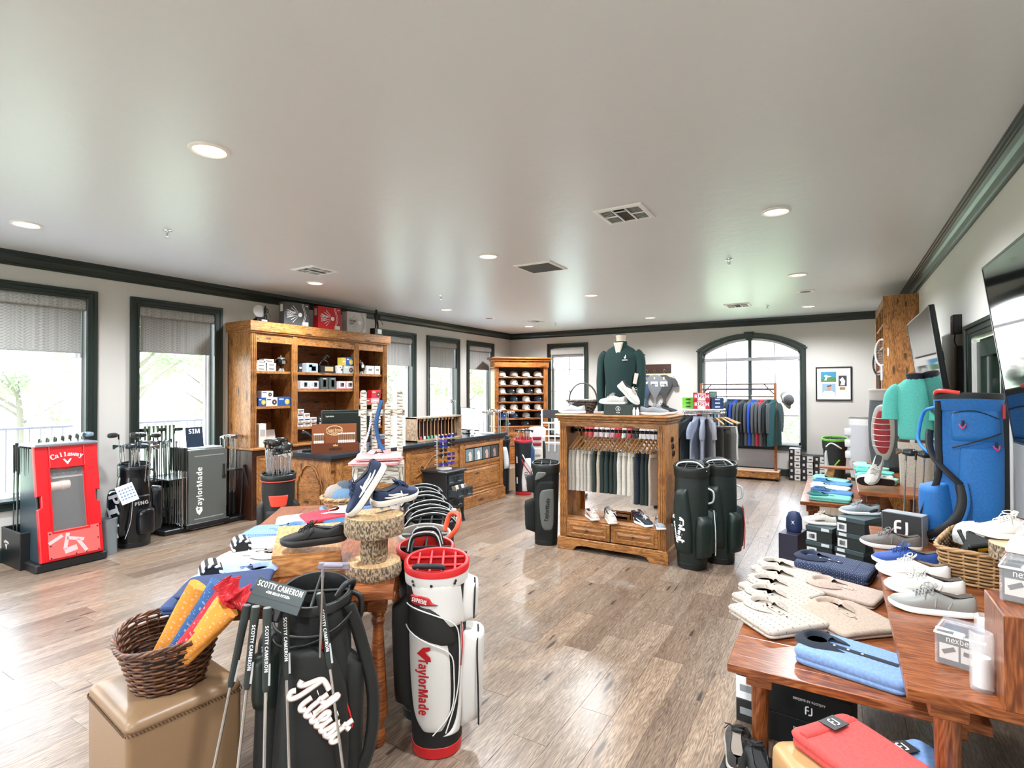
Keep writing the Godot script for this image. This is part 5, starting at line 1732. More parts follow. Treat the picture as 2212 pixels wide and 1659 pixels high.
	t.transform=T3(Basis(V(.153,-.052,-.093).normalized(),V(-.02,.085,-.036).normalized(),V(.153,-.052,-.093).cross(V(-.02,.085,-.036)).normalized()).orthonormalized(),V(-1.76,.893,-1.26))
	put(N().box(V(0,.003,0),V(.19,.09,.012),.002),"plate",mt("#1c2a29",.35),t)
	put(N().box(V(0,-.012,.007),V(.188,.002,.001)),"line",mt("#0c1413",.4),t)
	put(N().box(V(.02,-.055,-.01),V(.03,.05,.03),.004),"clip",W.black,t)
	txt(t,"SCOTTY CAMERON",.028,W.white,T3(Basis(),V(0,.03,.007)),.168)
	txt(t,"«FINE MILLED PUTTERS»",.013,W.white,T3(Basis(),V(0,.008,.007)),.09)
	var PU:=[[-1.849,.868,-1.199,-1.854,-1.006],[-1.785,.879,-1.191,-1.748,-1.058],[-1.75,.874,-1.212,-1.61,-1.097],[-1.75,.879,-1.282,-1.62,-1.217],[-1.687,.881,-1.39,-1.493,-1.374]]
	var pl:=["leftmost putter leaning on the black bag, its lettering turned away","second putter from the left leaning on the black bag","third putter from the left, in front of the black bag's ball pocket","fourth putter, just under the sign plate","putter standing before the white script on the black bag"]
	for k in 5:
		var q: Array=PU[k]
		t=thing("putter",pl[k],"golf club",V(),0,"putters leaning on the black bag")
		var top:=V(q[0],q[1],q[2])
		var bot:=V(q[3],.03,q[4])
		var L:=top.distance_to(bot)
		var up:=(top-bot)/L
		var z:=(V(0,1.6,0)-top).slide(up).normalized()
		t.transform=T3(Basis(up.cross(z),up,z),bot)
		put(N().cyl(V(),V(0,L-.2,0),.0052,.0062,10),"shaft",mt("#d0cecb",.2,.9),t)
		var gr:=[]
		for p in [[L-.275,.0085],[L-.26,.012],[L-.1,.0135],[L-.01,.0155],[L-.002,.0135]]:
			gr.append(flatring(rrect(p[1]*2,p[1]*1.7,p[1]*.7),p[0]))
		put(N().loft(gr),"grip",mt("#262b28",.65),t)
		put(N().at(V(0,L-.002,0)).lathe([U(.0135,0),U(.012,.004),U(0,.005)],12),"cap",mt("#8f9192",.4),t)
		if k:
			txt(t,"SCOTTY CAMERON",.0155,W.white,T3(Basis(V(0,0,1),-PI/2),V(0,L-.135,.0125)),.15)
		put(N().box(V(.009,L-.22,.0085),V(.01,.07,.002)),"sticker",mt("#b9bcbc",.5),t)
		put(N().box(V(.035,-.016,.0),V(.11,.028,.016),.004).box(V(.035,-.02,-.016),V(.06,.02,.022),.004),"head",W.steel,t)
	var hc:=make_club("blade",.9,"putter with a pale head standing inside the black bag","",mt("#a9a3b4",.3,.6))
	hc.transform=T3(Basis(V(0,0,1),-.05)*Basis(Vector3.UP,.6),V(-1.68,.09,-1.36))
	near_bags()
func near_bags() -> void:
	var wh:=mt("#d2cfca",.55)
	var bk:=mt("#101211",.6)
	var rd:=mt("#c41c20",.45)
	var P:={"h":.86,"w0":.225,"d0":.24,"w1":.285,"d1":.235,"yc":.765,"tilt":.02,"belly":.004,"base":rd,"body":mt("#121413",.7),"collar":wh,"rim":rd,"p":2.3,"nx":5,"nz":3}
	var t:=make_bag(P,"white and black cart bag with a red divided mouth and red vertical lettering",V(-1.615,0,-2.0),.62)
	bag_patch(t,P,"lower_panel",wh,[[.12,-24,12],[.2,-52,32],[.35,-66,36],[.5,-68,30],[.56,-68,8]],.008)
	bag_patch(t,P,"upper_panel",wh,[[.58,26,74],[.62,0,70],[.68,-35,64],[.74,-52,58],[.78,-55,56]],.006)
	bag_patch(t,P,"pocket",mt("#151615",.65),[[.5,20,45],[.56,-58,40],[.63,-62,20],[.68,-62,-10]],.012)
	var pip:=mt("#e6e4e0",.4)
	bag_line(t,P,"piping",pip,[[-70,.58,.012],[-20,.53,.014],[28,.47,.012],[37,.36,.01],[32,.22,.012],[-5,.115,.01]],.003)
	bag_line(t,P,"piping",pip,[[-62,.685,.012],[-10,.655,.015],[36,.6,.014],[48,.5,.012],[46,.3,.01],[20,.12,.01]],.003)
	bag_line(t,P,"piping",rd,[[52,.6,.014],[55,.5,.014],[53,.4,.012]],.003)
	bag_patch(t,P,"edge_panel",wh,[[.1,12,58],[.13,36,58],[.22,50,60],[.45,54,60],[.6,54,62]],.01)
	bag_patch(t,P,"badge",mt("#a81e22",.4),[[.685,-40,12],[.7,-52,-4],[.722,-52,-12],[.73,-52,-30]],.012,3,12.0)
	bag_text(t,P,"SUPREME",-30,.71,.025,mt("#e9d9d6",.5),-.16,.07,.016)
	bag_text(t,P,"TaylorMade",-24,.33,.062,mt("#b3161b",.5),-PI/2,.25,.013)
	var eb:=N().at(bag_pt(P,-24,.475,.011),face(V(sin(deg_to_rad(-24)),0,cos(deg_to_rad(-24))))*Basis(V(0,0,1),-PI/2))
	put(eb.ext(v2([-.035,.035,-.028,.0,.0,-.03,.03,.02,.028,.04,.01,.035,-.008,.01,-.02,.035]),.003),"emblem",mt("#b3161b",.5),t)
	bag_patch(t,P,"side_pocket",wh,[[.1,64,118],[.3,58,124],[.48,60,122],[.54,66,116]],.09)
	bag_patch(t,P,"side_pocket",wh,[[.58,66,112],[.66,62,116],[.78,66,110]],.055)
	bag_line(t,P,"zip",bk,[[70,.12,.085],[64,.3,.085],[68,.5,.07],[90,.545,.06]],.004)
	bag_line(t,P,"zip",bk,[[72,.6,.045],[68,.7,.052],[78,.78,.04]],.004)
	bag_patch(t,P,"side_pocket",bk,[[.18,-120,-72],[.4,-124,-70],[.7,-116,-72]],.075)
	for q in [[-46,.79],[-44,.775],[-8,.775],[38,.78],[40,.79]]:
		put(N().at(bag_pt(P,q[0],q[1],.009),face(V(sin(deg_to_rad(q[0])),0,cos(deg_to_rad(q[0]))))*Basis(Vector3.RIGHT,PI/2)).lathe([U(.007,0),U(.005,.003),U(0,.003)],10),"rivet",bk,t)
	for dg in [-14,166]:
		bag_line(t,P,"handle",bk,[[dg-32,.85,.0],[dg-20,.862,.006],[dg+20,.862,.006],[dg+32,.85,.0]],.012)
	var R:=[[-1.83,-2.175,"#b9241f","#171918","black bag with a red rim and two arched handles behind the white cart bag",.85],[-2.0,-2.37,"#8d8780","#b3aea8","bag with a grey divided mouth and an orange-red loop handle",.85],[-2.157,-2.62,"#1c2321","#111514","black bag with a white-tipped rim behind the grey-mouthed bag",.86],[-2.33,-2.8,"#161b1a","#0f1211","black bag with a red lining glimpse, third from the small drawer chest",.87],[-2.56,-3.02,"#1a201f","#101414","black bag second from the small drawer chest",.87],[-2.78,-3.25,"#20262a","#0e1112","black bag with a blue tag, nearest the small drawer chest",.87]]
	for k in R.size():
		var q: Array=R[k]
		var Q:={"h":q[5],"w0":.23,"d0":.22,"w1":.28,"d1":.2,"yc":q[5]-.07,"tilt":.025,"base":bk,"body":mt("#121514",.6),"collar":mt(q[3],.5),"rim":mt(q[2],.4),"p":2.2,"nx":4 if k!=1 else 3,"nz":2,"div":mt(q[2] if k==1 else "#141716",.6)}
		t=make_bag(Q,q[4],V(q[0],0,q[1]),.62+.03*sin(k*2.0),"dark bags in a row beside the table")
		bag_patch(t,Q,"side_pocket",mt("#161a19",.6),[[.1,62,116],[.35,58,120],[.6,64,112]],.06)
		bag_patch(t,Q,"front_pocket",mt("#141817",.6),[[.08,-45,45],[.3,-50,50],[.5,-40,40]],.03)
		var e:=mt("#c9ccca",.35)
		if k==0:
			for z in [.05,-.06]:
				put(N().tube(crom([V(-.085,.83,z),V(-.06,.905,z-.01),V(.05,.91,z-.01),V(.085,.83,z)],4),.012,8),"handle",bk,t)
				put(N().tube(crom([V(-.085,.835,z+.008),V(-.06,.915,z),V(.05,.92,z),V(.085,.835,z+.008)],4),.004,5),"handle_edge",e,t)
		elif k==1:
			put(N().tube(crom([V(.11,.84,-.05),V(.14,.93,-.06),V(.19,.94,.0),V(.18,.88,.05),V(.13,.82,.05)],4),.014,8),"loop_handle",mt("#e2502c",.4),t)
			put(N().box(V(.2,.68,.06),V(.07,.14,.01),.002),"swing_tag",mt("#1b1d1c",.5),t)
		else:
			for z in [.09,-.05]:
				put(N().tube(crom([V(-.15,.83,z),V(-.1,.88,z+.01),V(.02,.905,z+.015),V(.12,.88,z),V(.16,.84,z-.01)],4),.009,7),"handle",bk,t)
				put(N().tube(crom([V(-.15,.838,z+.008),V(-.1,.889,z+.016),V(.02,.915,z+.02),V(.12,.889,z+.008),V(.16,.848,z)],4),.003,5),"handle_edge",e,t)
			if k in [2,3]:
				put(N().box(V(.165,.845,-.0),V(.035,.03,.02),.004),"tip",mt("#d9dcda",.4),t)
			if k==3:
				put(N().box(V(.0,.83,.02),V(.12,.02,.03),.006),"lining",mt("#b02a2c",.6),t)
			if k==5:
				put(N().box(V(-.14,.76,.06),V(.05,.09,.02),.003),"swing_tag",mt("#4a78a8",.4),t)
func counter() -> void:
	var w: Material=W.oak
	var t:=thing("service_counter","long panelled wooden service counter with a dark stone top","counter",V(-4.43,0,-5.44),FX)
	put(N().box(V(0,.5,-.33),V(3.3,.88,.64),.003),"body",w,t)
	put(N().box(V(0,.08,-.32),V(3.36,.16,.7),.006).box(V(0,.175,-.32),V(3.33,.03,.67),.008),"plinth",w,t)
	put(N().box(V(0,.935,-.32),V(3.36,.03,.7),.006),"moulding",W.dark,t)
	put(N().box(V(0,.97,-.32),V(3.42,.04,.76),.008),"stone_top",mt("#26323a",.15),t)
	var e:=T3(Basis(Vector3.UP,-PI/2),V(-1.65,0,-.33))
	var P:=[-.17,.2,.17,.2,.17,.66,.15,.68,.15,.72,.12,.72,.09,.79,.04,.825,.0,.832,-.04,.825,-.09,.79,-.12,.72,-.15,.72,-.15,.68,-.17,.66]
	var b:=N()
	b.T=e
	var big:=[]
	for v in v2(P):
		big.append(V(v.x*1.16,(v.y-.5)*1.09+.5,.006))
	big.append(big[0])
	b.tube(big,.011,6)
	put(b,"panel_moulding",w,t)
	b=N()
	b.T=e
	put(b.ext(v2(P),.014,.01),"raised_panel",w,t)
	b=N()
	panel_front(b,V(1.1,.38,-.009),.92,.34)
	b.at(V(1.1,.73,-.009)).frame(-.44,.44,-.1,.1,[U(-.0,.002),U(.004,.016),U(.02,.016),U(.05,.012),U(.054,.0)])
	for x in [-1.55,-.5,.58,1.6]:
		b.at(V(x,.55,0)).box(V(),V(.09,.7,.02),.003)
	put(b,"side_panel",w,t)
	b=N()
	for x in [-1.02,.04]:
		var p:=[]
		for k in 21:
			var s:=k/20.0*2-1
			p.append(V(x+s*.42,.58+.24*(1-s*s)*(.6+.4*cos(s*3)),.0))
		b.tube(p,.012,6)
		b.tube([V(x-.42,.22,0),p[0]],.012,6).tube([V(x+.42,.22,0),p[20]],.012,6)
		for sx in [-1,1]:
			var q:=[]
			for k in 16:
				q.append(V(x+sx*(.3-cos(k*.5)*(.055-k*.003)),.66+sin(k*.5)*(.055-k*.003),.0))
			b.tube(q,.008,5)
	put(b,"carving",w,t)
	put(N().box(V(1.1,.73,-.006),V(.88,.2,.006)),"photo_strip",mt("#141a1c",.12),t)
	for k in 4:
		b=N()
		b.box(V(.775+k*.215,.73,-.002),V(.19,.17,.002))
		put(b,"photo",mt(["#6f8790","#8d9aa0","#55666c","#4a4440"][k],.2),t)
		b=N()
		b.at(V(.79+k*.21,.72,-.001)).ext(v2([-.03,-.07,.03,-.07,.035,.0,.015,.05,-.015,.06,-.05,.02,-.03,.0]),.001)
		put(b,"photo_figure",mt(["#d8c2b0","#e6e2da","#c99f88","#93807a"][k],.3),t)
	var br:=mt("#6b3416",.4)
	t=thing("cigar_display","brown cigar display box with two banks of glass tubes on the counter","display box",V(-4.62,.99,-4.0),.93)
	put(N().box(V(0,.05,.06),V(.47,.1,.012)).box(V(-.232,.05,0),V(.01,.1,.12)).box(V(.232,.05,0),V(.01,.1,.12)).box(V(0,.006,0),V(.47,.012,.13)),"tray",br,t)
	put(N().box(V(0,.15,-.065),V(.46,.29,.008),.001,Basis(Vector3.RIGHT,-.08)),"back_card",mt("#8a4a22",.45),t)
	txt(t,"ASHTON",.035,W.black,T3(Basis(),V(0,.035,.067)),.13,"Droid Serif")
	put(N().at(V(0,.066,.066)).ext(v2([-.022,0,.022,0,.026,.02,.012,.01,0,.024,-.012,.01,-.026,.02]),.001),"crown_mark",mt("#d9b878",.4),t)
	var ye:=mt("#e8cd9a",.5)
	txt(t,"Cigar Fresh",.042,ye,T3(Basis(Vector3.RIGHT,-.08),V(0,.225,-.065)),.17,"Droid Serif")
	txt(t,"Cigars",.03,ye,T3(Basis(Vector3.RIGHT,-.08),V(0,.195,-.062)),.07,"Droid Serif")
	for s in [1,-1]:
		var p:=[]
		for k in 13:
			var a:=(k/12.0-.5)*1.9
			p.append(V(sin(a)*.1,.222+s*(cos(a)*.075-.025),-.066-s*.003))
		put(N().tube(p,.0045,5),"arch_print",ye,t)
	for k in 13:
		var x:=-.205+k*.0205 if k<5 else .04+(k-5)*.0225
		var c:=thing("cigar_tube","white-capped cigar tube in the %s bank of the cigar display, %s from its left" % ["left" if k<5 else "right",NTH[k if k<5 else k-5]],"cigar tube",V(-4.62,.99,-4.0)+V(x,0,.02).rotated(Vector3.UP,.93),.93,"cigar tubes")
		put(N().cyl(V(0,.014,0),V(0,.19,-.01),.009),"tube",mt("#8c6a4e",.25),c)
		put(N().cyl(V(0,.185,-.01),V(0,.2,-.012),.0098),"tube_cap",W.white,c)
		put(N().cyl(V(0,.09,-.004),V(0,.125,-.006),.0095),"band",W.white,c)
	var dk:=mt("#0f1a15",.4)
	t=thing("till_screen","large dark till screen seen from behind, over the cigar display","screen",V(-4.86,.99,-4.42),.93)
	put(N().box(V(0,.24,0),V(.62,.38,.05),.008),"back_shell",dk,t)
	put(N().box(V(0,.4,.026),V(.6,.006,.004)),"vent_line",mt("#55625a",.4),t)
	put(N().box(V(0,.03,0),V(.2,.06,.14),.008),"foot",dk,t)
	txt(t,"TaylorMade",.022,W.white,T3(Basis(),V(-.22,.36,.026)),.09)
	t=thing("barcode_scanner","black curved barcode scanner on its stand at the counter's near end","scanner",V(-4.93,.99,-3.9),.6)
	put(N().box(V(0,.01,0),V(.1,.02,.1),.006),"foot",W.black,t)
	put(N().tube(crom([V(.05,.02,-.02),V(.05,.1,-.02),V(.0,.18,0),V(-.06,.2,.02)],4),[.012,.012,.012,.012,.014,.016,.018,.02,.022,.024,.027,.03,.026],8),"body",W.black,t)
	t=thing("card_reader","small card machine with a red and green front, right of the cigar display","card machine",V(-4.66,.99,-4.68),1.1)
	put(N().box(V(0,.05,0),V(.2,.1,.14),.006).box(V(0,.115,-.03),V(.21,.03,.1),.006),"body",mt("#6e757a",.4),t)
	put(N().box(V(.03,.055,.071),V(.11,.06,.002)),"label_print",mt("#7b2a2a",.4),t)
	t=thing("grip_rack","wooden rack of upright golf grips with pastel caps on the counter","rack",V(-4.62,.99,-5.68),FX)
	b=N().box(V(-.465,.155,0),V(.02,.31,.19),.002).box(V(.465,.155,0),V(.02,.31,.19),.002).box(V(0,.3,0),V(.95,.02,.19),.002).box(V(0,.01,0),V(.95,.02,.19),.002)
	put(b,"case",mt("#cbb8a6",.5,0,{"tex":tex_pine}),t)
	put(N().box(V(0,.155,-.085),V(.93,.29,.01)),"back_panel",mt("#3b1c10",.5),t)
	var pas:=["#c8c4c0","#d94f4f","#e9e4de","#4faa8a","#5fb6a0","#b9c4be","#d8d4cc","#d8dcd8","#f0a58a","#f0b9a8","#e8e8e4","#2a2a2c"]
	for k in 12:
		var g:=thing("golf_grip","upright golf grip with a coloured cap, %s from the left in the rack" % NTH[k],"grip",V(-4.6,1.01,-5.68+.41-k*.0745),0,"grips in the rack")
		put(N().lathe([U(.012,0),U(.013,.02),U(.009,.25)],10),"sleeve",mt("#4a2414" if k<11 else "#20201f",.6),g)
		put(N().box(V(.02,.25,0),V(.02,.03,.03),.004).box(V(.02,.02,0),V(.02,.04,.034),.004),"cap",mt(pas[k],.5),g)
		put(N().cyl(V(.025,.03,.024),V(.025,.27,.024),.004),"divider",mt("#d8a878",.4),g)
	t=thing("tablet","white-screened tablet on a black stand at the counter's far end","tablet",V(-4.72,.99,-6.62),1.0)
	var q:=Basis(Vector3.RIGHT,-.35)*Basis(V(0,0,1),-.12)
	put(N().box(V(0,.22,0),V(.29,.36,.014),.006,q),"frame",mt("#3b3f45",.3),t)
	put(N().box(V(0,.225,.0082),V(.27,.33,.002),0,q),"screen",mt("#ffffff",.2,0,{"emission_enabled":true,"emission":Color(.95,.97,1),"emission_energy_multiplier":.8}),t)
	put(N().tube([V(.02,.0,-.1),V(.03,.12,-.06),V(.02,.2,-.02)],.016,8).box(V(.02,.008,-.08),V(.16,.016,.14),.004),"stand",W.black,t)
	var wd:=make_club("iron",.5,"short wedge standing head up beside the tablet","",W.steel)
	wd.transform=T3(Basis(V(0,0,1),.06)*Basis(Vector3.UP,PI),V(-4.78,.99,-6.38))
	make_carton("paper_cup","small white carton in front of the tablet","box",V(.05,.07,.05),W.white,V(-4.55,.99,-6.45),.4,"")
	t=thing("papers","loose white papers lying at the far end of the counter","paper",V(-4.6,.99,-6.85),.3)
	put(N().box(V(0,.003,0),V(.2,.006,.28)).box(V(.05,.008,.05),V(.2,.004,.24),0,Basis(Vector3.UP,.3)),"sheet",W.white,t)
	var pr:=[make_club("mallet",.86,"","putters behind the counter's far end"),make_club("wood",.86,"","putters behind the counter's far end",W.steel)]
	var it:=[]
	for k in 8:
		it.append([k % 2,-.25+k*.075,.4+.02*(k % 3),.06*(k % 2),.3+k,0,0])
	t=thing("putter_rack","low rack holding putters behind the far end of the counter","rack",V(-4.85,0,-7.55))
	put(N().box(V(0,.2,.03),V(.66,.36,.2),.004),"stand",mt("#b89a78",.5),t)
	stand(pr,V(-4.85,0,-7.55),it,["putter with its bright head up in the rack behind the counter's far end"])
	var ch:=mt("#20262a",.4)
	t=thing("drawer_chest","small black chest of drawers with ring handles, beside the counter","chest",V(-4.235,0,-5.385),FX)
	put(N().box(V(0,.4,0),V(.36,.46,.36),.004),"body",ch,t)
	put(N().box(V(0,.645,0),V(.42,.03,.42),.008),"top",ch,t)
	for sx in [-1,1]:
		for sz in [-1,1]:
			put(N().tube([V(.16*sx,.18,.16*sz),V(.165*sx,.1,.165*sz),V(.175*sx,.0,.175*sz)],[.03,.016,.02],8),"leg",ch,t)
	for k in 3:
		var y: float=[.55,.4,.26][k]
		var out:=.18+(.14 if k==1 else .0)
		b=N()
		b.at(V(0,y,out)).frame(-.15,.15,-.055,.055,[U(0,0),U(0,.014),U(-.02,.014),U(-.028,.006)])
		b.T=T3()
		b.box(V(0,y,out),V(.3,.11,.012))
		if k==1:
			b.box(V(-.14,y-.01,out-.1),V(.01,.08,.2)).box(V(.14,y-.01,out-.1),V(.01,.08,.2))
		var d:=put(b,"drawer",mt("#2f3a40",.35),t)
		for sx in [-1,1]:
			var p:=[]
			for j in 10:
				p.append(V(.02*sx+sx*sin(j*.5)*.022,y+cos(j*.5)*.03,out+.016))
			put(N().tube(p,.005,5),"handle",W.black,d)
	for k in 5:
		var g:=thing("packaged_glove","packaged glove sticking out of the open drawer, %s from the left" % NTH[k],"glove",V(-3.98,.36,-5.27-k*.055),.5+.2*k,"gloves in the open drawer")
		put(N().box(V(0,.06,0),V(.05,.13,.02),.006,Basis(V(0,0,1),.3)),"packet",mt(["#6b5a4e","#e8e6e2","#4b4642","#e9e9ea","#8b8178"][k],.4),g)
	t=thing("sunglasses_tower","wire tower for sunglasses on the black drawer chest","rack",V(-4.235,.66,-5.385),FX)
	b=N().lathe([U(.1,0),U(.1,.012),U(0,.014)],20)
	for x in [-.1,.02,.14]:
		b.cyl(V(x,.01,-.03),V(x,.42,-.03),.006,.006,8)
	for k in 7:
		b.cyl(V(-.16,.07+k*.057,-.02),V(.2,.07+k*.057,-.02),.003,.003,6)
	put(b,"frame",mt("#e6e4e2",.3,.3),t)
	var lc:=["#3a2a8a","#6a5ad0","#2336b4","#2b2a2e","#2c2c30","#d98a1c","#4b3cae"]
	for c in 2:
		for k in 7:
			var g:=thing("sunglasses","pair of sunglasses %s from the top in the %s column of the tower" % [NTH[6-k],"near" if c==0 else "far"],"sunglasses",V(-4.235+.03,.73+k*.057,-5.385+.075-c*.16),FX-.35,"sunglasses on the tower")
			for sx in [-1,1]:
				put(N().at(V(.032*sx,0,.03),Basis(Vector3.UP,.25*sx)*Basis(Vector3.RIGHT,PI/2)).lathe([U(0,.002),U(.022,.001),U(.026,0),U(.022,-.001),U(0,-.0005)],14,1.0,.75),"lens",mt(lc[(6-k+c*2) % 7],.05,.5),g)
				put(N().tube([V(.06*sx,.008,.022),V(.066*sx,.008,-.05),V(.064*sx,-.012,-.1)],.0028,5),"temple",W.black,g)
			put(N().tube([V(-.06,.01,.022),V(-.03,.018,.03),V(0,.008,.034),V(.03,.018,.03),V(.06,.01,.022)],.003,5),"brow",W.black,g)
func corner_things() -> void:
	var w: Material=W.pine
	var at:=V(-6.08,0,-10.535)
	var tn:=.83
	var t:=thing("cap_cabinet","light pine corner cabinet with six shelves of caps","cabinet",at,tn)
	put(N().box(V(0,1.5,-.36),V(1.2,1.5,.015)),"back_panel",W.dark,t)
	for sx in [-1,1]:
		put(N().box(V(.58*sx,1.52,-.17),V(.09,1.4,.36),.004),"stile",w,t)
	put(N().box(V(0,2.22,-.15),V(1.28,.14,.38),.006),"frieze",w,t)
	put(N().box(V(0,2.31,-.14),V(1.34,.05,.42),.012).box(V(0,2.355,-.13),V(1.42,.04,.46),.01),"cornice",w,t)
	put(N().box(V(0,.41,-.15),V(1.25,.8,.4),.004).box(V(0,.82,-.14),V(1.3,.03,.44),.006),"base_cabinet",w,t)
	for sx in [-1,1]:
		var b:=N()
		panel_front(b,V(.3*sx,.42,.051),.55,.62)
		put(b,"cabinet_door",w,t)
	var cw:="#e6e0da"
	var C:=[[cw,"#9c968e",cw,cw],[cw,cw,cw,cw],[cw,"#22272c",cw,"#22272c",cw],["#7d7a76","#1b3646","#d3cec8","#20304f"],[cw,"#eadfd6","#e8e2dc","#e6dcd4"],["#1f4a94","#2b3c58","#8f8a86","#1e2a28"],["#1f3c44","#22282c","#24262a"]]
	var col:={cw: "white","#9c968e": "grey","#22272c": "black","#7d7a76": "grey","#1b3646": "dark teal","#d3cec8": "pale grey","#20304f": "navy","#eadfd6": "cream","#e8e2dc": "white","#e6dcd4": "cream","#1f4a94": "blue","#2b3c58": "slate blue","#8f8a86": "grey","#1e2a28": "black","#1f3c44": "dark green","#24262a": "black","#22282c": "black"}
	for k in 7:
		var y:=1.94-k*.186+.002
		put(N().box(V(0,y-.018,-.18),V(1.07,.034,.34),.003),"shelf",w,t)
		var n: int=C[k].size()
		for j in n:
			var p:=V(lerpf(-.43,.43,j/maxf(1.0,n-1.0))+(.12 if k==6 else .0),y,-.13).rotated(Vector3.UP,tn)+at
			var h: String=C[k][j]
			make_cap(cloth(h),cloth(h if k!=4 else ["#e6e0da","#d9b9b4","#d9d2cc","#e0d8d0"][j]),mt("#2c2c30" if k in [1,4] else "#c9ccd0",.6) if h!=cw or k in [1,2,4] else null,"%s cap, %s from the left on the %s cap shelf from the top" % [col[h],NTH[j],NTH[k]],p,tn+(.5 if k>0 else 1.3),"caps in the corner cabinet")
	var bk:=mt("#121518",.5)
	var P:={"h":.88,"w0":.25,"d0":.24,"w1":.28,"d1":.25,"yc":.8,"tilt":.025,"base":mt("#c4242c",.4),"body":mt("#10161c",.5),"collar":mt("#22344c",.5),"rim":mt("#b3222b",.4),"p":2.2}
	t=make_bag(P,"navy, white and red bag with vertical black lettering beyond the counter's end",V(-4.27,0,-7.45),.5)
	var wh:=mt("#e8e8ea",.5)
	bag_patch(t,P,"front_panel",wh,[[.06,-8,46],[.25,-12,52],[.45,0,56],[.58,20,58]],.03)
	bag_patch(t,P,"side_panel",mt("#24476e",.5),[[.1,52,110],[.4,58,112],[.78,60,105]],.045)
	bag_line(t,P,"stripe",mt("#c4242c",.5),[[-10,.56,.02],[15,.44,.04],[45,.3,.045],[60,.12,.03]],.008)
	bag_line(t,P,"stripe",wh,[[-5,.64,.02],[20,.52,.035],[50,.38,.045],[62,.26,.045]],.01)
	bag_line(t,P,"stripe",wh,[[-45,.5,.006],[-46,.6,.006]],.01)
	bag_line(t,P,"stripe",wh,[[-45,.18,.006],[-46,.28,.006]],.01)
	bag_text(t,P,"Callaway",22,.26,.075,mt("#1a1c22",.5),-1.35,.22,.036,"Droid Serif")
	P=P.duplicate()
	P.merge({"base":bk,"rim":bk,"collar":bk,"body":mt("#14181c",.45)},true)
	t=make_bag(P,"black bag with a white swoosh panel half hidden behind the counter's end",V(-4.62,0,-7.35),.4)
	bag_patch(t,P,"side_panel",mt("#dfe5ec",.4),[[.4,30,70],[.6,20,60],[.75,10,45]],.03)
	P=P.duplicate()
	P.merge({"h":.98,"body":mt("#cfc8c0",.45),"collar":wh,"rim":wh,"base":bk,"yc":.83},true)
	t=make_bag(P,"tall white tour bag with dark red bands and small script, left of the central cabinet",V(-4.45,0,-8.25),.45)
	bag_patch(t,P,"front_pocket",mt("#d9d2ca",.4),[[.3,-38,38],[.4,-44,44],[.6,-42,42],[.66,-36,36]],.03,4,8.0)
	for y in [.69,.79]:
		bag_patch(t,P,"band",mt("#8c2436",.35),[[y,-30,30],[y+.03,-34,34],[y+.06,-36,36]],.02,3,8.0)
	bag_patch(t,P,"side_pocket",mt("#c9929a",.45),[[.12,-110,-55],[.4,-115,-50],[.7,-100,-60]],.06)
	bag_patch(t,P,"edge_panel",bk,[[.1,44,80],[.4,48,84],[.78,46,70]],.02)
	txt(t,"Spider",.06,W.black,T3(Basis(),bag_pt(P,0,.53,.036)),.13,"Droid Serif",false,.3)
	txt(t,"TP",.08,W.black,T3(Basis(),bag_pt(P,0,.42,.036)),.1)
	var pr:=[make_club("iron",.94,"","clubs in the navy, white and red bag"),make_club("mallet",.93,"","clubs in the navy, white and red bag",mt("#33383c",.3,.5))]
	var it:=[]
	for k in 8:
		it.append([k % 2,cos(k*2.4)*.06,.065,sin(k*2.4)*.06,k*1.1,cos(k*2.4)*.04,sin(k*2.4)*.04])
	stand(pr,V(-4.27,0,-7.45),it,["club in the navy, white and red bag beyond the counter's end"])
	t=thing("display_frame","white metal display frame with a dark header and grey slatted panel","display stand",V(-4.75,0,-9.5),.3)
	var wm:=mt("#ecebea",.35)
	for x in [-.24,.5]:
		put(N().box(V(x,.63,0),V(.035,1.26,.035),.004),"post",wm,t)
	put(N().box(V(.13,1.17,0),V(.72,.16,.02),.002),"header",mt("#3f4144",.4),t)
	for k in 4:
		put(N().box(V(.13,1.0-k*.13,0),V(.72,.03,.025),.002),"crossbar",wm,t)
	for k in 5:
		put(N().box(V(-.1+k*.12,.72,.02),V(.02,.56,.012),.002),"slat",wm,t)
	put(N().box(V(.13,.3,-.01),V(.7,.55,.012),.002),"panel",mt("#8f9090",.4),t)
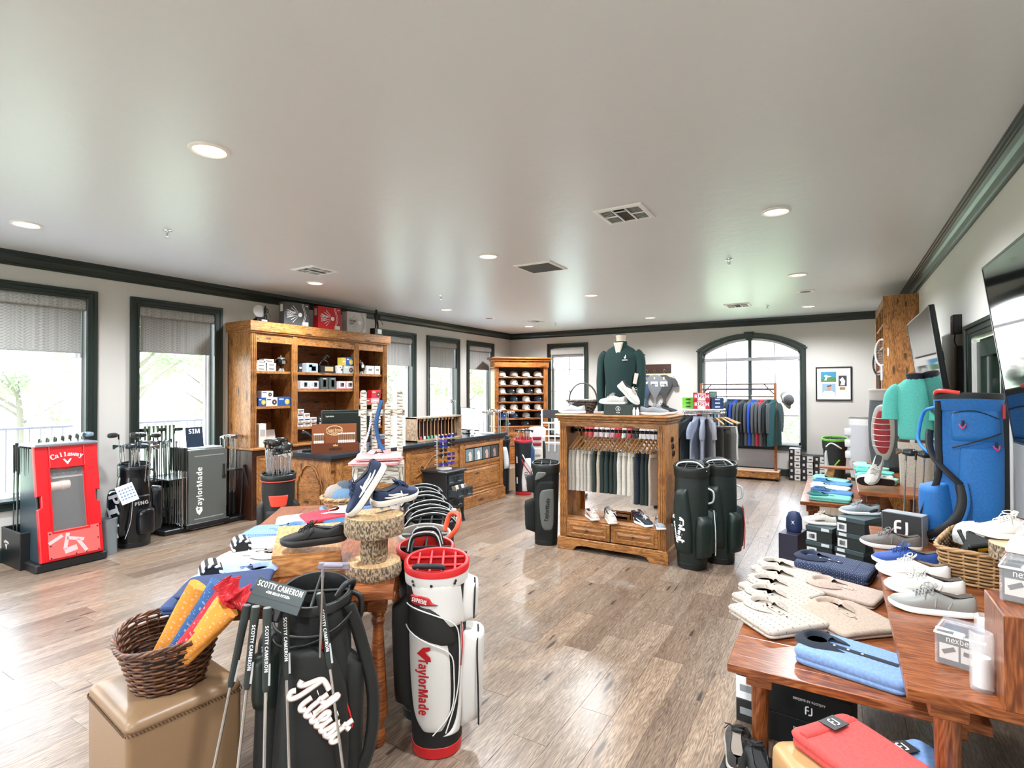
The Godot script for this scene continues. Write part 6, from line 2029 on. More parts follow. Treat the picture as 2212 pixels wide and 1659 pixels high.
func central_cabinet() -> void:
	var w: Material=W.oak
	var t:=thing("display_cabinet","open wooden display cabinet of hanging shorts with two drawers, in the middle of the floor","cabinet",V(-1.94,0,-5.36))
	for sx in [-1,1]:
		put(N().box(V(.535*sx,.72,0),V(.03,1.22,.46),.003),"side_panel",w,t)
		var b:=N()
		fluted(b,.515*sx,.12,1.32,.075,.235)
		put(b,"pilaster",w,t)
		put(N().box(V(.515*sx,.72,-.24),V(.07,1.22,.02),.003),"rear_stile",w,t)
	var b:=N()
	for q in [[.59,1.385,.025],[.58,1.362,.03],[.565,1.335,.03]]:
		b.box(V(0,q[1],0),V(q[0]*2,q[2],q[0]*2-.59),.009)
	put(b,"cornice",w,t)
	put(N().box(V(0,1.3,.235),V(.96,.06,.03),.003).box(V(0,1.3,-.235),V(.96,.06,.03),.003),"rail",w,t)
	put(N().box(V(0,.31,0),V(1.05,.022,.48),.003),"shelf",w,t)
	put(N().box(V(0,.21,0),V(1.04,.18,.44)),"drawer_case",W.dark,t)
	for sx in [-1,1]:
		b=N().box(V(.24*sx,.218,.24),V(.47,.165,.02),.003)
		panel_front(b,V(.24*sx,.218,.248),.41,.115,.012)
		var d:=put(b,"drawer",w,t)
		put(N().at(V(.24*sx,.218,.262),Basis(Vector3.RIGHT,PI/2)).lathe([U(.008,0),U(.007,.012),U(.014,.018),U(.012,.026),U(0,.028)],12),"knob",mt("#5c4326",.3,.6),d)
	var ar:=[-.575,.0,-.4,.0,-.36,.045,-.3,.055,.3,.055,.36,.045,.4,.0,.575,.0,.575,.1,.56,.125,-.56,.125,-.575,.1]
	put(N().at(V(0,0,.23)).ext(v2(ar),.035,.004).at(V(0,0,-.265)).ext(v2(ar),.035,.004),"plinth",w,t)
	for sx in [-1,1]:
		put(N().box(V(.558*sx,.0625,0),V(.03,.125,.46),.003),"plinth_side",w,t)
		b=N()
		b.T=T3(Basis(Vector3.UP,PI/2*sx),V(.55*sx,.66,0))
		panel_front(b,V(0,0,0),.3,.8)
		put(b,"raised_panel",w,t)
		b=N()
		for k in 3:
			b.at(V(.555*sx,1.02+k*.07,.02*(k-1)),Basis(V(0,0,1),PI/2)).lathe([U(.03,-.008),U(.03,.008),U(.02,.008),U(.02,-.008)],14)
		put(b,"carving",W.dark,t)
	put(N().cyl(V(-.52,1.215,0),V(.52,1.215,0),.016,.016,12).cyl(V(-.52,1.215,0),V(-.49,1.215,0),.035,.035,14).cyl(V(.49,1.215,0),V(.52,1.215,0),.035,.035,14),"rod",mt("#17181a",.35,.5),t)
	var hc:=mt("#c99b66",.5)
	var h0:=make_hanger("",hc,"hangers in the central cabinet",true)
	var lg:="#bcb5aa"
	var seqc:=[lg,lg,"#c9c3b8",lg,"#b0a99e","#c4beb4","#20302c","#b9a894","#1d2b28","#22332f","#1c2a26","#22302c","#cfc9be","#d6d1c6","#d2ccc0","#b9b2a6","#1a2434","#1b2624","#1e2a28","#c2b4a4"]
	var nmc:={lg: "stone grey","#c9c3b8": "pale grey","#b0a99e": "grey","#c4beb4": "light grey","#20302c": "dark green","#b9a894": "tan","#1d2b28": "black-green","#22332f": "dark green","#1c2a26": "black-green","#22302c": "dark green","#cfc9be": "ivory","#d6d1c6": "off-white","#d2ccc0": "cream","#b9b2a6": "speckled grey","#1a2434": "navy","#1b2624": "black","#1e2a28": "black","#c2b4a4": "beige"}
	for k in 20:
		var p:=V(-2.38+k*.0455,1.229,-5.36)
		var tn:=PI/2-.25-.05*sin(k*1.7)
		var lab:="wooden clip hanger, %s from the left in the central cabinet" % NTH[k]
		if k==0:
			h0.position=p; h0.rotation.y=tn; h0.set_meta("label",lab)
		else:
			dup(h0,p,tn,lab)
		var s:=make_hung({"kind": "shorts","m":cloth(seqc[k]),"len":.42 if k<15 else .5,"seed":k},"hanging_shorts","%s shorts on the %s hanger from the left in the central cabinet" % [nmc[seqc[k]],NTH[k]],"shorts","shorts in the central cabinet")
		s.position=p; s.rotation.y=tn
	var S:=[[-2.25,-5.22,.8,"#cdb3a8","#efe9e4","pink-beige trainer, leftmost on the cabinet's lower shelf","#4a4440"],[-2.1,-5.38,.5,"#8d8378","#d9d4cc","taupe trainer standing behind the pink-beige one","#8d8378"],[-2.02,-5.2,.62,"#cfc6b6","#f0ece6","cream trainer, third from the left on the lower shelf","#cfc6b6"],[-1.82,-5.38,1.0,"#4c3a5c","#e8e4e8","purple-heeled dark trainer behind the navy one","#8a3fae"],[-1.73,-5.22,.95,"#1d2936","#f2f2f0","navy trainer with a white hooked stripe","#ffffff"],[-1.52,-5.24,.45,"#8b949c","#f0f0f0","grey mesh trainer near the right pilaster","#dfe2e6"],[-1.5,-5.42,.8,"#39443f","#e6e6e4","dark trainer behind the grey mesh one","#c9ccca"]]
	for q in S:
		make_shoe(shoe_def(q[3],q[4],{"L":.25,"k":.85,"lace":cloth("#e9e6e2"),"marks":[[mt(q[6],.5),[V(.72,.3,0),V(.55,.25,0),V(.35,.5,0),V(.18,.8,0)],[-1,1],.007]]}),q[5],V(q[0],.323,q[1]-.04),q[2],"shoes on the cabinet's lower shelf")
	var Y:=1.399
	make_shoe(shoe_def("#b9bdc2","#f4f2f0"),"pale grey shoe at the left corner of the cabinet top, toe to the left",V(-2.24,Y,-5.2),-1.5)
	t=make_basket("handled_basket","grey-brown wicker basket with a tall arched handle on the cabinet top",V(-2.36,Y,-5.42),.1,.1,.09,.17,.13,.13,8,20,[mt("#6b625a",.7),mt("#544b44",.7),mt("#2c2723",.8)],2.2,.0,.007)
	var hp:=[]
	for k in 15:
		var a:=PI*k/14.0
		hp.append(V(cos(a)*.16,.12+sin(a)*.2,0))
	put(N().tube(hp,.009,7),"handle",mt("#544b44",.7),t)
	make_shirt({"m":cloth("#9a9e98"),"w":.22,"d":.16,"h":.03,"collar":false,"seed":30},"grey cloth lying in the handled basket",V(-2.36,Y+.115,-5.42),.1)
	t=make_carton("shoe_box","dark green shoe box with a round white emblem on the cabinet top","box",V(.29,.1,.18),mt("#26332c",.5),V(-1.86,Y,-5.2),.08,"",[],[["f",.5,.22,"NEW YORK",.012,.035,W.white]])
	var rp:=[]
	for k in 21:
		rp.append(V(cos(TAU*k/20)*.022,.06+sin(TAU*k/20)*.022,.091))
	put(N().tube(rp,.002,4,false).box(V(0,.06,.091),V(.005,.03,.001)).box(V(.006,.06,.091),V(.004,.02,.001),0,Basis(V(0,0,1),.4)),"emblem",W.white,t)
	var cs:=shoe_def("#d6d1c8","#f0ede8",{"L":.28,"lace":cloth("#c9c4ba")})
	make_shoe(cs,"off-white shoe lying flat on the dark green box, toe to the left",V(-1.8,Y+.1,-5.24),-1.3,"off-white shoes on the dark green box")
	var c2:=make_shoe(cs,"off-white shoe propped heel up on the dark green box",V(),0,"off-white shoes on the dark green box")
	c2.transform=tipped(V(.6,-.7,.35),V(.45,.7,.5),V(-1.895,Y+.285,-5.22))
	make_shoe(shoe_def("#8b8d90","#e6e2dc",{"lace":cloth("#9a9c9f")}),"grey knit shoe at the right front of the cabinet top",V(-1.66,Y,-5.22),1.45)
	make_shoe(shoe_def("#1d1e1f","#d9d6d2"),"black shoe behind the grey knit shoe on the cabinet top",V(-1.64,Y,-5.38),1.75)
	for k in 2:
		t=thing("hand_gel_bottle",["small clear bottle beside the dark green box","small white-capped bottle with a tag beside the dark green box"][k],"bottle",V(-1.69+.035*k,Y,-5.11))
		put(N().lathe([U(.014,0),U(.015,.05),U(.008,.06),U(.008,.075),U(0,.076)],12),"bottle",mt("#dfe2e2",.2),t)
	t=thing("torso_form","headless torso form in a dark green quarter-zip pullover on the cabinet top","mannequin",V(-1.93,Y,-5.42))
	var gr:=cloth("#12312f")
	var rings:=[]
	for q in [[.165,.0,.1],[.17,.15,.105],[.165,.3,.105],[.175,.45,.115],[.185,.56,.11],[.18,.62,.095],[.14,.67,.075],[.085,.7,.065],[.062,.715,.06]]:
		var ring:=PackedVector3Array()
		for k in 28:
			var a:=TAU*k/28
			ring.append(V(cos(a)*q[0],q[1],-sin(a)*q[2]+noise.get_noise_2d(cos(a)*300,q[1]*90)*.012))
		rings.append(ring)
	put(N().loft(rings,1),"pullover",gr,t)
	for sx in [-1,1]:
		put(N().tube(crom([V(.155*sx,.63,0),V(.2*sx,.56,0),V(.215*sx,.38,.01),V(.215*sx,.2,.02),V(.205*sx,.02,.03)],4),[.05,.056,.058,.058,.056,.054,.052,.05,.05,.05,.048,.046,.045,.044,.043,.042,.042],12,true,1.0,V(0,0,1)),"sleeve",gr,t)
	put(N().lathe([U(.066,.7),U(.062,.75),U(.056,.75),U(.056,.7)],18),"collar",gr,t)
	put(N().at(V(0,0,.062)).ext(v2([0,.52,.035,.68,.05,.735,-.05,.735,-.035,.68]),.03,.006),"shirt_front",cloth("#d9cfc2"),t)
	put(N().lathe([U(.05,.7),U(.046,.78),U(.052,.81),U(.05,.815),U(0,.82)],18),"neck",mt("#c9b9a6",.5),t)
	put(N().at(V(0,.82,0)).lathe([U(.051,-.006),U(.05,.004),U(0,.005)],18),"neck_cap",mt("#3d4440",.4),t)
	put(N().box(V(.078,.55,.108),V(.055,.008,.006)).box(V(.08,.575,.108),V(.02,.022,.006),.003,Basis(V(0,0,1),.5)).box(V(.085,.592,.106),V(.006,.02,.006)),"chest_emblem",W.white,t)
	put(N().box(V(.18,.36,.075),V(.04,.11,.003),.001,Basis(V(0,0,1),-.2)),"swing_tag",mt("#c9b9b0",.5),t)
	var bk:=mt("#121513",.6)
	var P:={"h":.87,"w0":.24,"d0":.24,"w1":.29,"d1":.24,"yc":.76,"tilt":.02,"base":bk,"body":cloth("#121613"),"collar":mt("#151a17",.5),"rim":mt("#1a201d",.4),"p":2.3}
	t=make_bag(P,"black cart bag with a large grey front panel, at the cabinet's left side",V(-2.7,0,-5.2),.42)
	var gy:=mt("#60635f",.6)
	bag_patch(t,P,"front_panel",gy,[[.16,-4,26],[.22,-22,40],[.36,-30,44],[.5,-32,44],[.58,-22,42],[.6,10,42]],.02)
	bag_patch(t,P,"front_pocket",cloth("#161b18"),[[.12,-40,60],[.35,-44,58],[.6,-46,52],[.68,-30,40]],.012)
	bag_patch(t,P,"accent",gy,[[.68,-50,-46],[.72,-50,-10],[.76,-44,6],[.78,-34,0]],.016)
	bag_patch(t,P,"side_pocket",cloth("#141916"),[[.12,-118,-62],[.3,-124,-58],[.48,-115,-60]],.1)
	bag_patch(t,P,"side_pocket",cloth("#141916"),[[.54,-115,-62],[.64,-120,-58],[.74,-110,-64]],.07)
	bag_text(t,P,"TaylorMade",8,.385,.055,W.black,PI/2-.1,.24,.024)
	P=P.duplicate()
	P.merge({"h":.95,"w1":.31,"d1":.27,"w0":.26,"d0":.25,"yc":.84,"body":mt("#14201c",.5),"belly":.01},true)
	var D:=[["dark green-black bag with white slanted script at the cabinet's right side",-1.17,-5.2,.1],["dark bag with red-edged pockets behind the white-script bag",-.98,-5.5,.35]]
	for k in 2:
		t=make_bag(P,D[k][0],V(D[k][1],0,D[k][2]),D[k][3])
		bag_patch(t,P,"front_pocket",mt("#16231f",.5),[[.14,-58,8],[.35,-66,10],[.6,-60,0],[.74,-45,-10]],.05)
		bag_patch(t,P,"side_pocket",mt("#15241f",.45),[[.1,20,75],[.3,15,80],[.5,22,72]],.07)
		bag_patch(t,P,"side_pocket",mt("#1a2c2a",.45),[[.12,70,120],[.35,66,124],[.55,72,115]],.08)
		bag_line(t,P,"piping",mt("#c02a2c" if k else "#cfd4d2",.4),[[76,.14,.08],[70,.35,.085],[74,.55,.06]],.005)
		for z in [.06,-.03,-.1]:
			put(N().tube(crom([V(-.13,.92,z),V(-.1,.965,z),V(.05,.975,z),V(.14,.9,z+.02)],4),.008,7),"handle",mt("#2a332f",.4) if z<.05 else mt("#c9cfcc",.35),t)
		bag_handle(t,P,mt("#b9c0bd",.4),75,.6,.74,.05,.009)
		if k==0:
			b=N()
			var dr:=V(sin(deg_to_rad(-34)),0,cos(deg_to_rad(-34)))
			script_word(b,T3(face(dr)*Basis(V(0,0,1),-1.4),bag_pt(P,-30,.38,.05)),.24,.009)
			put(b,"script_lettering",W.white,t)
func nested_table(label: String,x0: float,x1: float,z0: float,z1: float,h: float,legs: Array) -> Node3D:
	var t:=thing("display_table",label,"table",V((x0+x1)/2,0,(z0+z1)/2),0,"")
	var w:=x1-x0
	var d:=z0-z1
	var n:=int(round((d-.2)/.2))
	var e:=(d-.2)/n
	for k in n:
		put(N().box(V(0,h-.018,d/2-.1-e*(k+.5)),V(w,.034,e-.002),.002),"tabletop_board",W.red,t)
	for s in [-1,1]:
		put(N().box(V(0,h-.018,(d/2-.05)*s),V(w,.036,.099),.003),"breadboard_end",W.red,t)
		put(N().box(V((w/2-.1)*s,h-.075,0),V(.025,.08,d-.24),.002),"apron",W.red,t)
	for q in legs:
		put(N().box(V(q[0]-t.position.x,h-.075,q[1]-t.position.z),V(.1,.08,.08),.004).tube([V(q[0]-t.position.x,0,q[1]-t.position.z),V(q[0]-t.position.x,h-.11,q[1]-t.position.z)],[.03,.036],10),"leg",W.red,t)
	return t
func right_tables() -> void:
	var lo:=.515
	var up:=.735
	nested_table("low reddish wooden table of folded shirts, nearest the viewer on the right",-.4,.44,-2.39,-4.0,lo,[[-.29,-2.52],[.34,-2.52],[-.29,-3.88],[.34,-3.88]])
	nested_table("taller reddish wooden table of shoes along the right wall, overlapping the low table",.175,.86,-2.05,-4.34,up,[[.29,-2.18],[.76,-2.18],[.29,-4.22],[.76,-4.22]])
	nested_table("low wooden table of teal shirts at the far right",-.33,.45,-6.2,-7.9,lo,[[-.23,-6.33],[.35,-6.33],[-.23,-7.77],[.35,-7.77]])
	nested_table("taller wooden table under the teal-shirted torso form",.155,.86,-5.74,-8.1,up,[[.27,-5.87],[.76,-5.87],[.27,-7.97],[.76,-7.97]])
	var im:=Image.create(128,128,false,Image.FORMAT_RGB8)
	var im2:=Image.create(128,128,false,Image.FORMAT_RGB8)
	im.fill(Color("#b5aa9e")); im2.fill(Color("#26324e"))
	for k in 12:
		for j in 12:
			if (k+j) % 2==0:
				if k % 3==0:
					im.fill_rect(Rect2i(k*10+4,j*10+3,3,5),Color("#3c3a3c"))
				im2.fill_rect(Rect2i(k*10+3,j*10+3,4,3),Color("#a9b4c8"))
	var dot:=mt("#ffffff",.9,0,{"tex":ImageTexture.create_from_image(im),"uv1_triplanar":true,"uv1_scale":Vector3.ONE*6})
	var nav:=mt("#ffffff",.9,0,{"tex":ImageTexture.create_from_image(im2),"uv1_triplanar":true,"uv1_scale":Vector3.ONE*8})
	for k in 5:
		make_shirt({"m":dot,"h":.035+.004*k,"w":.33,"d":.31,"seed":40+k,"nm":mt("#b7a99c",.9),"bm":W.black},"beige shirt with small dark dots, %s from the near end of the overlapping row" % NTH[4-k],V(-.27+.012*sin(k*2.0),lo+.003,-3.72+k*.2),1.1-.08*k,"dotted beige shirts on the low table")
	make_shirt({"m":nav,"cm":cloth("#1d2740"),"h":.075,"w":.3,"d":.4,"seed":50},"navy patterned shirt at the far end of the low table",V(-.02,lo,-3.88),1.35)
	make_shirt({"m":cloth("#b8a496"),"h":.04,"w":.26,"d":.34,"seed":51,"nm":mt("#a98f80",.9)},"pinkish beige shirt beside the navy patterned one",V(.03,lo,-3.5),1.25)
	make_shirt({"m":cloth("#b9a593"),"h":.045,"w":.34,"d":.33,"seed":52,"nm":mt("#b89f8c",.9),"bm":mt("#8c7b6c",.5)},"plain beige shirt in the middle of the low table",V(.03,lo,-3.08),.75)
	make_shirt({"m":cloth("#7f9fd0"),"cm":cloth("#1f2733"),"nm":W.black,"h":.06,"w":.27,"d":.38,"seed":53,"long":true},"light blue shirt with a dark collar at the near edge of the low table",V(.05,lo,-2.62),1.35)
	var S:=[[.4,-3.8,"#6f6a66","#d9d4ce","grey knit shoe, farthest in the shoe row","#8c857f"],[.44,-3.47,"#2a4f9c","#e8e6e2","royal blue shoe in the shoe row","#24468c"],[.45,-3.24,"#e6e4e0","#e9e6e0","white shoe with a brown lining, between the blue and the off-white shoe","#e0ddd6"],[.47,-3.03,"#dcdad4","#ececea","off-white shoe next to the grey leather one","#d6d3cc"],[.47,-2.81,"#8c8c88","#f2f2f0","grey leather shoe, nearest in the shoe row","#9a9a96"]]
	for k in 5:
		var q: Array=S[k]
		var P:=shoe_def(q[2],q[3],{"lace":cloth(q[5]),"in":mt("#7a6552" if k==2 else "#4b4038",.8),"marks":[[mt(q[5],.5),[V(.5,.2,0),V(.48,.9,0)],[-1,1],.003],[mt(q[5],.5),[V(.35,.2,0),V(.3,.9,0)],[-1,1],.003]]})
		if k in [2,3,4]:
			P.up=mt(q[2],.45)
		make_shoe(P,q[4],V(q[0],up,q[1]),-1.55+.12*sin(k*2.2),"shoes in a row on the right table")
	var wk:=[mt("#b08c60",.6),mt("#9a764c",.6),mt("#5c4228",.8)]
	var t:=make_basket("glove_basket","tan rectangular wicker basket of gloves and caps behind the shoe row",V(.6,up,-3.5),-.28,.12,.27,.14,.29,.16,10,34,wk,6.0,.0,.0065)
	make_cap(cloth("#d9d8d4"),cloth("#3b3f42"),null,"white and black cap poking out of the tan wicker basket",V(.6,up+.1,-3.62),2.2,"")
	for k in 5:
		t=thing("packaged_glove","black glove packet with yellow print, %s from the near end of the tan basket" % NTH[k],"glove",V(.57+.03*(k % 2),up+.07,-3.34-.06*k),.4+k,"gloves in the tan basket")
		put(N().box(V(0,.05,0),V(.1,.15,.02),.005,Basis(V(1,0,.4).normalized(),.5)),"packet",mt("#191b1a",.4),t)
		put(N().box(V(0,.09,.03),V(.05,.02,.004),0,Basis(V(1,0,.4).normalized(),.5)),"print",mt("#d9a52c",.4),t)
	t=thing("log_slice","round tree slice raised on a short log, carrying two white shoes","display stand",V(.68,up,-3.04),.4)
	var bark:=mt("#ffffff",.95,0,{"tex":tex_bark,"uv1_triplanar":true,"uv1_scale":V(9,5,9),"bump":tex_bark,"heightmap_scale":.4})
	put(N().lathe([U(.07,0),U(.068,.2)],24),"column",bark,t)
	put(N().lathe([U(.128,.2),U(.13,.26)],30),"slice",bark,t)
	put(N().at(V(0,.2605,0)).lathe([U(.128,0),U(0,.0005)],30),"cut_face",mt("#d8bd98",.8),t)
	var br:=shoe_def("#e4e0da","#efece6",{"L":.3,"up":mt("#e4e0da",.4),"out":mt("#4a2f26",.5),"in":mt("#6b2f2c",.7),"lace":cloth("#e6ddd2"),"marks":[[mt("#4a2f26",.5),[V(.95,.0,0),V(.5,.0,0),V(.05,.0,0)],[-1,1],.005]]})
	make_shoe(br,"white lace-up golf shoe on the tree slice, farther of the two, toe to the left",V(.79,up+.262,-3.22),-1.2,"white shoes on the tree slice")
	make_shoe(br,"white lace-up golf shoe on the tree slice, nearer of the two, toe towards the viewer",V(.72,up+.262,-3.06),-.45,"white shoes on the tree slice",V(.0,0,0))
	var card:=mt("#17202a",.4)
	var pale:=mt("#c9c6c0",.5)
	for k in 2:
		var s:=V(.13,.12,.13)
		var p: Vector3=[V(.355,up,-2.33),V(.5,up+.272,-2.22)][k]
		t=thing("belt_box",["clear plastic box with a printed card on the right table","clear plastic box with a small flag print on top of the wooden box"][k],"box",p,-.32,"clear belt boxes")
		var b:=N()
		put(N().box(V(0,s.y/2,0),s,.004),"clear_case",mt("#ffffff2a",.05,0,{"transparency":1}),t)
		put(N().box(V(0,.05,0),V(.118,.096,.118),.002),"card",card,t)
		b.frame(-.063,.063,-.063,.063,[U(0,-.002),U(.004,-.002),U(.004,.004),U(0,.004)])
		var fr:=put(b,"lid_edge",mt("#e6ecee",.1),t)
		fr.transform=T3(Basis(Vector3.RIGHT,-PI/2),V(0,.102,0))
		put(N().box(V(0,.107,.06),V(.03,.018,.02),.004),"latch",mt("#e6ecee",.15),t)
		txt(t,"nexbelt",.024,W.white,T3(Basis(),V(.0,.086,.0605)),.07,"Droid Sans",false)
		for j in 2:
			put(N().box(V(-.028+j*.056,.045,.06),V(.05,.05,.001)),"photo",pale,t)
			put(N().box(V(-.028+j*.056,.05,.0608),V(.036,.014,.001),0,Basis(V(0,0,1),.5-j*.6)),"photo_buckle",mt("#2c2c2e",.4),t)
		put(N().box(V(-.0605,.035,.0),V(.001,.04,.06)),"flag_field",mt("#e8e2e2",.5),t)
		for j in 4:
			put(N().box(V(-.0612,.021+j*.011,.0),V(.001,.005,.06)),"flag_stripe",mt("#c2605e",.5),t)
		put(N().box(V(-.0615,.045,-.017),V(.001,.02,.026)),"flag_canton",mt("#38508c",.5),t)
	t=thing("wooden_box","upright reddish wooden box at the near right corner, under a clear belt box","box",V(.51,up,-2.16),.0)
	put(N().box(V(0,.135,0),V(.22,.27,.24),.003),"box",W.red,t)
	for k in 3:
		t=thing("glass_jar",["tall clear jar beside the wooden box, at the table's edge","clear jar lying in the gap behind the first clear belt box","striped glass tumbler behind the wooden box"][k],"jar",[V(.37,up,-2.15),V(.44,up,-2.5),V(.53,up,-2.5)][k])
		put(N().lathe([U(.028,0),U(.03,.01),U(.03,.17-.06*k),U(.027,.175-.06*k),U(.026,.012),U(0,.01)],18),"glass",mt("#ffffff30",.04,0,{"transparency":1}),t)
		put(N().lathe([U(.022,.012),U(.022,.1),U(0,.1)],14),"filling",mt(["#d9d9d6","#e6e6e2","#b9504c"][k],.5),t)
	t=thing("printed_box","black square box printed with a white two-letter monogram at the end of the shoe table","box",V(.34,up,-3.99),-.42)
	put(N().box(V(0,.085,0),V(.2,.17,.1),.002),"box",mt("#232426",.5),t)
	put(N().box(V(0,.085,.0),V(.206,.176,.09)),"edge",mt("#9aa0a4",.4),t)
	fj(t,T3(Basis(),V(0,.085,.051)),.1)
	for k in 4:
		t=thing("glove_pack","flat glove pack with white capitals, %s up in the pile beside the blue bag" % NTH[k],"glove",V(.5,up+.004+k*.05,-4.1-.01*k),.1*k-.3,"glove packs by the blue bag")
		put(N().box(V(0,.022,0),V(.14,.044,.1),.008),"pack",[W.black,mt("#20242a",.5),mt("#cfc8c4",.6),mt("#b9b4b0",.6)][k],t)
		if k<2:
			txt(t,"SRIXON",.03,W.white,T3(Basis(),V(0,.02,.0515)),.11)
	under_tables()
	far_tables()
	big_blue_bag()
func fj(t: Node3D,xf: Transform3D,s: float) -> void:
	var b:=N()
	b.T=xf
	var r:=s*.075
	b.tube(crom([V(-.3,-.42,0)*s,V(-.3,.25,0)*s,V(-.2,.4,0)*s,V(.0,.42,0)*s],4),r,6,true,.2,V(0,0,1))
	b.tube([V(-.3,.02,0)*s,V(.0,.02,0)*s],r,6,true,.2,V(0,0,1))
	b.tube(crom([V(.28,.42,0)*s,V(.28,-.25,0)*s,V(.18,-.4,0)*s,V(-.05,-.42,0)*s],4),r,6,true,.2,V(0,0,1))
	put(b,"monogram",W.white,t)
func under_tables() -> void:
	var bk:=mt("#16191a",.4)
	for k in 2:
		var t:=make_carton("shoe_box",["black shoe box with a white monogram, lower of two under the low table","black shoe box with a white monogram, upper of two under the low table"][k],"box",V(.34,.135,.22),bk,V(-.11,.137*k,-2.92),-.1,"boxes under the low table",[],[["f",.5,.68,"DRYJOYS BY FOOTJOY",.014,.13,W.white]])
		fj(t,T3(Basis(),V(0,.05,.112)),.042)
	for k in 3:
		make_carton("shoe_box","white-edged black box, %s up in the pile by the table's left leg" % NTH[k],"box",V(.12,.11,.3),bk if k!=1 else mt("#e6e6e8",.4),V(-.37,.112*k,-3.05),-.1,"boxes by the left leg",[["f",.5,.5,.7,.3,mt("#8a8f92",.4)]])
	make_carton("shoe_box","open black shoe box on the floor under a dark trainer","box",V(.24,.12,.32),bk,V(-.3,0,-2.33),-.05,"")
	make_shoe(shoe_def("#3b3a38","#a9a29a",{"in":mt("#8f8478",.9),"lace":cloth("#2b2b2b")}),"dark trainer seen from its heel, on the open black box",V(-.35,.121,-2.3),PI+.1)
	make_shoe(shoe_def("#2a2a2c","#c9c5c0"),"dark shoe on its own box beside the leather pouf",V(-.24,.121,-2.24),PI+.3)
	var t:=thing("leather_pouf","tan leather pouf carrying red trousers, at the bottom right","pouf",V(.06,0,-2.12),.55)
	var rings:=[]
	for q in [[.98,.0],[1,.02],[1.0,.34],[.99,.37],[.95,.385],[.8,.392],[.5,.395],[.05,.396]]:
		rings.append(flatring(rrect(.44*q[0],.36*q[0],.035),q[1]))
	put(N().loft(rings),"body",mt("#b58c5e",.4,0,{"bump":tex_lea,"uv1_triplanar":true,"uv1_scale":Vector3.ONE*6.0,"heightmap_scale":.03}),t)
	for k in 2:
		t=make_shirt({"m":cloth("#d2504c") if k==0 else cloth("#6b8cba"),"h":.06 if k==0 else .04,"w":.26,"d":.36,"collar":false,"seed":60+k},["coral red trousers folded on the tan pouf, waist label upward","blue jeans folded beside the red trousers on the pouf"][k],V(.07+.17*k,.398,-2.14+.02*k),.9-.25*k,"trousers on the pouf")
		t.set_meta("category","trousers")
		t.name=numbered("folded_trousers")
		put(N().tube([V(-.125,.05-.02*k,-.13),V(.125,.05-.02*k,-.13)],.02,6,true,.9),"waistband",cloth("#c84844") if k==0 else cloth("#5b7cae"),t)
		put(N().box(V(.02,.071-.02*k,-.13),V(.08,.003,.06),0,Basis(Vector3.UP,.1)),"waist_label",W.black,t)
		fj(t,T3(Basis(Vector3.RIGHT,-PI/2),V(.02,.074-.02*k,-.13)),.04)
	var L:=["lowest","second lowest","middle","second highest","topmost"]
	var lid:=mt("#37474a",.45)
	var lab:=mt("#cfd2d2",.5)
	for k in 5:
		t=make_carton("shoe_box","dark green-black shoe box, %s of the tall stack beyond the low table" % L[k],"box",V(.215,.1,.34),mt("#1d2624",.45),V(.16+.008*sin(k*2.3),.126*k,-5.2),-.5,"stacked dark shoe boxes",[["f",.2,.4,.34,.66,lab],["f",.2,.4,.2,.36,bk]])
		put(N().box(V(0,.108,0),V(.222,.034,.347),.002),"lid",lid,t)
		put(N().box(V(-.06,.108,.1745),V(.06,.024,.001)),"lid_label",lab,t)
	for k in 4:
		t=make_carton("shoe_box","dark shoe box, %s of the short stack under the cream shoe" % ["lowest","second","third","topmost"][k],"box",V(.2,.1,.32),mt("#1d2624",.45),V(-.085,.126*k,-5.32),-.35,"stacked dark shoe boxes",[["f",.22,.4,.38,.66,lab],["f",.22,.4,.24,.36,bk]])
		put(N().box(V(0,.108,0),V(.207,.034,.327),.002),"lid",lid,t)
		put(N().box(V(.05,.108,.1645),V(.06,.024,.001)),"lid_label",lab,t)
	make_shoe(shoe_def("#8f989c","#e8e8ea",{"out":mt("#5fd08c",.5),"in":mt("#1c1f20",.8),"marks":[[mt("#2a2d2e",.5),[V(.3,.2,0),V(.1,.6,0)],[-1,1],.014]]}),"grey and black trainer with a green sole on the tall box stack",V(.29,.631,-5.27),-1.35)
	make_shoe(shoe_def("#d6cfc2","#eeeae4",{"marks":[[mt("#6b6258",.5),[V(.7,.3,0),V(.45,.4,0)],[-1,1],.006]]}),"cream trainer on the short box stack, toe to the left",V(.03,.505,-5.3),-1.5)
	make_carton("shoe_box","plum-black upright carton at the far low table's near leg","carton",V(.16,.34,.3),mt("#29273a",.5),V(-.36,0,-5.62),-.2,"")
	make_carton("shoe_box","dark carton lying in front of the upright plum-black carton","carton",V(.3,.12,.2),mt("#1b2024",.5),V(-.2,0,-5.06),-.3,"")
	make_shoe(shoe_def("#4b5a62","#d9d6d2",{"out":mt("#a83040",.5),"in":W.black,"lace":cloth("#3b4a52")}),"slate trainer with a reddish sole on the low dark carton",V(-.06,.121,-5.08),-1.3)
	t=thing("drawstring_pouch","navy pouch with a small white jumping-figure print on the plum-black carton","bag",V(-.35,.342,-5.62),-.1)
	rings=[]
	for q in [[.9,.0],[1.05,.03],[1.0,.12],[.7,.17],[.2,.185]]:
		rings.append(flatring(sell(.13*q[0],.12*q[0],2.4,18),q[1]))
	put(N().loft(rings),"pouch",mt("#1f2f55",.5),t)
	put(N().at(V(0,.09,.064)).ext(v2([-.012,-.02,0,-.005,.014,-.018,.005,.004,.016,.02,.002,.01,-.014,.014,-.004,.002]),.002),"emblem",W.white,t)
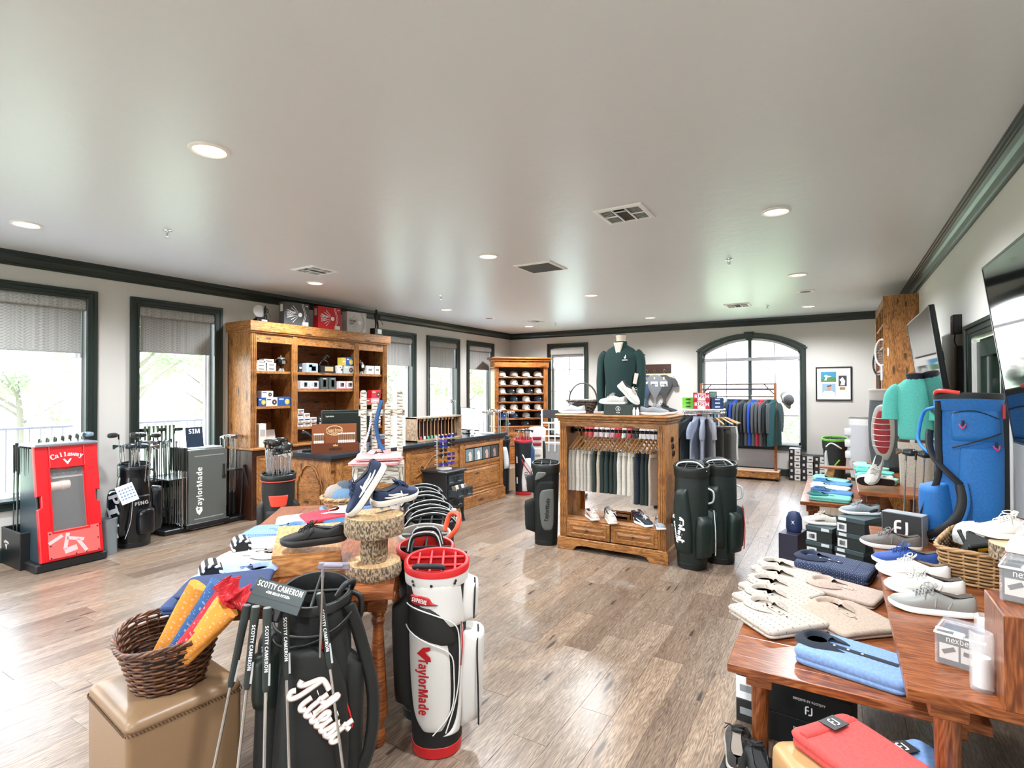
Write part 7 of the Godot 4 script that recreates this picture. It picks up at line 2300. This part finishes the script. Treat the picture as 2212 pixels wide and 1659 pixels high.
func far_tables() -> void:
	var lo:=.515
	var up:=.735
	var C:=[["#1f6a6c","#7fcac0","dark-hemmed mint shirt at the near edge of the far low table"],["#2a5585","#d9e2e6","blue shirt, second from the near edge of the far low table"],["#dfe6e4","#2a5585","white and navy shirt in the middle of the far low table"],["#2b6796","#8fd0c8","blue shirt, second from the far edge of the low table"],["#86c9b9","#2f8f86","mint shirt at the far edge of the far low table"]]
	for k in 5:
		make_shirt({"m":cloth(["#6fb8a8","#3f78aa","#dfe6e4","#4b86b4","#8fcdbd"][k]),"cm":cloth(C[k][0]),"h":.05,"w":.25,"d":.36,"seed":70+k},C[k][2],V(-.07+.02*(k % 2),lo,-6.4-k*.31),1.5-.06*k,"shirts on the far low table")
	for k in 3:
		make_shirt({"m":cloth(["#7cc6b6","#56b3a6","#9bd2c2"][k]),"h":.06,"w":.24,"d":.32,"seed":80+k},["mint shirt beside the white shoes on the tall far table","teal shirt behind the white shoes on the tall far table","pale mint shirt at the far end of the tall far table"][k],V(.33,up,-6.35-k*.45),1.4,"shirts on the tall far table")
	var t:=thing("wooden_riser","small sloping wooden riser at the back of the far low table","riser",V(.02,lo,-7.75),-.4)
	put(N().box(V(0,.17,0),V(.4,.02,.2),.002,Basis(V(0,0,1),.05)),"board",W.red,t)
	put(N().at(V(-.1,0,.06)).ext(v2([-.06,0,.04,0,.08,.155,.0,.155]),.02),"bracket",W.oak,t)
	var P:=shoe_def("#d9d4cd","#c9c3ba",{"out":mt("#2a2a2c",.6),"marks":[[W.black,[V(.4,.6,0),V(.34,.66,0)],[-1,1],.004],[W.black,[V(.3,.3,0),V(.24,.34,0)],[-1,1],.004]]})
	var s:=make_shoe(P,"white knit golf shoe propped heel up on the tall far table",V(),0,"white knit shoes on the tall far table")
	s.transform=tipped(V(-.55,-.75,.3),V(-.5,.6,.7),V(.33,up+.27,-5.98))
	s=make_shoe(P,"white knit golf shoe lying on its side, black sole outward",V(),0,"white knit shoes on the tall far table")
	s.transform=tipped(V(-.8,.0,-.4),V(.4,.5,-.75),V(.44,up+.06,-5.95))
	t=thing("torso_form","headless torso form in a teal polo, brown belt and khaki trousers on the far table","mannequin",V(.63,up,-6.3),-.35)
	var teal:=cloth("#58b7a9")
	var rings:=[]
	for q in [[.125,.44,.1],[.14,.47,.112],[.14,.6,.115],[.145,.75,.12],[.155,.87,.115],[.14,.95,.09],[.09,.995,.07],[.062,1.01,.06]]:
		var ring:=PackedVector3Array()
		for k in 28:
			var a:=TAU*k/28
			ring.append(V(cos(a)*q[0],q[1],-sin(a)*q[2]+noise.get_noise_2d(cos(a)*260,q[1]*70)*.015))
		rings.append(ring)
	put(N().loft(rings,1),"polo",teal,t)
	for sx in [-1,1]:
		put(N().tube(crom([V(.12*sx,.93,0),V(.17*sx,.86,.01),V(.185*sx,.75,.02),V(.185*sx,.62,.03)],4),[.05,.06,.066,.07,.072,.074,.075,.076,.077,.078,.079,.08,.08],14,true,1.0,V(0,0,1)),"sleeve",teal,t)
	put(N().lathe([U(.066,1.0),U(.075,1.05),U(.068,1.055),U(.056,1.01)],18),"collar",mt("#1a2030",.8),t)
	put(N().lathe([U(.056,1.0),U(.056,1.06),U(0,1.065)],18),"neck",mt("#20242c",.6),t)
	put(N().lathe([U(.138,.41),U(.139,.44)],26,1.0,.82),"belt",mt("#4a2f22",.4),t)
	put(N().box(V(0,.425,.114),V(.04,.034,.006),.002),"buckle",W.steel,t)
	rings=[]
	for q in [[.12,.0,.1],[.125,.2,.105],[.136,.36,.112],[.137,.415,.113]]:
		rings.append(hung_ring(q[0],q[1],q[2],55.0))
	put(N().loft(rings,1),"trousers",cloth("#b5ab9c"),t)
	var pr:=[make_club("iron",.95,"","clubs between the torso form and the blue bag"),make_club("wood",.95,"","clubs between the torso form and the blue bag",mt("#3a3d3f",.2,.5))]
	var it:=[]
	for k in 5:
		it.append([k % 2,-.1+.055*k,.0,.04*(k % 2),2.4+.4*k,.04,.02*k])
	stand(pr,V(.52,up-.53,-5.2),it,["club leaning beside the large blue bag, head up"])
	t=thing("club_rack","low dark rack holding clubs beside the large blue bag","rack",V(.52,0,-5.2))
	put(N().box(V(0,.14,0),V(.34,.12,.2),.01).box(V(0,.04,0),V(.4,.08,.26),.01),"stand",W.black,t)
func big_blue_bag() -> void:
	var bl:=cloth("#1667ae",{"roughness":.65})
	var bk:=mt("#15171b",.6)
	var P:={"h":.88,"w0":.27,"d0":.25,"w1":.31,"d1":.27,"yc":.78,"tilt":-.01,"base":bk,"body":bl,"collar":bl,"rim":bk,"p":2.6,"belly":.012}
	var t:=make_bag(P,"large bright blue bag with black straps and pink zip pulls, standing on the shoe table",V(.665,.737,-4.15),-.16)
	bag_patch(t,P,"front_pocket",cloth("#1a6db6",{"roughness":.6}),[[.03,-14,66],[.2,-20,70],[.5,-18,68],[.58,-14,66]],.03,4,8.0)
	bag_patch(t,P,"upper_pocket",cloth("#1a6db6",{"roughness":.6}),[[.6,-30,56],[.7,-32,58],[.79,-28,50]],.02,4,8.0)
	bag_patch(t,P,"side_pocket",bl,[[.02,-95,-35],[.2,-105,-30],[.36,-85,-36]],.1)
	bag_line(t,P,"zip",bk,[[-25,.57,.03],[10,.61,.035],[50,.66,.03]],.004)
	bag_line(t,P,"zip",bk,[[-28,.77,.02],[10,.785,.022],[48,.74,.025]],.003)
	for q in [[-8,.73],[40,.61]]:
		bag_line(t,P,"zip_pull",mt("#d0306c",.4),[[q[0]-5,q[1]-.02,.04],[q[0],q[1]-.045,.048],[q[0]+5,q[1]-.02,.04]],.004)
		bag_line(t,P,"zip_tab",bk,[[q[0],q[1],.038],[q[0],q[1]-.03,.042]],.006)
	bag_line(t,P,"strap",bk,[[-52,.84,.012],[-48,.6,.03],[-44,.4,.05],[-58,.2,.09],[-80,.08,.09]],.018,0,.3)
	bag_line(t,P,"strap",bk,[[-85,.66,.03],[-55,.52,.05],[-22,.4,.05],[-5,.34,.04]],.02,0,.3)
	bag_line(t,P,"padded_strap",bk,[[-12,.36,.05],[-8,.27,.08],[-16,.16,.11],[-40,.06,.13],[-75,.03,.1]],.026,0,.6)
	bag_line(t,P,"padded_strap",bl,[[-4,.37,.045],[-1,.26,.072],[-10,.14,.1],[-36,.04,.125]],.012,0,.8)
	bag_line(t,P,"loop",mt("#2a7fd0",.5),[[-62,.8,.01],[-90,.76,.06],[-92,.6,.09],[-70,.52,.04]],.01)
	bag_line(t,P,"handle",mt("#d83a30",.4),[[-70,.875,.0],[-50,.9,.01],[-15,.885,.0]],.013)
	bag_line(t,P,"side_tab",mt("#b83040",.5),[[66,.82,.012],[66,.74,.014]],.008)
	P=P.duplicate()
	P.merge({"h":.9,"body":mt("#3e4448",.5),"collar":mt("#9c958f",.5),"rim":mt("#8a8680",.5),"base":bk,"belly":.02},true)
	t=make_bag(P,"grey bag with a red slatted oval front panel behind the torso form",V(.47,up_on(),-7.35),-.5)
	bag_patch(t,P,"oval_rim",mt("#9d968e",.5),[[.12,0,30],[.28,-32,50],[.5,-36,54],[.68,-20,44],[.74,2,24]],.05)
	bag_patch(t,P,"oval_panel",mt("#8c1d24",.5),[[.18,4,26],[.3,-18,40],[.5,-22,42],[.64,-8,34],[.69,6,20]],.062)
	for k in 6:
		bag_line(t,P,"cord",mt("#b9b2aa",.5),[[-16,.28+k*.062,.06],[10,.275+k*.062,.072],[36,.28+k*.062,.06]],.004)
	P=P.duplicate()
	P.merge({"body":mt("#b9bcc0",.4),"collar":mt("#e0e2e4",.4)},true)
	t=make_bag(P,"silver-white bag at the far end of the right wall, beyond the grey one",V(.3,.36,-9.0),-.6)
	for k in 3:
		bag_patch(t,P,"side_pocket",mt("#cfd2d6",.4),[[.3+k*.16,-100,-30],[.36+k*.16,-104,-28],[.42+k*.16,-96,-34]],.06)
	t=thing("low_plinth","low dark plinth under the silver-white bag by the right wall","plinth",V(.3,0,-9.0))
	put(N().box(V(0,.17,0),V(.34,.34,.5),.006).box(V(0,.35,0),V(.37,.02,.54),.004),"plinth",W.oak,t)
func up_on() -> float:
	return .737
func right_wall() -> void:
	var bk:=mt("#0c0d0e",.35)
	var scr:=mt("#08090a",.06)
	for k in 2:
		var t:=thing("television",["large black flat screen tilted down from the right wall, nearest the viewer","flat screen tilted down from the right wall beyond the doorway"][k],"television",[V(.715,1.825,-2.97),V(.67,1.87,-6.035)][k],-PI/2)
		t.basis=Basis(Vector3.UP,-PI/2)*Basis(Vector3.RIGHT,.13)
		var w: float=[1.46,1.53][k]
		var h: float=[.92,.87][k]
		put(N().box(V(0,0,-.02),V(w,h,.035),.006),"casing",bk,t)
		put(N().box(V(0,.005,-.0015),V(w-.025,h-.03,.003)),"screen",scr if k==0 else mt("#1c1213",.05),t)
		put(N().frame(-w/2+.01,w/2-.01,-h/2+.014,h/2-.01,[U(.01,-.004),U(.01,.002),U(0,.002),U(0,-.002)]),"bezel",mt("#2a2c2e",.3),t)
		put(N().box(V(0,0,-.09),V(.3,.3,.06),.004).box(V(0,.05,-.12),V(.08,.08,.04)),"wall_bracket",bk,t)
	var t:=thing("wall_box","small black wall box with a green light beside the far screen","wall box",V(XR,2.1,-5.75),-PI/2)
	put(N().box(V(0,.08,.03),V(.12,.16,.06),.004).box(V(.02,-.3,.02),V(.1,.4,.04),.004),"box",bk,t)
	put(N().tube(crom([V(.02,.0,.04),V(.06,-.06,.05),V(.03,-.12,.03)],3),.005,5),"cable",bk,t)
	put(N().box(V(0,.11,.061),V(.012,.008,.002)),"indicator_light",mt("#7cc25a",.4),t)
	var w: Material=W.oak
	t=thing("wall_cabinet","tall wooden cabinet with open shelves and rackets on the right wall","cabinet",V(XR-.185,0,-9.2),-PI/2)
	put(N().box(V(-.805,1.9,0),V(.03,1.88,.37),.003),"side_panel",w,t)
	var b:=N()
	b.T=T3(Basis(Vector3.UP,-PI/2),V(.82,0,0))
	b.T=T3(Basis(Vector3.UP,-PI/2),V(-.82,0,0))
	b.frame(-.11,.11,1.2,2.7,[U(0,0),U(0,.012),U(-.02,.012),U(-.03,.002)])
	put(b,"side_moulding",w,t)
	put(N().box(V(.805,1.9,0),V(.03,1.88,.37),.003),"side_panel",w,t)
	put(N().box(V(0,1.9,-.175),V(1.6,1.88,.015)),"back_panel",W.dark,t)
	put(N().box(V(0,2.78,0),V(1.6,.1,.36),.003),"head_board",w,t)
	for k in 6:
		put(N().box(V(0,1.0+k*.3,0),V(1.58,.03,.34),.003),"shelf",w,t)
	for x in [-.27,.27]:
		put(N().box(V(x,1.9,0),V(.03,1.8,.34),.003),"divider",w,t)
	put(N().box(V(0,.48,0),V(1.64,.96,.37),.004),"base_cabinet",w,t)
	for k in 2:
		var r:=thing("racket",["white-rimmed racket hung on the front of the wall cabinet, nearer the viewer","dark-rimmed racket hung on the front of the wall cabinet, farther along"][k],"racket",V(.5-.005*k,2.12-.12*k,-8.5-.42*k),-PI/2+.5)
		var p:=[]
		for j in 25:
			p.append(V(cos(TAU*j/24)*.13,sin(TAU*j/24)*.17,0))
		put(N().tube(p,.013,7,false),"rim",mt("#e4e4e2" if k==0 else "#2b2d2e",.4),r)
		put(N().cyl(V(0,-.17,0),V(0,-.36,0),.015),"handle",mt("#e0e0de" if k==0 else "#3b3b3c",.5),r)
		b=N()
		for j in 9:
			var x:=(j-4)*.026
			var y:=sqrt(1-pow(x/.13,2))*.17
			b.cyl(V(x,-y,0),V(x,y,0),.001,.001,4).cyl(V(-.13*sqrt(1-pow(x*1.25/.17,2)),x*1.25,0),V(.13*sqrt(1-pow(x*1.25/.17,2)),x*1.25,0),.001,.001,4)
		put(b,"strings",mt("#c9c7c2",.5),r)
	for k in 9:
		make_carton("product_box","%s carton, %s shelf of the wall cabinet from below, %s bay" % [["white","red","blue-grey"][k % 3],NTH[int(k/3.0)],NTH[k % 3]],"box",V(.22,.17,.16),[W.white,mt("#c23a38",.5),mt("#9fb0be",.5)][k % 3],V(.62,1.016+.3*int(k/3.0),-8.66-.54*(k % 3)),-PI/2,"cartons in the wall cabinet",[["f",.5,.5,.5,.4,mt("#4a4f55",.5)]])
	t=thing("console_counter","low glass-topped counter with turned posts by the far right wall","counter",V(.52,0,-10.5))
	put(N().box(V(0,.93,0),V(.6,.03,.9),.004),"stone_top",mt("#4a4e50",.12),t)
	put(N().box(V(.04,.46,0),V(.48,.9,.84),.004),"body",W.pine,t)
	for z in [-.4,.4]:
		put(N().at(V(-.26,0,z)).lathe([U(.03,0),U(.03,.1),U(.018,.14),U(.026,.3),U(.016,.6),U(.028,.75),U(.018,.8),U(.03,.84),U(.03,.915)],14),"post",W.pine,t)
func far_wall() -> void:
	var t:=thing("framed_photographs","black frame with a white mount and three golf photographs on the far wall","picture",V(-.054,1.742,ZB))
	put(N().frame(-.262,.262,-.285,.285,[U(.022,.0),U(.022,.028),U(.0,.028),U(-.002,.016)]),"frame",W.black,t)
	put(N().box(V(0,0,.008),V(.525,.57,.014)),"mount",mt("#e3ddd8",.7),t)
	var Q:=[[-.08,.125,.24,.185,"#3f88a8"],[-.075,-.11,.21,.225,"#8fa9c0"],[.14,.05,.125,.19,"#3a3a3a"]]
	for k in 3:
		var q: Array=Q[k]
		var ph:=put(N().box(V(q[0],q[1],.016),V(q[2],q[3],.003)),"photo",mt(q[4],.3),t)
		var b:=N().at(V(q[0],q[1],.018))
		match k:
			0:
				b.box(V(0,-.065,0),V(.238,.05,.001)).box(V(.02,-.025,0),V(.19,.03,.001))
				put(b,"grass_print",mt("#4f7a4a",.4),ph)
				put(N().at(V(q[0]-.04,q[1],.02)).ext(v2([-.03,-.06,-.005,-.02,-.03,.02,.0,.04,.03,.02,.09,.01,.02,-.01,.01,-.06]),.001),"figure_print",W.white,ph)
			1:
				b.ext(v2([-.1,-.11,.1,-.11,.095,-.05,.04,-.02,.0,-.03,-.07,-.02,-.1,-.06]),.001)
				put(b,"figure_print",mt("#efe9e6",.4),ph)
				put(N().at(V(q[0]-.0,q[1]+.03,.019),Basis(Vector3.RIGHT,PI/2)).lathe([U(.034,0),U(0,.002)],14,.9,1.2),"face_print",mt("#d08a6a",.4),ph)
				put(N().box(V(q[0]+.005,q[1]+.07,.021),V(.07,.022,.001),0,Basis(V(0,0,1),.2)),"hair_print",mt("#5b3a26",.5),ph)
			2:
				b.ext(v2([-.04,-.08,.03,-.08,.04,.0,.0,.07,-.05,.02,-.02,-.02]),.001)
				put(b,"figure_print",mt("#c9c9c9",.4),ph)
	put(N().box(V(.135,-.085,.017),V(.085,.045,.004),.001),"plate",mt("#a9885a",.35,.5),t)
	t=thing("peg_board","dark plank peg board on the far wall behind the torso form","peg board",V(-3.3,2.09,ZB))
	put(N().box(V(0,0,.015),V(.64,.18,.03),.004),"board",W.dark,t)
	for x in [-.18,.0,.2]:
		put(N().tube([V(x,.0,.03),V(x,-.03,.07),V(x,-.02,.09)],.008,6),"peg",W.steel,t)
	t=thing("walking_crook","dark curved crook leaning against the far wall left of the peg board","cane",V(-3.62,0,ZB+.06))
	put(N().tube(crom([V(-.02,.0,.1),V(0,1.9,.02),V(-.03,2.15,0),V(-.03,2.3,0),V(.03,2.4,0),V(.11,2.38,0)],6),.014,8),"cane",mt("#3d3833",.5),t)
	var hm:=mt("#d9ad7a",.5)
	var h0:=make_hanger("wooden hanger of the left tee under the peg board",hm,"hangers under the peg board")
	h0.position=V(-3.48,2.045,ZB+.08)
	dup(h0,V(-3.3,2.045,ZB+.1),0,"wooden hanger of the middle tee under the peg board")
	dup(h0,V(-3.1,2.045,ZB+.09),0,"wooden hanger of the right tee under the peg board")
	for k in 3:
		t=thing("gathered_tee",["slate blue tee gathered to a point, left under the peg board","grey tee with a white print gathered to a point under the peg board","charcoal tee with a white print gathered to a point, right under the peg board"][k],"shirt",V(-3.48+.19*k,2.04,ZB+.08+.02*(k % 2)),0,"gathered tees")
		var m:=cloth(["#3f5068","#7b7d80","#47494c"][k])
		var rings:=[]
		for q in [[.07,-.09,.03],[.17,-.14,.035],[.2,-.2,.045],[.17,-.32,.05],[.1,-.46,.045],[.03,-.58,.025],[.025,-.62,.02],[.04,-.72,.025],[.035,-.8,.02]]:
			rings.append(hung_ring(q[0],q[1],q[2],k*44.0))
		put(N().loft(rings,3),"body",m,t)
		for sx in [-1,1]:
			put(N().tube([V(.15*sx,-.15,0),V(.22*sx,-.26,.01),V(.23*sx,-.34,.01)],[.05,.06,.055],10,true,.5,V(0,0,1)),"sleeve",m,t)
		put(N().box(V(0,-.28,.056),V(.15,.1,.004),.001,Basis(Vector3.RIGHT,.1)),"print",mt("#dedede",.6),t)
		txt(t,"ARCADIA",.03,W.black,T3(Basis(),V(0,-.285,.06)),.12)
		put(N().box(V(0,-.16,.05),V(.03,.06,.002)),"swing_tag",mt("#e0b98a",.5),t)
	t=thing("clothes_rack","wide wood and pipe clothes rack of jackets in front of the arched window","clothes rack",V(-1.605,0,-10.85))
	var pipe:=mt("#4a3630",.4,.3)
	for sx in [-1,1]:
		put(N().box(V(.645*sx,.95,0),V(.045,1.62,.045),.003),"post",W.red,t)
		put(N().tube([V(.62*sx,1.56,0),V(.46*sx,1.735,0)],.012,6),"brace",pipe,t)
	for y in [1.74,1.64,1.51]:
		put(N().cyl(V(-.64,y,0),V(.64,y,0),.012,.012,8),"bar",pipe,t)
	put(N().box(V(0,.1,0),V(1.42,.12,.34),.006),"base_beam",W.oak,t)
	put(N().box(V(0,.165,.1),V(1.42,.012,.16)).box(V(0,.165,-.1),V(1.42,.012,.16)),"base_board",mt("#c9a283",.3),t)
	for sx in [-1,1]:
		for sz in [-1,1]:
			put(N().cyl(V(.64*sx-.01,.025,.12*sz),V(.64*sx+.01,.025,.12*sz),.025),"caster",W.black,t)
	var J:=["#31506a","#2b4a66","#3f6c94","#33577a","#4f7ca6","#b9bcc0","#1f3346","#223a52","#2447a8","#1b2227","#4a5258","#242b30","#5a5c5e","#2a58c0","#5e6163","#c0304a","#5c5e60","#1c2a2c","#23565a"]
	var hj:=make_hanger("",W.white,"hangers on the wide rack")
	for k in J.size():
		var p:=V(-2.1+k*.062,1.522,-10.85)
		if k: dup(hj,p,1.2,"pale hanger, %s from the left on the wide rack" % NTH[k])
		else:
			hj.position=p; hj.rotation.y=1.2; hj.set_meta("label","pale hanger, first from the left on the wide rack")
		var s:=make_hung({"m":cloth(J[k]),"long":true,"len":.78,"sm":cloth(J[k] if k % 3 else "#55585c"),"seed":k+20},"hanging_jacket","%s jacket, %s from the left on the wide rack" % ["red" if k==15 else "bright blue" if k in [8,13] else "grey" if k in [5,12,14,16] else "dark blue-green",NTH[k]],"jacket","jackets on the wide rack")
		s.position=p; s.rotation.y=1.2
	for k in 3:
		make_cap(cloth(["#8a8886","#cfccc8","#55565a"][k]),cloth("#9a9896"),null,["grey cap hung at the right post of the wide rack","pale cap hung under the grey one at the right post","dark cap lowest at the right post of the wide rack"][k],V(0,0,0),0,"caps on the rack post").transform=T3(Basis(Vector3.UP,.9)*Basis(Vector3.RIGHT,1.2),V(-.82+.03*k,1.5-.03*k,-10.72+.05*k))
	var C:=V(-1.755,0,-8.63)
	t=thing("round_rack","round clothes rack with a boxed goods shelf on top, beyond the central cabinet","clothes rack",C)
	put(N().at(V(0,1.33,0)).lathe([U(.0,.0),U(.31,.0),U(.315,.012),U(.31,.024),U(0,.024)],30),"top_shelf",mt("#dfe4e2",.1),t)
	var rp:=[]
	for k in 31:
		rp.append(V(cos(TAU*k/30)*.3,1.29,sin(TAU*k/30)*.3))
	put(N().tube(rp,.012,7,false),"ring",W.steel,t)
	put(N().cyl(V(0,.25,0),V(0,1.33,0),.02),"column",W.steel,t)
	for k in 4:
		var a:=TAU*k/4+.75
		put(N().tube([V(0,.42,0),V(cos(a)*.42,.06,sin(a)*.42)],.012,7).at(V(cos(a)*.42,.03,sin(a)*.42)).lathe([U(0,-.03),U(.025,-.02),U(.03,0),U(.02,.025),U(0,.03)],10),"leg",W.black,t)
	var hr:=make_hanger("",hm,"hangers on the round rack")
	var G:=[["#1f3350",1,"navy patterned"],["#1b211e",1,"black"],["#20272a",1,"black"],["#8f98ac",0,"blue-grey"],["#8d94a2",0,"grey-blue"],["#8a8a90",0,"grey"],["#3a3833",2,"dark camouflage"],["#3d3b36",2,"dark camouflage"],["#6f6e6a",2,"grey"],["#d9d7d3",2,"off-white"],["#c23a46",0,"red"],["#d9a9b0",0,"pink"],["#e6e2e4",0,"white"],["#a8455a",0,"dark red"],["#d8d8dc",0,"pale grey"]]
	for k in G.size():
		var a:=2.65-k*.31 if k<10 else 3.2+(k-10)*.36
		var p:=C+V(cos(a)*.3,1.304,sin(a)*.3)
		if k: dup(hr,p,-a,"wooden hanger holding the %s garment, %s round the rack" % [G[k][2],NTH[k]])
		else:
			hr.position=p; hr.rotation.y=-a; hr.set_meta("label","wooden hanger holding the navy patterned garment on the round rack")
		var s:=make_hung({"kind": "shorts" if G[k][1]==2 else "shirt","m":cloth(G[k][0]),"len":[.8,.75,.5][G[k][1]],"seed":k+60},"hanging_garment","%s garment, %s round the rack beyond the central cabinet" % [G[k][2],NTH[k]],"garment","garments on the round rack")
		s.position=p; s.rotation.y=-a
	var R:=mt("#a82032",.4)
	for k in 2:
		make_carton("product_box",["red printed ball box, lower of two on the round rack","red printed ball box, upper of two on the round rack"][k],"box",V(.24,.12,.14),R,C+V(-.02,1.355+.121*k,.06),.2,"red ball boxes",[["f",.5,.16,.46,.3,mt("#d9d4d0",.4)]],[["f",.5,.86,"PINNACLE",.03,.12,W.white],["f",.5,.54,"RUSH",.07,.2,W.white]])
	for k in 6:
		var gn:=k<3
		make_carton("product_box","%s ball box, %s up in its pile on the round rack" % ["green" if gn else "navy",NTH[k % 3]],"box",V(.17,.055,.12),mt("#6fc03c",.4) if gn else mt("#24365c",.4),C+V(-.23 if gn else .2,1.355+.056*(k % 3),.02),.25,"ball boxes on the round rack",[["f",.5,.5,.4,.4,mt("#2e4a2a",.4) if gn else mt("#a9b6c8",.4)],["r",.5,.5,.8,.8,W.white]])
	make_carton("shelf_sign","small dark green card box standing behind the red ball boxes","sign",V(.12,.26,.03),mt("#2c3b36",.5),C+V(.12,1.355,-.08),.2,"",[["f",.5,.8,.8,.3,mt("#6b8a7c",.5)]])
	var bk:=mt("#1b1b1c",.5)
	for c in 3:
		for k in [5,4,4][c]:
			var ct:=make_carton("shoe_box","shoe carton with a white label, %s up in the %s stack under the framed photographs" % [NTH[k],["left","middle","right"][c]],"box",V(.19,.112,.32),bk,V(-.665+c*.198,.114*k,-11.15),0,"stacked cartons under the photographs",[["f",.72,.5,.48,.9,mt("#cfccc8",.5)],["f",.74,.45,.26,.22,bk],["f",.22,.55,.18,.4,mt("#c9c6c2",.5)]])
			ct.rotation.y=.02*sin(k*2.0+c)
	var P:={"h":.86,"w0":.24,"d0":.24,"w1":.36,"d1":.28,"yc":.68,"tilt":.02,"base":W.black,"body":mt("#191c1d",.5),"collar":mt("#1f2426",.4),"rim":mt("#5fae2c",.4),"p":2.3,"div":W.black}
	t=make_bag(P,"black bag with a bright green rim and stripes in front of the far wall cartons",V(-.04,0,-10.2),-.1)
	bag_patch(t,P,"front_panel",mt("#b9c3c4",.5),[[.2,-60,-30],[.4,-60,-32],[.66,-50,-40]],.02)
	bag_line(t,P,"stripe",mt("#7cc23c",.4),[[-40,.2,.02],[-5,.38,.02],[30,.52,.02]],.012)
	bag_line(t,P,"stripe",W.white,[[-40,.72,.01],[-10,.78,.014],[40,.7,.01]],.012)
	t=thing("clothes_rack","straight chrome rack of red and pink tops behind the central cabinet","clothes rack",V(-2.75,0,-7.6),.15)
	for sx in [-1,1]:
		put(N().cyl(V(.55*sx,.05,0),V(.55*sx,1.32,0),.014),"post",W.steel,t)
		put(N().box(V(.55*sx,.03,0),V(.05,.05,.46),.006),"foot",W.black,t)
	put(N().cyl(V(-.56,1.32,0),V(.56,1.32,0),.013),"bar",W.steel,t)
	var hq:=make_hanger("",hm,"hangers on the chrome rack")
	var K:=["#e9e4e6","#e9e6e4","#d64a52","#d04550","#d8c4c8","#dccad0","#e6dfe2","#d2a2ae","#c22a3a","#cfe0dc","#c94450","#24343a","#d9d6d4"]
	for k in K.size():
		var p:=V(-2.75,1.333,-7.6)+V(-.48+k*.08,0,0).rotated(Vector3.UP,.15)
		if k: dup(hq,p,1.3,"wooden hanger, %s from the left on the chrome rack" % NTH[k])
		else:
			hq.position=p; hq.rotation.y=1.3; hq.set_meta("label","wooden hanger, first from the left on the chrome rack")
		var s:=make_hung({"m":cloth(K[k]),"len":.55,"seed":k+90},"hanging_top","%s top, %s from the left on the chrome rack" % ["dark green" if k==11 else "red" if k in [2,3,8,10] else "pale pink or white",NTH[k]],"shirt","tops on the chrome rack")
		s.position=p; s.rotation.y=1.3
